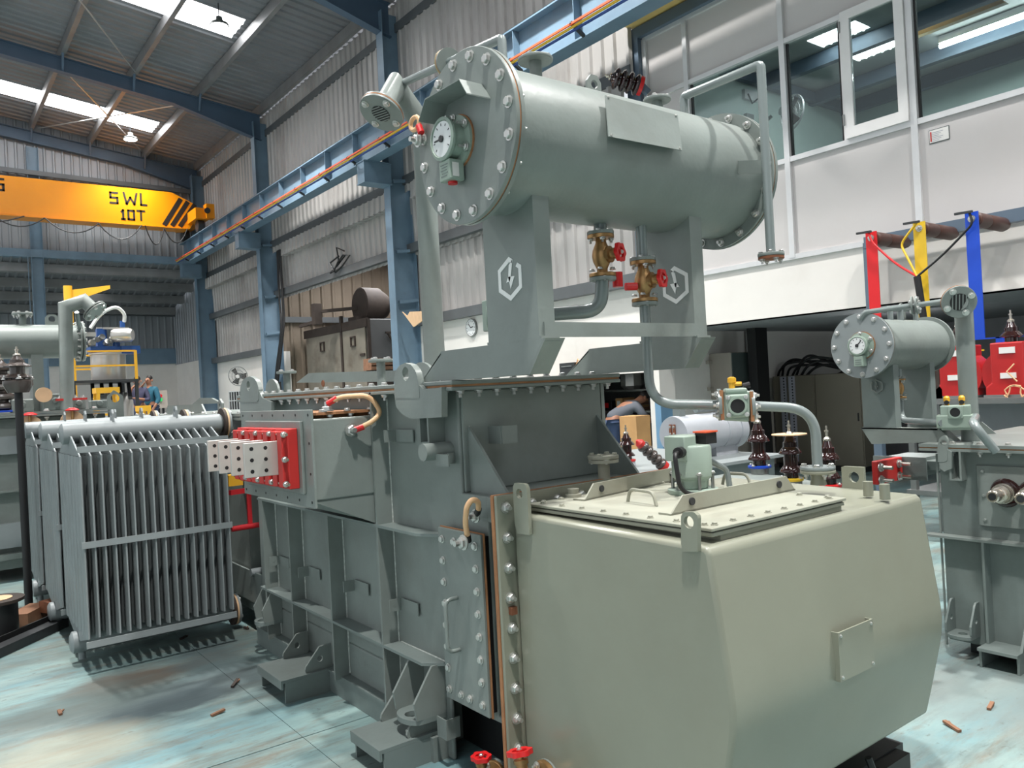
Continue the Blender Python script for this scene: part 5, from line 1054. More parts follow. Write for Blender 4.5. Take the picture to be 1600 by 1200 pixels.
q = G(); a_ = P_([(1490,707),(1505,709),(1505,748),(1487,747)], 'x', XF-.03); q.box(XF-.06, XF, a_[1].y, a_[1].y+.01, a_[2].z, RZ); q.box(XF-.06, XF, a_[1].y+.05, a_[1].y+.06, a_[2].z, RZ); q.box(XF-.06, XF, a_[1].y, a_[1].y+.06, a_[2].z-.008, a_[2].z); q.obj('lug_channel', 'paint', tr, None)
q = G(); pz1, pz0 = .985, .68; q.box(XF-.012, XF, 1.30, 1.80, pz0, pz1); spl = q.obj('bushing_plate', 'paint', tr, None, (.002, 1))
for y in (1.77, 1.55, 1.33):
    for z in (pz0+.03, (pz0+pz1)/2, pz1-.03): bolt(spl, (XF-.012, y, z), (-1, 0, 0), .007, BOLTP) if not (y == 1.55 and abs(z-(pz0+pz1)/2) < .01) else None
for py_, nm in ((1572, 0), (1616, 1)):
    c_ = at(py_, 770+nm*3, 'x', XF-.012); q = G(); q.lathe(c_, (-1, 0, 0), [(.07, 0), (.072, .006), (.064, .02), (.05, .024)], 24); bu = q.obj('bushing', 'porcelain', R_, 40)
    q = G(); q.lathe(c_+V(-.024, 0, 0), (-1, 0, 0), [(.05, 0), (.05, .012), (.04, .014), (.04, .03), (.046, .032), (.046, .045), (.036, .047), (.036, .065), (.03, .067), (.03, .13), (.024, .136)], 24); q.obj('terminal', 'chrome', bu); q = G(); q.cyl(c_+V(-.158, 0, 0), c_+V(-.162, 0, 0), .018, 16); q.obj('terminal_end', 'darkmetal', bu)
# jacking pad and foot
def pad_r(yc, z, w_, dep):
    for s_ in (-1, 1):
        y = yc+s_*w_/2; eye_plate(tr, [(XF, y, z), (XF-dep*.8, y, z), (XF-dep*.8, y, z+.05), (XF-dep*.3, y, z+.16), (XF, y, z+.16)], (XF-dep*.35, y, z+.07), .013, .01, (0, 1, 0), 'jacking_cheek', 'paint2')
    pts = [(XF, yc+w_/2, z-.015)]+[(XF-dep*.75-dep*.25*math.sin(PI*k/10), yc+w_/2*math.cos(PI*k/10), z-.015) for k in range(11)]+[(XF, yc-w_/2, z-.015)]
    eye_plate(tr, pts, (XF-dep*.5, yc, z-.015), .022, .015, (0, 0, 1), 'jacking_plate', 'paint2')
pad_r(1.885, .125, .12, .13)
q = G(); q.box(XF-.16, 5.2, 1.60, 1.78, .085, .10); q.box(XF-.14, 5.2, 1.60, 1.612, 0, .09); q.box(XF-.14, 5.2, 1.768, 1.78, 0, .09); q.prism([(XF, 1.60, .1), (XF-.1, 1.60, .1), (XF, 1.60, .25)], (0, .012, 0)); q.obj('haulage_foot', 'paint2', tr, None)
q = G(); q.box(XF+.05, 5.4, -.5, 1.9, 0, .07); q.obj('skid', 'darkmetal', tr, None)
# low-voltage duct towards the wall with red board
a_ = P_([(1371,721),(1410,722),(1412,762),(1373,758)], 'y', 2.6); q = G(); q.box(a_[0].x, a_[1].x, 2.6, 2.64, a_[3].z, a_[0].z); rbd = q.obj('bushing_board', 'redboard', R_, None, (.004, 1), label='red board with four clamp studs')
q = G(); q.box(a_[1].x+.02, 5.5, 2.5, 2.75, a_[3].z+.02, a_[0].z-.01); q.box(5.2, 5.48, 1.95, 2.6, a_[3].z+.06, a_[0].z-.03); q.box(a_[1].x+.005, a_[1].x+.015, 2.45, 2.8, a_[3].z, a_[0].z); q.obj('bushing_turret', 'paint2', R_, None)
for x in (a_[0].x+.03, a_[1].x-.05):
    for z in (a_[3].z+.03, a_[0].z-.04): q = G(); q.cyl((x, 2.6, z), (x, 2.52, z), .012, 10); q.obj('clamp_stud', 'chrome', rbd); bolt(rbd, (x, 2.6, z), (0, -1, 0), .02, NUT)
# its support beam, legs and conservator
bx = 4.36; q = G(); z0, z1 = 1.255, 1.335
bpt = [at(1345, 668, 'x', bx), at(1465, 670, 'x', bx), at(1488, 690, 'x', bx), at(1362, 694, 'x', bx)]
z1 = (bpt[0].z+bpt[1].z)/2; z0 = (bpt[2].z+bpt[3].z)/2

q = G(); q.prism(bpt, (.008, 0, 0)); q.prism([bpt[1], bpt[2], bpt[2]+V(0, -.008, 0), bpt[1]+V(0, -.008, 0)], (.08, 0, 0)); q.prism([bpt[0], bpt[1], bpt[1]-V(0, 0, .008), bpt[0]-V(0, 0, .008)], (.08, 0, 0)); q.obj('support_beam', 'paint', R_, None)
q = G(); q.prism([V(4.9, p.y, p.z) for p in bpt], (.008, 0, 0)); q.obj('support_beam', 'paint', R_, None)
cy, cz, cr, sr, cx0, cx1 = 2.335, 1.632, .182, .148, 4.22, 4.98
for x in (4.37, 4.80):
    q = G(); q.box(x, x+.008, 2.24, 2.43, z1, 1.53); q.box(x, x+.06, 2.24, 2.248, z1, 1.53); q.box(x, x+.06, 2.422, 2.43, z1, 1.53); lg = q.obj('conservator_leg', 'paint2', R_, None)
    if x < 4.5: logo(lg, (x-.006, 2.335, 1.40), (0, -1, 0), (0, 0, 1), .042, (-1, 0, 0), 'paint', .006)
q = G(); q.lathe((cx0+.02, cy, cz), (1, 0, 0), [(sr, 0), (sr, cx1-cx0-.03)], 48); cn = q.obj('conservator', 'paint', R_, 30)
q = G(); q.lathe((cx0, cy, cz), (1, 0, 0), [(cr, 0), (cr, .01)], 48); ec = q.obj('end_cover', 'rad', R_, 30); q = G(); q.lathe((cx0+.01, cy, cz), (1, 0, 0), [(cr-.002, 0), (cr-.002, .005)], 48); q.obj('cover_gasket', 'gasket', R_, 30); q = G(); q.lathe((cx0+.015, cy, cz), (1, 0, 0), [(cr, 0), (cr, .01)], 48); q.obj('drum_flange', 'paint', R_, 30)
q = G(); q.lathe((cx1-.02, cy, cz), (1, 0, 0), [(cr*.93, 0), (cr*.93, .02)], 48); q.obj('drum_flange', 'paint', R_, 30)
bolt_circle(ec, (cx0, cy, cz), (-1, 0, 0), cr*.88, 12, .0105)
g2 = V(cx0, cy-.005, cz); q = G(); q.lathe(g2, (-1, 0, 0), [(.078, 0), (.078, .005)], 28); q.obj('gauge_gasket', 'gasket', R_)
q = G(); q.lathe(g2, (-1, 0, 0), [(.074, .005), (.074, .012), (.05, .016), (.05, .04), (.056, .045), (.056, .052), (.048, .055), (.046, .05), (0, .05)], 30); gq = q.obj('oil_gauge', 'castgreen', R_, 35, label='pale green dial oil gauge')
G().cyl(g2+V(-.0505, 0, 0), g2+V(-.0525, 0, 0), .045, 28).obj('dial', 'dial', gq); q = G()
for k in range(9): t = -2.2+k*4.4/8; e = V(0, math.sin(t), math.cos(t)); q.bar(g2+V(-.0535, 0, 0)+e*.033, g2+V(-.0535, 0, 0)+e*.04, .0025, .001, (1, 0, 0))
q.obj('dial_print', 'darkmetal', gq, None); q = G(); q.bar(g2+V(-.054, 0, 0), g2+V(-.054, -.025, .028), .004, .002, (1, 0, 0)); q.cyl(g2+V(-.053, 0, 0), g2+V(-.058, 0, 0), .009, 14); q.obj('needle', 'darkmetal', gq); q = G(); q.box(cx0-.05, cx0-.005, g2.y-.026, g2.y+.026, g2.z-.115, g2.z-.055); tb3 = q.obj('terminal_box', 'castgreen', gq, None, (.003, 1)); q = G()
for k in range(3): q.box(cx0-.0515, cx0-.05, g2.y-.018, g2.y+.018, g2.z-.105+k*.012, g2.z-.1+k*.012)
q.obj('raised_lettering', 'paint2', gq, None)
for k in range(6): t = .5+k*PI/3; bolt(gq, g2+V(-.012, .066*math.cos(t), .066*math.sin(t)), (-1, 0, 0), .009, NUT)
# vent, equaliser and small fittings
vb_ = at(1517, 692, 'y', 1.9); vt_ = at(1514, 478, 'y', 1.9); q = G(); q.cyl((vb_.x, 1.9, RZ+.03), (vb_.x, 1.9, vt_.z), .045, 20); ev = q.obj('explosion_vent', 'paint', R_)
fc = at(1499, 472, 'y', 1.86); nv = V(-.75, -.55, -.25).normalized(); q = G(); q.tube([V(vb_.x, 1.9, vt_.z-.05), V(vb_.x, 1.9, fc.z+.01), fc-nv*.01], .045, 18); q.obj('vent_elbow', 'paint', ev, 50)
G().lathe(fc-nv*.02, nv, [(.085, 0), (.085, .006)], 26).obj('vent_gasket', 'gasket', ev); flange(ev, fc-nv*.012, nv, .084, .012, 'paint', 4, .012, 'vent_flange'); G().lathe(fc+nv*.0005, nv, [(.045, 0), (.045, .001)], 24).obj('vent_mesh', 'black', ev)
u, w, a = basis(nv); q = G()
for k in range(-2, 3): q.bar(fc+nv*.002+u*(k*.016)-w*.04, fc+nv*.002+u*(k*.016)+w*.04, .005, .003, nv)
q.obj('vent_slat', 'paint', ev, None)
ea, eb = at(1352, 488, 'y', 2.3), at(1480, 470, 'y', 1.92); q = G(); q.tube(bend([V(ea.x, 2.33, cz+sr), ea, eb], .01, 2), .014, 10); eq2 = q.obj('equaliser_pipe', 'pipe', R_); dd = (eb-ea).normalized(); mp_ = ea.lerp(eb, .62)
for s_, m_ in ((-.008, 'paint'), (.004, 'paint')): flange(eq2, mp_+dd*s_, dd if s_ > 0 else -dd, .05, .009, m_, 4, .009)
q = G(); q.cyl((4.45, cy-.03, cz+sr+.06), (4.85, cy-.03, cz+sr+.06), .015, 10)
for x in (4.5, 4.62, 4.8): q.cyl((x, cy-.03, cz+sr-.02), (x, cy-.03, cz+sr+.06), .016, 10)
q.obj('vent_manifold', 'pipe', R_); eye_plate(cn, [(4.66, cy, cz+sr-.01), (4.66, cy, cz+sr+.08), (4.70, cy, cz+sr+.10), (4.74, cy, cz+sr+.08), (4.74, cy, cz+sr-.01)], (4.70, cy, cz+sr+.06), .018, .012, (0, 1, 0))
px4 = at(1405, 600, 'y', 2.3); gate_valve(R_, (px4.x, 2.3, at(1405, 607, 'y', 2.3).z), (0, 0, 1), (.5, .8, .1), .62, .7)
q = G(); q.cyl((px4.x, 2.3, at(1405, 595, 'y', 2.3).z), (px4.x, 2.3, cz-sr+.02), .016, 12); r4 = at(1472, 661, 'y', 1.97); q.tube(bend([(px4.x, 2.3, at(1405, 622, 'y', 2.3).z), (px4.x, 2.3, r4.z), r4], .12, 8), .018, 12); q.obj('oil_pipe', 'pipe', R_)
rc = at(1494, 652, 'y', 1.93); hx = V(.35, -.93, 0).normalized(); nx = V(-.93, -.35, 0).normalized()
q = G(); q.bar(rc-hx*.07, rc+hx*.07, .10, .13); q.bar(rc-hx*.09-V(0, 0, .02), rc+hx*.09-V(0, 0, .02), .11, .07); q.bar(rc-hx*.035+nx*.055+V(0, 0, .03), rc+hx*.035+nx*.055+V(0, 0, .03), .03, .07); rl = q.obj('gas_relay', 'castgreen', R_, None, (.006, 2), label='pale green gas relay with a round sight glass'); c_ = rc+nx*.071+V(0, 0, .03); G().ring(c_, nx, .024, .031, .005, 24).obj('sight_rim', 'castgreen', rl); G().cyl(c_, c_+nx*.001, .025, 24).obj('sight_glass', 'black', rl)
for s_ in (-.04, .03): q = G(); q.lathe(rc+hx*s_+V(0, 0, .065), (0, 0, 1), [(.012, 0), (.01, .02), (.016, .022), (.016, .04), (.008, .05)], 12); q.obj('test_cock', 'yellow', rl); q = G(); q.cyl(rc+hx*s_+V(0, 0, .08), rc+hx*s_+V(0, 0, .08)+nx*.03, .012, 10); q.obj('cock_knob', 'black', rl)
p = at(1555, 690, 'y', 1.6); q = G(); q.tube(bend([rc+hx*.09, V(p.x-.08, 1.66, rc.z), V(p.x, 1.6, RZ+.03)], .1, 8), .02, 12); q.obj('oil_pipe', 'pipe', R_)
q = G(); q.cyl((4.75, 1.62, RZ+.07), (4.95, 1.35, RZ+.07), .03, 12); q.box(4.9, 5.3, 1.2, 1.7, RZ+.036, RZ+.06); q.obj('lid_fitting', 'rad', R_)
q = G(); q.box(4.6, 5.2, .9, 1.28, RZ+.036, RZ+.11); q.obj('tap_cover', 'paint', R_, None); 
# ================================================================ transformers behind the cable box
C2 = thing('power_transformer', 'low transformer behind the cable box with three brown bushings in coloured rings', 'transformer', (4.3, 2.9, 0))
q = G(); q.prism([(3.75, 2.36, 0), (4.05, 2.36, 0), (4.5, 3.1, 0), (4.5, 3.45, 0), (3.75, 3.45, 0)], (0, 0, .8)); q.obj('tank', 'paint2', C2, None, (.006, 2)); lc2 = G().prism([(3.68, 2.3, .8), (4.1, 2.3, .8), (4.58, 3.05, .8), (4.58, 3.52, .8), (3.68, 3.52, .8)], (0, 0, .025)).obj('lid', 'paint', C2, None)
bolt_row(lc2, (3.72, 2.36, .825), (3.72, 3.45, .825), 7, (0, 0, 1), .013)
for (px_, py_, yy, rg, lb) in ((1187, 742, 3.2, 'blubar', 'brown glazed bushing with a blue base ring behind the cable box'), (1237, 762, 2.72, 'yelbar', 'brown glazed bushing with a yellow base ring and a round disc on top'), (1296, 772, 2.42, 'redwheel', 'brown glazed bushing with a red base ring beside the bent grey pipe')):
    p = at(px_, py_-11, 'z', .865); b_ = thing('bushing', lb, 'insulator', p, 'brown bushings behind the cable box'); k_ = p.length/5.3
    shed_stack(b_, p+V(0, 0, .012), (0, 0, 1), 2, .068*k_, .115*k_, .042*k_, True, 'porcelain', rg); q = G(); q.cyl(p+V(0, 0, -.04), p, .06, 18); q.obj('base', 'steel', b_)
    if rg == 'yelbar': q = G(); q.lathe(p+V(0, 0, .285*k_), (0, 0, 1), [(.1, 0), (.1, .006)], 28); q.obj('cover_disc', 'wood', b_, label='pale round plywood disc')
    bolt_circle(b_, p+V(0, 0, .016), (0, 0, 1), .062*k_, 4, .01)
E2 = thing('power_transformer', 'pale grey transformer with a fat horizontal drum in front of the white wall', 'transformer', (4.7, 4.8, 0))
q = G(); q.box(3.85, 5.9, 4.1, 5.6, .0, .79); q.obj('tank', 'rad', E2, None, (.006, 2)); le = G().box(3.78, 5.96, 4.02, 5.66, .79, .815).obj('lid', 'rad', E2, None)
bolt_row(le, (3.84, 4.06, .815), (4.8, 4.06, .815), 10, (0, 0, 1), .012); bolt_row(le, (3.84, 4.06, .789), (4.8, 4.06, .789), 10, (0, 0, -1), .012, NUT)
dx = at(1052, 680, 'y', 4.5); q = G(); q.lathe(dx, (1, 0, 0), [(.155, 0), (.158, .01), (.158, .80)], 40); dr_ = q.obj('drum', 'greyconc', E2, 30)
q = G(); q.lathe(dx+V(.55, 0, 0), (1, 0, 0), [(.163, 0), (.163, .02)], 40); q.lathe(dx+V(.72, 0, 0), (1, 0, 0), [(.17, 0), (.17, .09)], 40); q.obj('drum_band', 'greyconc', E2, 30)
q = G()
for y in (-.018, .022): q.box(dx.x-.012, dx.x, dx.y+y-.012, dx.y+y+.012, dx.z-.065, dx.z+.09)
q.box(dx.x-.01, dx.x, dx.y-.02, dx.y+.02, dx.z, dx.z+.02); q.obj('copper_terminal', 'copper', dr_, None); 
for y in (-.018, .022):
    for z in (-.045, .01, .07): bolt(dr_, dx+V(-.012, y, z), (-1, 0, 0), .008)
G().box(dx.x+.45, dx.x+.75, 4.42, 4.58, .815, dx.z-.1).obj('drum_stand', 'greyconc', E2, None); G().box(dx.x+.15, dx.x+.19, 4.45, 4.55, .815, dx.z-.1).obj('drum_leg', 'greyconc', E2, None)
q = G(); q.cyl(dx+V(.1, 0, .15), dx+V(.1, 0, .2), .02, 10); q.cyl(dx+V(.3, 0, .2), dx+V(.62, 0, .2), .03, 12); q.box(dx.x+.05, dx.x+.12, 4.46, 4.54, dx.z+.15, dx.z+.22); q.box(dx.x+.62, dx.x+.68, 4.46, 4.54, dx.z+.14, dx.z+.22); q.obj('drum_fitting', 'pipe', E2)
p = at(980, 717, 'y', 4.6); p.z = .815; b_ = thing('bushing', 'brown glazed bushing in a red ring on the lid left of the grey drum', 'insulator', p, 'brown bushings behind the cable box'); shed_stack(b_, p+V(0, 0, .05), (0, 0, 1), 2, .066, .09, .04, True, 'porcelain', 'redwheel'); q = G(); q.lathe(p, (0, 0, 1), [(.07, 0), (.06, .05)], 18); q.obj('base', 'greyconc', b_)
p = at(944, 720, 'y', 5.3); p.z = .815; b_ = thing('bushing', 'brown glazed bushing half hidden by the tank, in front of the shelving', 'insulator', p, 'brown bushings behind the cable box'); shed_stack(b_, p+V(0, 0, .04), (0, 0, 1), 2, .075, .10, .045); q = G(); q.lathe(p, (0, 0, 1), [(.07, 0), (.06, .05)], 18); q.obj('base', 'greyconc', b_)
a_, b2 = at(1036, 728, 'y', 4.15), at(999, 692, 'y', 4.2); ib = thing('bushing', 'dark bushing tilted to one side behind the pressure relief device', 'insulator', a_); dd = (b2-a_).normalized(); shed_stack(ib, a_, dd, 5, .048, (b2-a_).length/5.4, .03, False, 'greyporc', None); q = G(); q.lathe(a_, dd, [(.045, -.02), (.045, .015)], 16); q.lathe(b2, dd, [(.035, -.03), (.035, .0), (.01, .03)], 16); q.obj('end_cap', 'redboard', ib); q = G(); q.cyl((a_.x, a_.y, .79), a_, .035, 12); q.obj('support', 'greyconc', ib)
# ================================================================ store room with shelving seen through the wall opening
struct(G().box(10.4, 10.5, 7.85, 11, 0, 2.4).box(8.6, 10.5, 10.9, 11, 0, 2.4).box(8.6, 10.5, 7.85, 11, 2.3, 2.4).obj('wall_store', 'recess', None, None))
sh = thing('storage_shelf', 'steel storage shelf inside the wall opening, loaded with cartons', 'shelf', (9.5, 8.9, 0))
for x in (9.25, 9.75):
    for y in (8.0, 10.3): G().bar((x, y, 0), (x, y, 2.0), .04, .04).obj('upright', 'bluesteel', sh, None)
SHZ = (.45, 1.03, 1.37)
for z in SHZ: G().box(9.22, 9.78, 7.95, 10.35, z-.03, z).obj('shelf_board', 'steel', sh, None)
def carton(px0, px1, z, d, m, label, name='carton', cat='box'):
    a, b = at(*px0, 'x', 9.3), at(*px1, 'x', 9.3); h = abs(a.z-b.z); y0, y1 = sorted((a.y, b.y))
    t = thing(name, label, cat, (9.3, (y0+y1)/2, z)); q = G(); q.box(9.3, 9.3+d, y0, y1, z, z+h); q.obj('body', m, t, None, (.006, 1))
    q = G(); q.box(9.298, 9.3+d, y0+.02, y1-.02, z+h, z+h+.004); q.obj('lid_flap', m, t, None); q = G(); q.box(9.296, 9.30, y0+(y1-y0)*.3, y1-(y1-y0)*.25, z+h*.3, z+h*.8); q.obj('label', 'label' if m == 'carton' else 'redwheel', t, None)
carton((962, 638), (974, 657), 1.03, .3, 'carton', 'cardboard carton with a white label on the middle shelf')
carton((940, 643), (957, 658), 1.03, .3, 'black', 'black carton with red print on the middle shelf of the store')
st_ = 0
for k in range(4):
    a, b = at(976, 657-k*5.2, 'x', 9.3), at(996, 657-k*5.2, 'x', 9.3); t = thing('wood_strip', ['lowest', 'second', 'third', 'topmost'][k]+' flat bundle of timber strips stacked right of the carton on the shelf', 'timber', (9.3, (a.y+b.y)/2, 1.03+k*.045)); G().box(9.3, 9.6, b.y+.01*k, a.y-.008*(3-k), 1.03+k*.045, 1.03+k*.045+.038).obj('strip', 'carton' if k % 2 else 'timber', t, None)
a, b = at(962, 612, 'x', 9.3), at(995, 612, 'x', 9.3); t = thing('sack', 'silver plastic sack standing on the upper shelf', 'sack', (9.45, (a.y+b.y)/2, 1.37)); q = G(); q.lathe((9.46, (a.y+b.y)/2, 1.37), (0, 0, 1), [(.14, 0), (.2, .06), (.19, .25), (.1, .36), (.05, .40)], 9); q.obj('bag', 'stainless', t, None); q = G(); q.lathe((9.46, (a.y+b.y)/2, 1.75), (0, 0, 1), [(.04, 0), (.055, .03)], 9); q.obj('tie', 'tan', t)
for k in range(3): a = at(952, 705-k*11, 'x', 9.3); t = thing('carton', ['lowest', 'middle', 'topmost'][k]+' flat brown carton stacked on the bottom shelf', 'box', (9.4, a.y, .45+k*.09)); q = G(); q.box(9.3, 9.55, a.y-.2, a.y+.12, .45+k*.09, .45+k*.09+.08); q.obj('body', 'timber' if k % 2 else 'carton', t, None); q = G(); q.box(9.295, 9.3, a.y-.1, a.y, .47+k*.09, .51+k*.09); q.obj('label', 'label', t, None)
a = at(988, 715, 'y', 7.4); t = thing('carton', 'tall brown carton standing against the blue painted wall corner', 'box', (a.x, 7.4, 0)); q = G(); q.box(a.x-.10, a.x+.16, 7.2, 7.5, .30, 1.05); q.obj('body', 'carton', t, None); q = G(); q.box(a.x-.14, a.x+.2, 7.15, 7.55, 0, .30); q.obj('pallet', 'timber', t, None)
t = thing('tool_cabinet', 'low grey cabinet against the white wall beyond the large transformer', 'cabinet', (8.2, 9.8, 0)); q = G(); q.box(7.95, 8.38, 9.4, 10.6, 0, 1.62); q.obj('body', 'cabinet', t, None); q = G(); q.box(7.945, 7.95, 9.45, 9.98, .1, 1.55); q.obj('door', 'cabinet', t, None)
a, b = at(875, 588, 'x', 8.0), at(897, 566, 'x', 8.0); t = thing('crate', 'small dark crate on the cabinet against the white wall', 'crate', (8.1, (a.y+b.y)/2, 1.62)); q = G(); q.box(8.0, 8.25, b.y, a.y, 1.62, b.z); q.obj('body', 'darkmetal', t, None); q = G(); q.box(7.99, 8.0, b.y+.05, a.y-.05, b.z-.06, b.z-.045); q.obj('handle', 'steel', t, None)
a = at(908, 570, 'x', 8.1); t = thing('bag', 'crumpled beige cloth bag beside the small dark crate', 'bag', (8.1, a.y, 1.62)); q = G(); q.lathe((8.12, a.y, 1.62), (0, 0, 1), [(.12, 0), (.15, .05), (.12, .14), (.05, .2)], 9); q.obj('cloth', 'tan', t); q = G(); q.tube([(8.05, a.y+.05, 1.8), (8.04, a.y, 1.88), (8.05, a.y-.05, 1.8)], .012, 6); q.obj('handle', 'tan', t)
# ---------------------------------------------------------------- electrical boxes on the side wall of the recess
eb1 = thing('distribution_box', 'grey distribution box hung high on the white wall below the office', 'electrical box', (9.98, 7.45, 1.15)); q = G(); q.box(9.58, 10.36, 7.30, 7.70, 1.15, 1.85); q.obj('body', 'cabinet', eb1, None, (.005, 1)); dr = G().box(9.59, 10.355, 7.285, 7.30, 1.16, 1.84).obj('door', 'cabgreen', eb1, None); G().box(10.27, 10.29, 7.275, 7.285, 1.45, 1.53).obj('lock', 'black', dr, None)
for z in (1.3, 1.7): G().box(9.5, 9.58, 7.64, 7.70, z, z+.05).obj('mounting_ear', 'cabinet', eb1, None)
eb2 = thing('floor_cabinet', 'beige control cabinet standing on the floor under the distribution box', 'electrical box', (10.2, 7.5, 0)); q = G(); q.box(9.55, 10.55, 7.30, 7.69, .12, 1.02); q.obj('body', 'cabinet', eb2, None, (.005, 1)); 
q = G()
for x, z in ((10.1, .72), (10.35, .78), (10.0, .38), (10.28, .55)): q.box(x, x+.06, 7.29, 7.30, z, z+.05)
q.obj('push_button', 'black', eb2, None); q = G(); q.box(9.6, 10.5, 7.35, 7.65, 0, .12); q.obj('plinth', 'darkmetal', eb2, None)
q = G()
for k in range(4): q.tube(bend([(9.9+k*.05, 7.45, .13), (9.9+k*.06, 7.2, .05), (9.7+k*.08, 7.1, .012)], .1), .02, 8)
q.obj('cable', 'black', eb2); q = G(); q.tube(bend([(9.4, 7.2, .62), (9.55, 7.15, .72), (9.7, 7.1, .55)], .1), .03, 8); q.tube(bend([(9.45, 7.2, .60), (9.62, 7.15, .66), (9.78, 7.1, .48)], .1), .03, 8); q.obj('plug_lead', 'black', eb2)
q = G(); q.cyl((9.58+.9, 7.66, 0), (10.48, 7.66, 2.19), .03, 10); struct(q.obj('trim_4', 'steel', None))
a, b = at(1180, 600, 'y', 7.1), at(1198, 600, 'y', 7.1); struct(G().box(a.x, b.x, 7.05, 7.2, 0, 2.19).obj('trim_3', 'black', None, None))
# control cabinets
pcl = ['olive control cabinet with two perforated cable trunks on its front', 'plain olive control cabinet right of the one with cable trunks']
for k, (p0, p1) in enumerate(((1207, 1272), (1272.5, 1345))):
    y1_, y0_ = at(p0, 588, 'x', 11, ).y, at(p1, 588, 'x', 11).y; t = thing('control_cabinet', pcl[k], 'electrical cabinet', (11.3, (y0_+y1_)/2, 0)); y1_ = min(y1_, 7.62)
    q = G(); q.box(11, 11.6, y0_, y1_, .08, 1.46); q.obj('body', 'panelcab', t, None, (.005, 1)); q = G(); q.box(11.02, 11.6, y0_+.02, y1_-.02, 0, .08); q.obj('plinth', 'black', t, None)
    dr = G().box(10.985, 11, y0_+.015, y1_-.015, .1, 1.45).obj('door', 'panelcab', t, None); G().box(10.975, 10.985, y0_+.05, y0_+.07, .75, .87).obj('handle', 'black', dr, None)
    if k == 0:
        for pp in (1227, 1240):
            yt_ = at(pp, 650, 'x', 10.97).y; G().box(10.93, 10.985, yt_-.045, yt_+.035, .12, 1.45).obj('cable_trunk', 'slot', t, None)
            q = G()
            for z in np.arange(.15, 1.42, .045): q.box(10.928, 10.931, yt_-.043, yt_-.02, z, z+.022)
            q.obj('trunk_slot', 'black', t, None)['kind'] = 'stuff'
        c0 = at(1250, 580, 'x', 11.2)
        cb_ = thing('cable_bundle', 'loose black cables looping out of the top of the control cabinets', 'cables', (11.3, c0.y, 1.46)); q = G()
        for i in range(7):
            yy0 = c0.y+.1*i-.25; q.tube(bend([(11.15+.03*i, yy0+.15, 1.4), (11.15, yy0, 1.55+.05*(i % 3)), (11.2, yy0-.2, 1.62+.06*(i % 4)), (11.3, yy0-.5-.1*i, 1.5+.07*(i % 3)), (11.4, yy0-.8, 1.42)], .15, 5), .02, 6)
        q.obj('cable', 'black', cb_)
# ---------------------------------------------------------------- busbar frame with three coloured bars
bf2 = thing('busbar_support', 'blue grey steel portal with three brown post insulators on the office band', 'frame', (8.2, 3.6, 2.2))
a = at(1353, 380, 'x', 8.25); b = at(1600, 325, 'x', 8.25); zz = (a.z+b.z)/2
G().bar(V(8.25, a.y, a.z), V(8.25, -1, a.z), .09, .12).obj('top_rail', 'darkblue', bf2, None); G().bar((8.25, a.y-.03, 0), (8.25, a.y-.03, a.z), .09, .08).obj('post', 'darkblue', bf2, None); G().bar((8.25, -.8, 0), (8.25, -.8, a.z), .09, .08).obj('post', 'darkblue', bf2, None)
BX = 7.55
bars = (('redbar', (1362, 372), 'red busbar hanging vertically from the leftmost post insulator', 'red'), ('yelbar', (1437, 357), 'yellow busbar hanging vertically from the middle post insulator', 'yellow'), ('blubar', (1519, 342), 'blue busbar hanging vertically from the rightmost post insulator', 'blue'))
BZ = {}
for m_, pp, lb, nm in bars:
    p = at(*pp, 'x', BX); BZ[nm] = p
    q = G(); pr = [(.05, 0), (.052, .02)]
    pr += [(.066, .03), (.066, .24), (.058, .26), (.066, .28), (.066, .60), (.055, .62), (.05, .66)]; q.lathe((BX+.03, p.y, p.z), (1, 0, 0), pr, 20); q.obj('post_insulator', 'postbrown', bf2, 40)
    t = thing('busbar', lb, 'busbar', p)
    zb_ = {'red': .95, 'yellow': 1.62, 'blue': 1.72}[nm]
    q = G(); q.box(BX-.012, BX, p.y-.055, p.y+.055, zb_, p.z+.06); q.obj('bar', m_, t, None); bolt(t, (BX-.012, p.y, p.z), (-1, 0, 0), .022, NUT)
    if nm == 'blue': G().box(BX-.012, BX, p.y-1.4, p.y+.05, zb_-.012, zb_).obj('bar', m_, t, None); G().box(BX-.012, BX, p.y-.22, p.y-.14, .75, zb_).obj('bar', m_, t, None)
    if nm == 'yellow': G().box(BX-.012, BX, p.y-.5, p.y+.05, zb_-.012, zb_).obj('bar', m_, t, None); G().box(BX-.012, BX, p.y-.24, p.y-.17, 1.05, zb_).obj('bar', m_, t, None);
j = at(1433, 432, 'x', BX-.1)
tl_ = thing('test_lead', 'black test cable splitting into red, yellow and black leads below the busbars', 'cable', j)
for nm, m_, d in (('red', 'redbar', .06), ('yellow', 'yelbar', -.1), ('blue', 'black', .05)):
    p = BZ[nm]; q = G(); q.tube(bend([V(BX-.05, p.y, p.z+.05), V(BX-.06, p.y-.03+(.12 if nm == 'yellow' else 0), p.z-.05), j.lerp(p, .5)-V(0, 0, d)+(V(0, .16, 0) if nm == 'yellow' else V(0, 0, 0)), j], .2, 6), .011, 8); q.obj('lead', m_, tl_, 60, label={'red': 'red lead', 'yellow': 'yellow lead', 'blue': 'black lead'}[nm]); q = G(); q.bar((BX-.06, p.y-.03, p.z+.055), (BX-.06, p.y+.12, p.z+.06), .02, .02); q.obj('clip', 'darkmetal', tl_, None)
q = G(); q.tube([j, j+V(0, -.03, -.3), j+V(.02, -.06, -.8), j+V(.05, -.1, -1.3)], .032, 10); q.obj('trunk_cable', 'black', tl_)
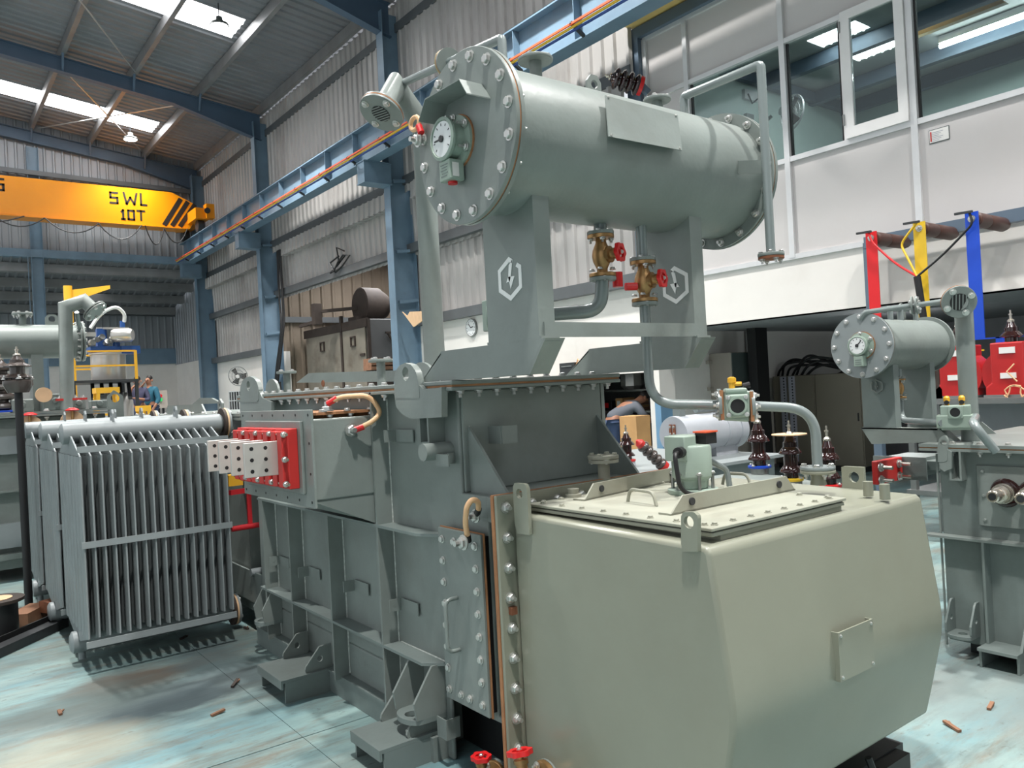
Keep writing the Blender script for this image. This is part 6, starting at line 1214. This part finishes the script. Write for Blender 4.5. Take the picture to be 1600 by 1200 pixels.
# rack with red cast resin current transformers
rk = thing('test_rack', 'pale steel rack behind the right transformer carrying red current transformers', 'rack', (7.2, 2.7, 0)); 
rz_ = at(1530, 622, 'x', 6.9).z; G().box(6.85, 7.44, 1.0, 3.45, rz_-.045, rz_).obj('shelf_board', 'steel', rk, None); G().box(6.85, 7.44, 1.0, 3.45, .40, .44).obj('shelf_board', 'steel', rk, None)
for x in (6.9, 7.4):
    for y in (1.05, 2.2, 3.4): G().bar((x, y, 0), (x, y, rz_), .05, .05).obj('upright', 'steel', rk, None)
G().box(7.42, 7.44, 1.0, 3.4, .5, rz_-.05).obj('back_panel', 'cladfar', rk, None)
def ct(px_, label, m='ctred', s=1.0):
    p = at(px_, 622, 'x', 7.1); p.z = rz_; t = thing('current_transformer', label, 'current transformer', p); w_, h_ = .17*s, .44*s
    q = G(); q.prism([V(p.x-.12, p.y-w_, p.z), V(p.x-.12, p.y+w_, p.z), V(p.x-.12, p.y+w_, p.z+.08), V(p.x-.12, p.y+w_*.72, p.z+.12), V(p.x-.12, p.y+w_*.72, p.z+h_), V(p.x-.12, p.y-w_*.72, p.z+h_), V(p.x-.12, p.y-w_*.72, p.z+.12), V(p.x-.12, p.y-w_, p.z+.08)], (.26, 0, 0)); q.obj('body', m, t, None, (.012, 2))
    q = G(); q.cyl((p.x-.09, p.y, p.z+h_*.42), (p.x+.12, p.y, p.z+h_*.42), w_*1.2, 28); q.obj('coil_housing', m, t)
    for k, (z, hh) in enumerate(((.15, .045), (.35, .05))): G().box(p.x-.128, p.x-.12, p.y-w_*.38, p.y+w_*.3, p.z+z*s, p.z+(z+hh)*s).obj('label', 'label', t, None)
    shed_stack(t, p+V(0, 0, h_), (0, 0, 1), 1, .085, .12, .05, True, 'porcelain'); q = G(); q.box(p.x-.15, p.x+.15, p.y-w_*1.02, p.y+w_*1.02, p.z+.001, p.z+.02); q.obj('base', 'steel', t, None)
ct(1503, 'red cast resin current transformer behind the vertical grey pipe'); ct(1586, 'red cast resin current transformer at the right picture edge'); ct(1466, 'dark cast resin voltage transformer left of the red ones, beside the yellow strip', 'soot', .6)
p = at(1585, 600, 'x', 6.93); t = thing('wire_coil', 'loose coil of thin tan wire hanging on the front of the rack', 'wire', p); q = G(); q.tube([p+V(-.0, .06*math.cos(k*.5)+.02*math.sin(k*1.3), -.08+.07*math.sin(k*.5)) for k in range(26)], .006, 6); q.obj('wire', 'tan', t); q = G(); q.tube([p+V(0, -.02, .02), p+V(.0, .05, .1), p+V(.02, 0, .16)], .006, 6); q.obj('wire_end', 'tan', t)
# ---------------------------------------------------------------- post insulators high on the side wall
a_, b_ = at(1000, 134, 'x', 8.1), at(953, 120, 'x', 8.1); dd = V(-.35, .55, .28).normalized(); b_ = at(953, 120, 'x', 7.75)
pi_ = thing('post_insulator', 'brown ribbed insulator pointing out beside the office corner', 'insulator', a_); dd = (b_-a_).normalized(); L_ = (b_-a_).length
shed_stack(pi_, a_, dd, 4, .15, L_/4.4, .09, True); q = G(); q.lathe(a_, dd, [(.13, -.03), (.13, .03)], 18); q.obj('clamp_ring', 'redwheel', pi_); q = G(); q.bar(a_-dd*.02, V(8.2, a_.y-.05, a_.z-.1), .08, .08); q.obj('bracket', 'darkblue', pi_, None)
# clock
c_ = at(737, 512, 'x', XW-.02); ck = thing('wall_clock', 'round white wall clock beside the drum leg', 'clock', c_); q = G(); q.lathe((XW, c_.y, c_.z), (-1, 0, 0), [(.17, 0), (.175, .02), (.165, .045), (.15, .04)], 36); q.obj('case', 'steel', ck)
G().cyl((XW-.03, c_.y, c_.z), (XW-.0425, c_.y, c_.z), .152, 36).obj('face', 'dial', ck); q = G(); q.bar((XW-.045, c_.y, c_.z), (XW-.045, c_.y-.085, c_.z+.012), .016, .006, (1, 0, 0)); q.bar((XW-.047, c_.y, c_.z), (XW-.047, c_.y+.075, c_.z+.085), .012, .006, (1, 0, 0)); q.obj('hand', 'black', ck, None); q = G()
for k in range(12): e = V(0, math.sin(k*PI/6), math.cos(k*PI/6)); q.bar(V(XW-.0435, c_.y, c_.z)+e*.115, V(XW-.0435, c_.y, c_.z)+e*.135, .012, .003, (1, 0, 0))
q.obj('hour_mark', 'darkmetal', ck, None)
# cardboard piece on the column, wall fan, barred window, cables on the column
c_ = P_([(628,487),(636,494),(640,487),(664,486),(664,498),(646,511)], 'x', 7.84); cp = thing('cardboard_piece', 'pointed piece of cardboard taped on the blue column', 'cardboard', c_[0]); G().prism(c_, (.022, 0, 0)).obj('board', 'wood', cp, None); q = G(); q.cyl(c_[3]+V(-.004, -.08, -.05), c_[3]+V(0, -.08, -.05), .03, 10); q.obj('mark', 'soot', cp)
f2 = at(372, 588, 'x', 7.9); wf2 = thing('wall_fan', 'grey wall fan on the white wall left of the stained oven', 'fan', f2); wall_fan(wf2, f2, (-.6, -.7, -.2), .3); G().bar(f2, V(XW, f2.y, f2.z-.2), .06, .06).obj('bracket', 'steel', wf2, None)
a, b = at(363, 612, 'x', XW), at(378, 640, 'x', XW); w7 = struct(G().box(XW-.03, XW-.01, b.y-.2, a.y+.2, b.z, a.z).obj('window_9', 'darkmetal', None, None))
for k in range(6): y = b.y-.2+(a.y-b.y+.4)*k/5; G().bar((XW-.05, y, b.z), (XW-.05, y, a.z), .03, .02).obj('window_bar', 'white', w7, None)
for k in range(3): z = b.z+(a.z-b.z)*k/2; G().bar((XW-.05, b.y-.2, z), (XW-.05, a.y+.2, z), .02, .03).obj('window_bar', 'white', w7, None)
cc = thing('cable_run', 'black cables running down beside the blue column left of the oven', 'cables', (8.2, 21.3, 0)); q = G()
for k in range(4): q.tube(bend([(8.2, 21.15-.07*k, 5.6), (8.2, 21.2-.1*k+.1*math.sin(k*2), 4.6-.3*k), (8.15, 21.0-.05*k, 3.4), (8.1, 21.5, 2.2-.2*k), (8.05, 21.6+.1*k, .6)], .4, 5), .025, 6)
q.obj('cable', 'black', cc); q = G(); q.box(8.0, 8.2, 21.35, 21.55, 1.75, 2.0); q.obj('junction_box', 'darkmetal', cc, None)
a = at(530, 412, 'x', 8.2); wl = thing('wire_scrap', 'tangled black wire hanging on the cladding rail above the opening', 'wire', a); q = G(); q.tube([a+V(-.05*math.sin(k), .5*math.sin(k*.9)*(1 if k % 2 else .5), .18*math.cos(k*1.1)) for k in range(12)], .02, 6); q.obj('wire', 'black', wl); q = G(); q.tube([a, a+V(0, .1, .4), a+V(0, -.3, .25)], .018, 6); q.obj('wire_end', 'black', wl)
# ---------------------------------------------------------------- curing oven in the annexe
OX = 9.0; o0, o1 = at(480, 560, 'x', OX).y, at(577, 560, 'x', OX).y; zt_ = at(577, 497, 'x', OX).z
ov = thing('curing_oven', 'large soot stained steel oven with two doors in the side bay', 'oven', (10.4, (o0+o1)/2, 0)); ox1 = at(720, 500, 'y', o1).x
q = G(); q.box(OX, 12.6, o1, o0, .1, zt_); q.obj('body', 'oveng', ov, None, (.02, 1)); ymid = at(538, 560, 'x', OX).y
for ya_, yb_ in ((o0-.1, ymid+.06), (ymid-.06, o1+.08)):
    d_ = G().box(OX-.05, OX, yb_, ya_, .2, zt_-.2).obj('door', 'ovenb', ov, None, (.01, 1)); yh = yb_+(ya_-yb_)*.5; zh = at(490, 545, 'x', OX).z; q = G()
    for bxx in ((yh-.13, yh+.13, zh+.1, zh+.13), (yh-.13, yh+.13, zh-.13, zh-.1), (yh-.13, yh-.1, zh-.13, zh+.13), (yh+.1, yh+.13, zh-.13, zh+.13)): q.box(OX-.09, OX-.05, *bxx)
    q.obj('handle', 'soot', d_, None)
q = G(); q.box(OX-.06, OX+.02, o1-.02, o0+.02, zt_-.2, zt_+.02); q.box(OX-.07, OX, ymid-.05, ymid+.05, .1, zt_+.2); q.box(OX-.02, OX+.06, o1-.03, o1+.03, .1, zt_); q.obj('door_frame', 'soot', ov, None)
for z in (zt_-.9, zt_-2.0): G().box(OX-.08, OX, o1+.1, o1+.35, z, z+.06).obj('hinge', 'soot', ov, None)
bl = at(583, 477, 'y', o1+.8); q = G(); q.lathe((bl.x-.35, o1+.9, bl.z), (1, 0, 0), [(.42, 0), (.46, .03), (.46, .5), (.30, .75), (.12, .8), (.10, 2.0)], 28); q.obj('blower', 'soot', ov); q = G(); q.bar((bl.x-.4, o1+.9, zt_), (bl.x-.4, o1+.9, bl.z-.3), .5, .3); q.bar((bl.x-1.2, o1+1.6, bl.z-.1), (bl.x-.3, o1+1.0, bl.z-.05), .08, .08); q.bar((bl.x-1.2, o1+1.6, zt_), (bl.x-1.2, o1+1.6, bl.z+.1), .2, .2); q.bar((bl.x-1.25, o1+2.6, zt_+.05), (bl.x-1.2, o1+1.6, bl.z-.35), .08, .08); q.bar((bl.x+.4, o1+.4, zt_+.45), (bl.x+2.4, o1+.4, zt_+.45), .12, .12); q.bar((bl.x+.5, o1+.4, zt_), (bl.x+.5, o1+.4, zt_+.45), .3, .3); q.obj('burner_pipework', 'soot', ov)
q = G(); z = at(600, 520, 'y', o1).z; x = at(600, 520, 'y', o1).x; q.bar((x, o1-.08, z), (x+.8, o1-.08, z), .05, .05); q.bar((x+.05, o1-.08, z), (x+.5, o1-.03, z-.7), .04, .04); q.bar((x+.75, o1-.08, z), (x+.5, o1-.03, z-.7), .04, .04); q.obj('wall_bracket', 'soot', ov, None)
for k in range(3):
    a, b = at(574, 575-k*5.5, 'y', o1-1.2), at(640, 572-k*5.5, 'y', o1-1.2); t = thing('timber_bundle', ['lowest', 'middle', 'topmost'][k]+' weathered timber of the stack in front of the oven side', 'timber', a)
    G().box(a.x, b.x, o1-1.4, o1-1.0, a.z-.055, a.z+.05).obj('baulk', 'timber', t, None)
    if k == 0: G().box(a.x+.05, b.x-.05, o1-1.35, o1-1.05, 0, a.z-.055).obj('trestle', 'soot', t, None)
# ---------------------------------------------------------------- impregnation vessel and men at the far end
VY = 17.5; pl_ = struct(G().box(1.6, 6.0, 16.6, 19.6, 0, .42).box(3.4, 6.4, 20.2, 23, 0, .53).obj('floor_plinth', 'recess', None, None))
vs_ = thing('process_vessel', 'stainless steel vessel with a blue drive on top inside a yellow railed deck', 'vessel', (3.3, 18.2, .42))
q = G(); q.lathe((3.30, 18.1, 2.05), (0, 0, 1), [(.32, 0), (.33, .02), (.33, .56), (.36, .57), (.36, .6)], 36); q.obj('upper_shell', 'stainless', vs_); q = G(); q.lathe((3.33, 18.1, .42), (0, 0, 1), [(.38, 0), (.40, .05), (.40, 1.22), (.32, 1.4), (.1, 1.42)], 36); q.obj('lower_shell', 'stainless', vs_)
q = G(); q.box(2.5, 3.72, 17.4, 18.8, 2.03, 2.08); q.obj('deck', 'darkmetal', vs_, None); q = G()
for x, y in ((2.55, 17.45), (3.68, 17.45), (2.55, 18.75), (3.68, 18.75)): q.bar((x, y, .42), (x, y, 2.04), .06, .06)
for k in range(5): q.bar((2.9+.17*k, 17.6, 1.7+.06*(k % 2)), (3.0+.17*k, 18.2, 2.02), .07, .07)
q.obj('deck_frame', 'darkmetal', vs_, None); q = G()
for x, y in ((2.55, 17.42), (3.12, 18.78), (3.68, 17.42), (3.68, 18.78), (2.55, 18.78)): q.bar((x, y, 2.08), (x, y, 2.66), .05, .05)
for z in (2.36, 2.65): q.bar((2.55, 17.42, z), (3.68, 17.42, z), .035, .035); q.bar((2.55, 18.78, z), (3.68, 18.78, z), .035, .035); q.bar((2.55, 17.42, z), (2.55, 18.78, z), .035, .035)
q.obj('railing', 'yellow', vs_, None)
q = G(); q.box(2.95, 3.72, 17.9, 18.4, 2.66, 2.78); q.box(3.5, 3.86, 17.8, 18.2, 2.62, 2.78); q.lathe((3.2, 18.1, 2.78), (0, 0, 1), [(.1, 0), (.1, .4)], 16); q.box(3.1, 3.2, 18.0, 18.2, 2.78, 3.15); q.cyl((3.6, 18.1, 2.88), (3.6, 18.1, 3.32), .05, 10); q.cyl((3.45, 18.0, 2.7), (3.45, 18.0, 3.1), .07, 12); q.obj('drive_frame', 'lightblue', vs_); q = G(); q.lathe((3.5, 17.85, 3.0), (.8, -.5, 0), [(.12, -.15), (.14, -.1), (.14, .2), (.11, .25)], 20); q.box(3.1, 3.7, 18.0, 18.1, 3.14, 3.18); q.obj('motor', 'stainless', vs_)
q = G(); q.tube(bend([(2.95, 17.8, 3.14), (3.15, 17.8, 3.45), (3.45, 17.8, 3.6), (3.62, 17.9, 3.45), (3.62, 18.0, 3.3)], .3, 6), .035, 10); q.obj('hose', 'white', vs_); q = G()
for k in range(6): q.lathe((2.98+.09*k, 17.9+.02*(k % 2), 2.86+.05*(k % 3)), (.3, -1, .2*k), [(.06, -.05), (.06, .05)], 10)
q.obj('valve_cluster', 'steel', vs_)
jb = thing('jib_crane', 'small yellow jib arm on a post above the gooseneck pipe', 'crane', (2.5, 20.5, 0)); a, b = at(106, 455, 'y', 20.5), at(172, 449, 'y', 20.5)
q = G(); q.cyl((a.x, 20.5, 0), (a.x, 20.5, a.z+.12), .09, 14); q.obj('post', 'yellow', jb); q = G(); q.prism([a+V(.05, 0, -.25), b+V(0, 0, -.03), b+V(0, 0, .05), a+V(.05, 0, .03)], (0, .12, 0)); q.obj('arm', 'yellow', jb, None); q = G(); q.cyl(b+V(-.15, .06, -.1), b+V(-.15, .06, .02), .05, 10); q.obj('hoist_end', 'darkmetal', jb)
def stand(label, pa, pb, yy, zfoot, m='yellow'):
    a, b = at(*pa, 'y', yy), at(*pb, 'y', yy); t = thing('step_stand', label, 'stand', (a.x, yy, zfoot)); zt = a.z
    q = G(); q.box(a.x, b.x, yy, yy+.4, zt-.1, zt); q.obj('tread', m, t, None)
    for x in (a.x+.04, b.x-.04):
        for y in (yy+.03, yy+.37): q = G(); q.bar((x+(-.08 if x < (a.x+b.x)/2 else .08), y, zfoot), (x, y, zt-.05), .05, .05); q.obj('leg', m, t, None)
    G().bar((a.x, yy+.03, zt-.5), (b.x, yy+.03, zt-.5), .04, .04).obj('rung', m, t, None)
stand('yellow steel step stand in front of the stainless vessel', (150, 606), (187, 606), 16.2, 0); stand('small yellow step stand in front of the two men', (219, 634), (236, 634), 15.2, 0)
p = at(252, 622, 'y', 22.0); cbx = thing('control_box', 'grey control pedestal with red and green lamps right of the two men', 'control box', (p.x, 22.0, .53)); q = G(); q.box(p.x-.12, p.x+.14, 21.95, 22.2, p.z-.26, p.z+.2); q.obj('body', 'cabinet', cbx, None); q = G(); q.bar((p.x-.05, 22.1, .53), (p.x-.05, 22.1, p.z-.2), .05, .05); q.bar((p.x+.06, 22.1, .53), (p.x+.06, 22.1, p.z-.2), .05, .05); q.obj('leg', 'darkmetal', cbx, None)
for m_, z in (('redwheel', .06), ('lampgreen', -.04)):
    if m_ == 'lampgreen': mat_g = mat('green lamp', (40, 190, 90), .4, emit=.4)
    q = G(); q.cyl((p.x-.04, 21.95, p.z+z), (p.x-.04, 21.90, p.z+z), .045, 14); q.obj('push_button', m_ if m_ != 'lampgreen' else mat_g, cbx, label='red mushroom button' if z > 0 else 'green button')
# ---------------------------------------------------------------- people
def skin_mesh(name, J, E_, m, parent, mw, sub=2):
    ks = list(J); me = bpy.data.meshes.new(name); me.from_pydata([J[k][0] for k in ks], [(ks.index(a), ks.index(b)) for a, b in E_], []); me.materials.append(M[m])
    o = bpy.data.objects.new(name, me); COL.objects.link(o); s_ = o.modifiers.new('skin', 'SKIN'); s_.use_smooth_shade = True
    for v, k in zip(me.skin_vertices[0].data, ks): r = J[k][1]; v.radius = (r, r) if not isinstance(r, tuple) else r
    me.skin_vertices[0].data[0].use_root = True
    o.modifiers.new('sub', 'SUBSURF').levels = sub; o.modifiers['sub'].render_levels = sub; o.matrix_basis = mw; o.parent = parent; o.matrix_parent_inverse = wmx(parent).inverted(); return o
def person(label, pos, rz, arms, shirt, trousers, beard=False, bend_=0., crouch=0.):
    t = thing('person', label, 'person', pos); mw = Matrix.Translation(V(pos)) @ Matrix.Rotation(rz, 4, 'Z')
    bx = lambda p: (p[0], p[1]+(p[2]-.95)*math.sin(bend_) if p[2] > .95 else p[1], .95+(p[2]-.95)*math.cos(bend_) if p[2] > .95 else p[2])
    J = {'pel': ((0, 0, .93), .12), 'wai': (bx((0, 0, 1.06)), .115), 'che': (bx((0, .0, 1.26)), .13), 'nk0': (bx((0, -.01, 1.42)), .07), 'nk1': (bx((0, .01, 1.49)), .052), 'jaw': (bx((0, .035, 1.545)), .068), 'skl': (bx((0, .012, 1.615)), .088), 'top': (bx((0, .0, 1.665)), .06), 'nos': (bx((0, .115, 1.585)), .014)}
    E_ = [('pel', 'wai'), ('wai', 'che'), ('che', 'nk0'), ('nk0', 'nk1'), ('nk1', 'jaw'), ('jaw', 'skl'), ('skl', 'top'), ('skl', 'nos')]
    for s_, nm in ((-1, 'l'), (1, 'r')):
        el, wr_, hd_ = arms[nm]
        J.update({nm+'sh': (bx((s_*.185, 0, 1.37)), .062), nm+'el': (el, .045), nm+'wr': (wr_, .031), nm+'hd': (hd_, .036)}); E_ += [('che', nm+'sh'), (nm+'sh', nm+'el'), (nm+'el', nm+'wr'), (nm+'wr', nm+'hd')]
        d = (V(hd_)-V(wr_)).normalized(); sd = d.cross(V(0, 0, 1)); sd = sd.normalized() if sd.length > .1 else V(1, 0, 0)
        for k, (o_, ln) in enumerate(((-.03, .065), (-.01, .08), (.01, .075), (.03, .06))):
            f0 = V(hd_)+d*.03+sd*o_; f1_ = f0+d*ln*.6; f2_ = f1_+d*ln*.4-d.cross(sd)*.015; J[f'{nm}f{k}a'] = (tuple(f0), .011); J[f'{nm}f{k}b'] = (tuple(f1_), .009); J[f'{nm}f{k}c'] = (tuple(f2_), .008); E_ += [(nm+'hd', f'{nm}f{k}a'), (f'{nm}f{k}a', f'{nm}f{k}b'), (f'{nm}f{k}b', f'{nm}f{k}c')]
        th = V(hd_)-d*.01+sd*s_*.045; J[nm+'ta'] = (tuple(th), .012); J[nm+'tb'] = (tuple(th+d*.04+sd*s_*.01), .01); E_ += [(nm+'hd', nm+'ta'), (nm+'ta', nm+'tb')]
        J.update({nm+'hi': ((s_*.095, 0, .88), .095), nm+'kn': ((s_*.10, .015, .48), .06), nm+'an': ((s_*.105, -.01, .09), .042), nm+'to': ((s_*.115, .15, .035), .035)}); E_ += [('pel', nm+'hi'), (nm+'hi', nm+'kn'), (nm+'kn', nm+'an'), (nm+'an', nm+'to')]
    skin_mesh('body', J, E_, 'skin', t, mw)
    K = {k: (J[k][0], J[k][1]+.016) for k in ('pel', 'wai', 'che', 'nk0', 'lsh', 'rsh', 'lel', 'rel')}
    for nm in ('l', 'r'): K[nm+'cu'] = (tuple(V(J[nm+'el'][0]).lerp(V(J[nm+'wr'][0]), .55)), .044)
    K['nk0'] = (J['nk0'][0], .072); skin_mesh('shirt', K, [('pel', 'wai'), ('wai', 'che'), ('che', 'nk0'), ('che', 'lsh'), ('che', 'rsh'), ('lsh', 'lel'), ('rsh', 'rel'), ('lel', 'lcu'), ('rel', 'rcu')], shirt, t, mw)
    K = {k: (J[k][0], J[k][1]+.016) for k in ('pel', 'lhi', 'rhi', 'lkn', 'rkn', 'lan', 'ran')}; K['pel'] = ((0, 0, .95), .128)
    skin_mesh('trousers', K, [('pel', 'lhi'), ('pel', 'rhi'), ('lhi', 'lkn'), ('rhi', 'rkn'), ('lkn', 'lan'), ('rkn', 'ran')], trousers, t, mw)
    K = {k: (J[nm][0], r) for k, nm, r in (('a', 'lan', .048), ('b', 'lto', .043))}; skin_mesh('shoe', K, [('a', 'b')], 'black', t, mw); K = {k: (J[nm][0], r) for k, nm, r in (('a', 'ran', .048), ('b', 'rto', .043))}; skin_mesh('shoe', K, [('a', 'b')], 'black', t, mw)
    K = {'a': (bx((0, -.035, 1.60)), .082), 'b': (bx((0, -.01, 1.672)), .084), 'c': (bx((0, .05, 1.69)), .055)}; skin_mesh('hair', K, [('a', 'b'), ('b', 'c')], 'hair', t, mw)
    if beard: K = {'a': (bx((-.05, .05, 1.535)), .028), 'b': (bx((0, .085, 1.52)), .034), 'c': (bx((.05, .05, 1.535)), .028)}; skin_mesh('beard', K, [('a', 'b'), ('b', 'c')], 'hair', t, mw)
    q = G()
    for s_ in (-1, 1): c = mw @ V(bx((s_*.034, .094, 1.605))); q.lathe(c-V(0, 0, .009), (0, 0, 1), [(.004, 0), (.011, .005), (.011, .013), (.004, .018)], 8)
    q.obj('eye', 'black', t); q = G()
    for s_ in (-1, 1): c = mw @ V(bx((s_*.088, -.0, 1.59))); q.lathe(c-V(0, 0, .03), (0, 0, 1), [(.008, 0), (.02, .02), (.022, .04), (.01, .06)], 8)
    q.obj('ear', 'skin', t); c = mw @ V(bx((0, .098, 1.545))); q = G(); dx_ = mw.to_3x3() @ V(.025, 0, 0); q.tube([c-dx_, c, c+dx_], .006, 6); q.obj('mouth', 'rust', t)
    return t
h1, h2 = at(214, 589, 'y', 21.0), at(236, 587, 'y', 21.0)
up_r = ((.23, .08, 1.12), (.10, .20, 1.40), (.05, .18, 1.47)); cr_l = ((-.25, .04, 1.12), (-.05, .22, 1.16), (.04, .24, 1.18))
person('bearded man in a navy jacket, hand at his chin, by the vessel', (h1.x, 21.0, h1.z-1.70), 2.75, {'r': up_r, 'l': cr_l}, 'shirtnavy', 'jeans', True)
person('man in a teal shirt with his hand at his mouth, right of the bearded man', (h2.x+.03, 21.35, h2.z-1.70), 2.2, {'r': up_r, 'l': ((-.26, .0, 1.1), (-.22, .14, .90), (-.20, .18, .84))}, 'shirtteal', 'jeans')
person('person in a grey tee shirt bending over beside the storage shelf', (8.28, 8.55, -.02), -1.9, {'r': ((.26, .42, 1.02), (.2, .62, .92), (.18, .69, .9)), 'l': ((-.26, .42, 1.02), (-.2, .62, .92), (-.18, .69, .9))}, 'greyshirt', 'jeans', False, 1.05)
# debris on the floor
for i, (px_, py_, L_) in enumerate(((363, 1075, .10), (282, 1000, .05), (388, 984, .04), (330, 1120, .07), (95, 1118, .05), (1500, 1145, .09), (1545, 1110, .07))):
    p = at(px_, py_, 'z', 0); t = thing('wood_splinter', ['thin dark twig standing out on the oil stain between radiator and tank', 'tiny dark scrap below the radiator bottom bar', 'tiny dark scrap near the tank foot under the red frame', 'small brown splinter on the open floor before the haulage foot', 'small splinter on the floor at lower left below the channel', 'pinkish wood splinter on the floor before the right transformer', 'brown chip on the floor under the right transformer'][i], 'debris', p)
    a_ = random.random()*3; d = V(math.cos(a_), math.sin(a_), 0); G().bar(p+V(0, 0, .006), p+d*L_+V(0, 0, .012), .016, .01).obj('chip', 'timber' if i > 2 else 'soot', t, None); G().bar(p+d*L_*.4+V(0, 0, .006), p+d*L_*.7+V(.02, .01, .012), .008, .006).obj('sliver', 'timber', t, None)
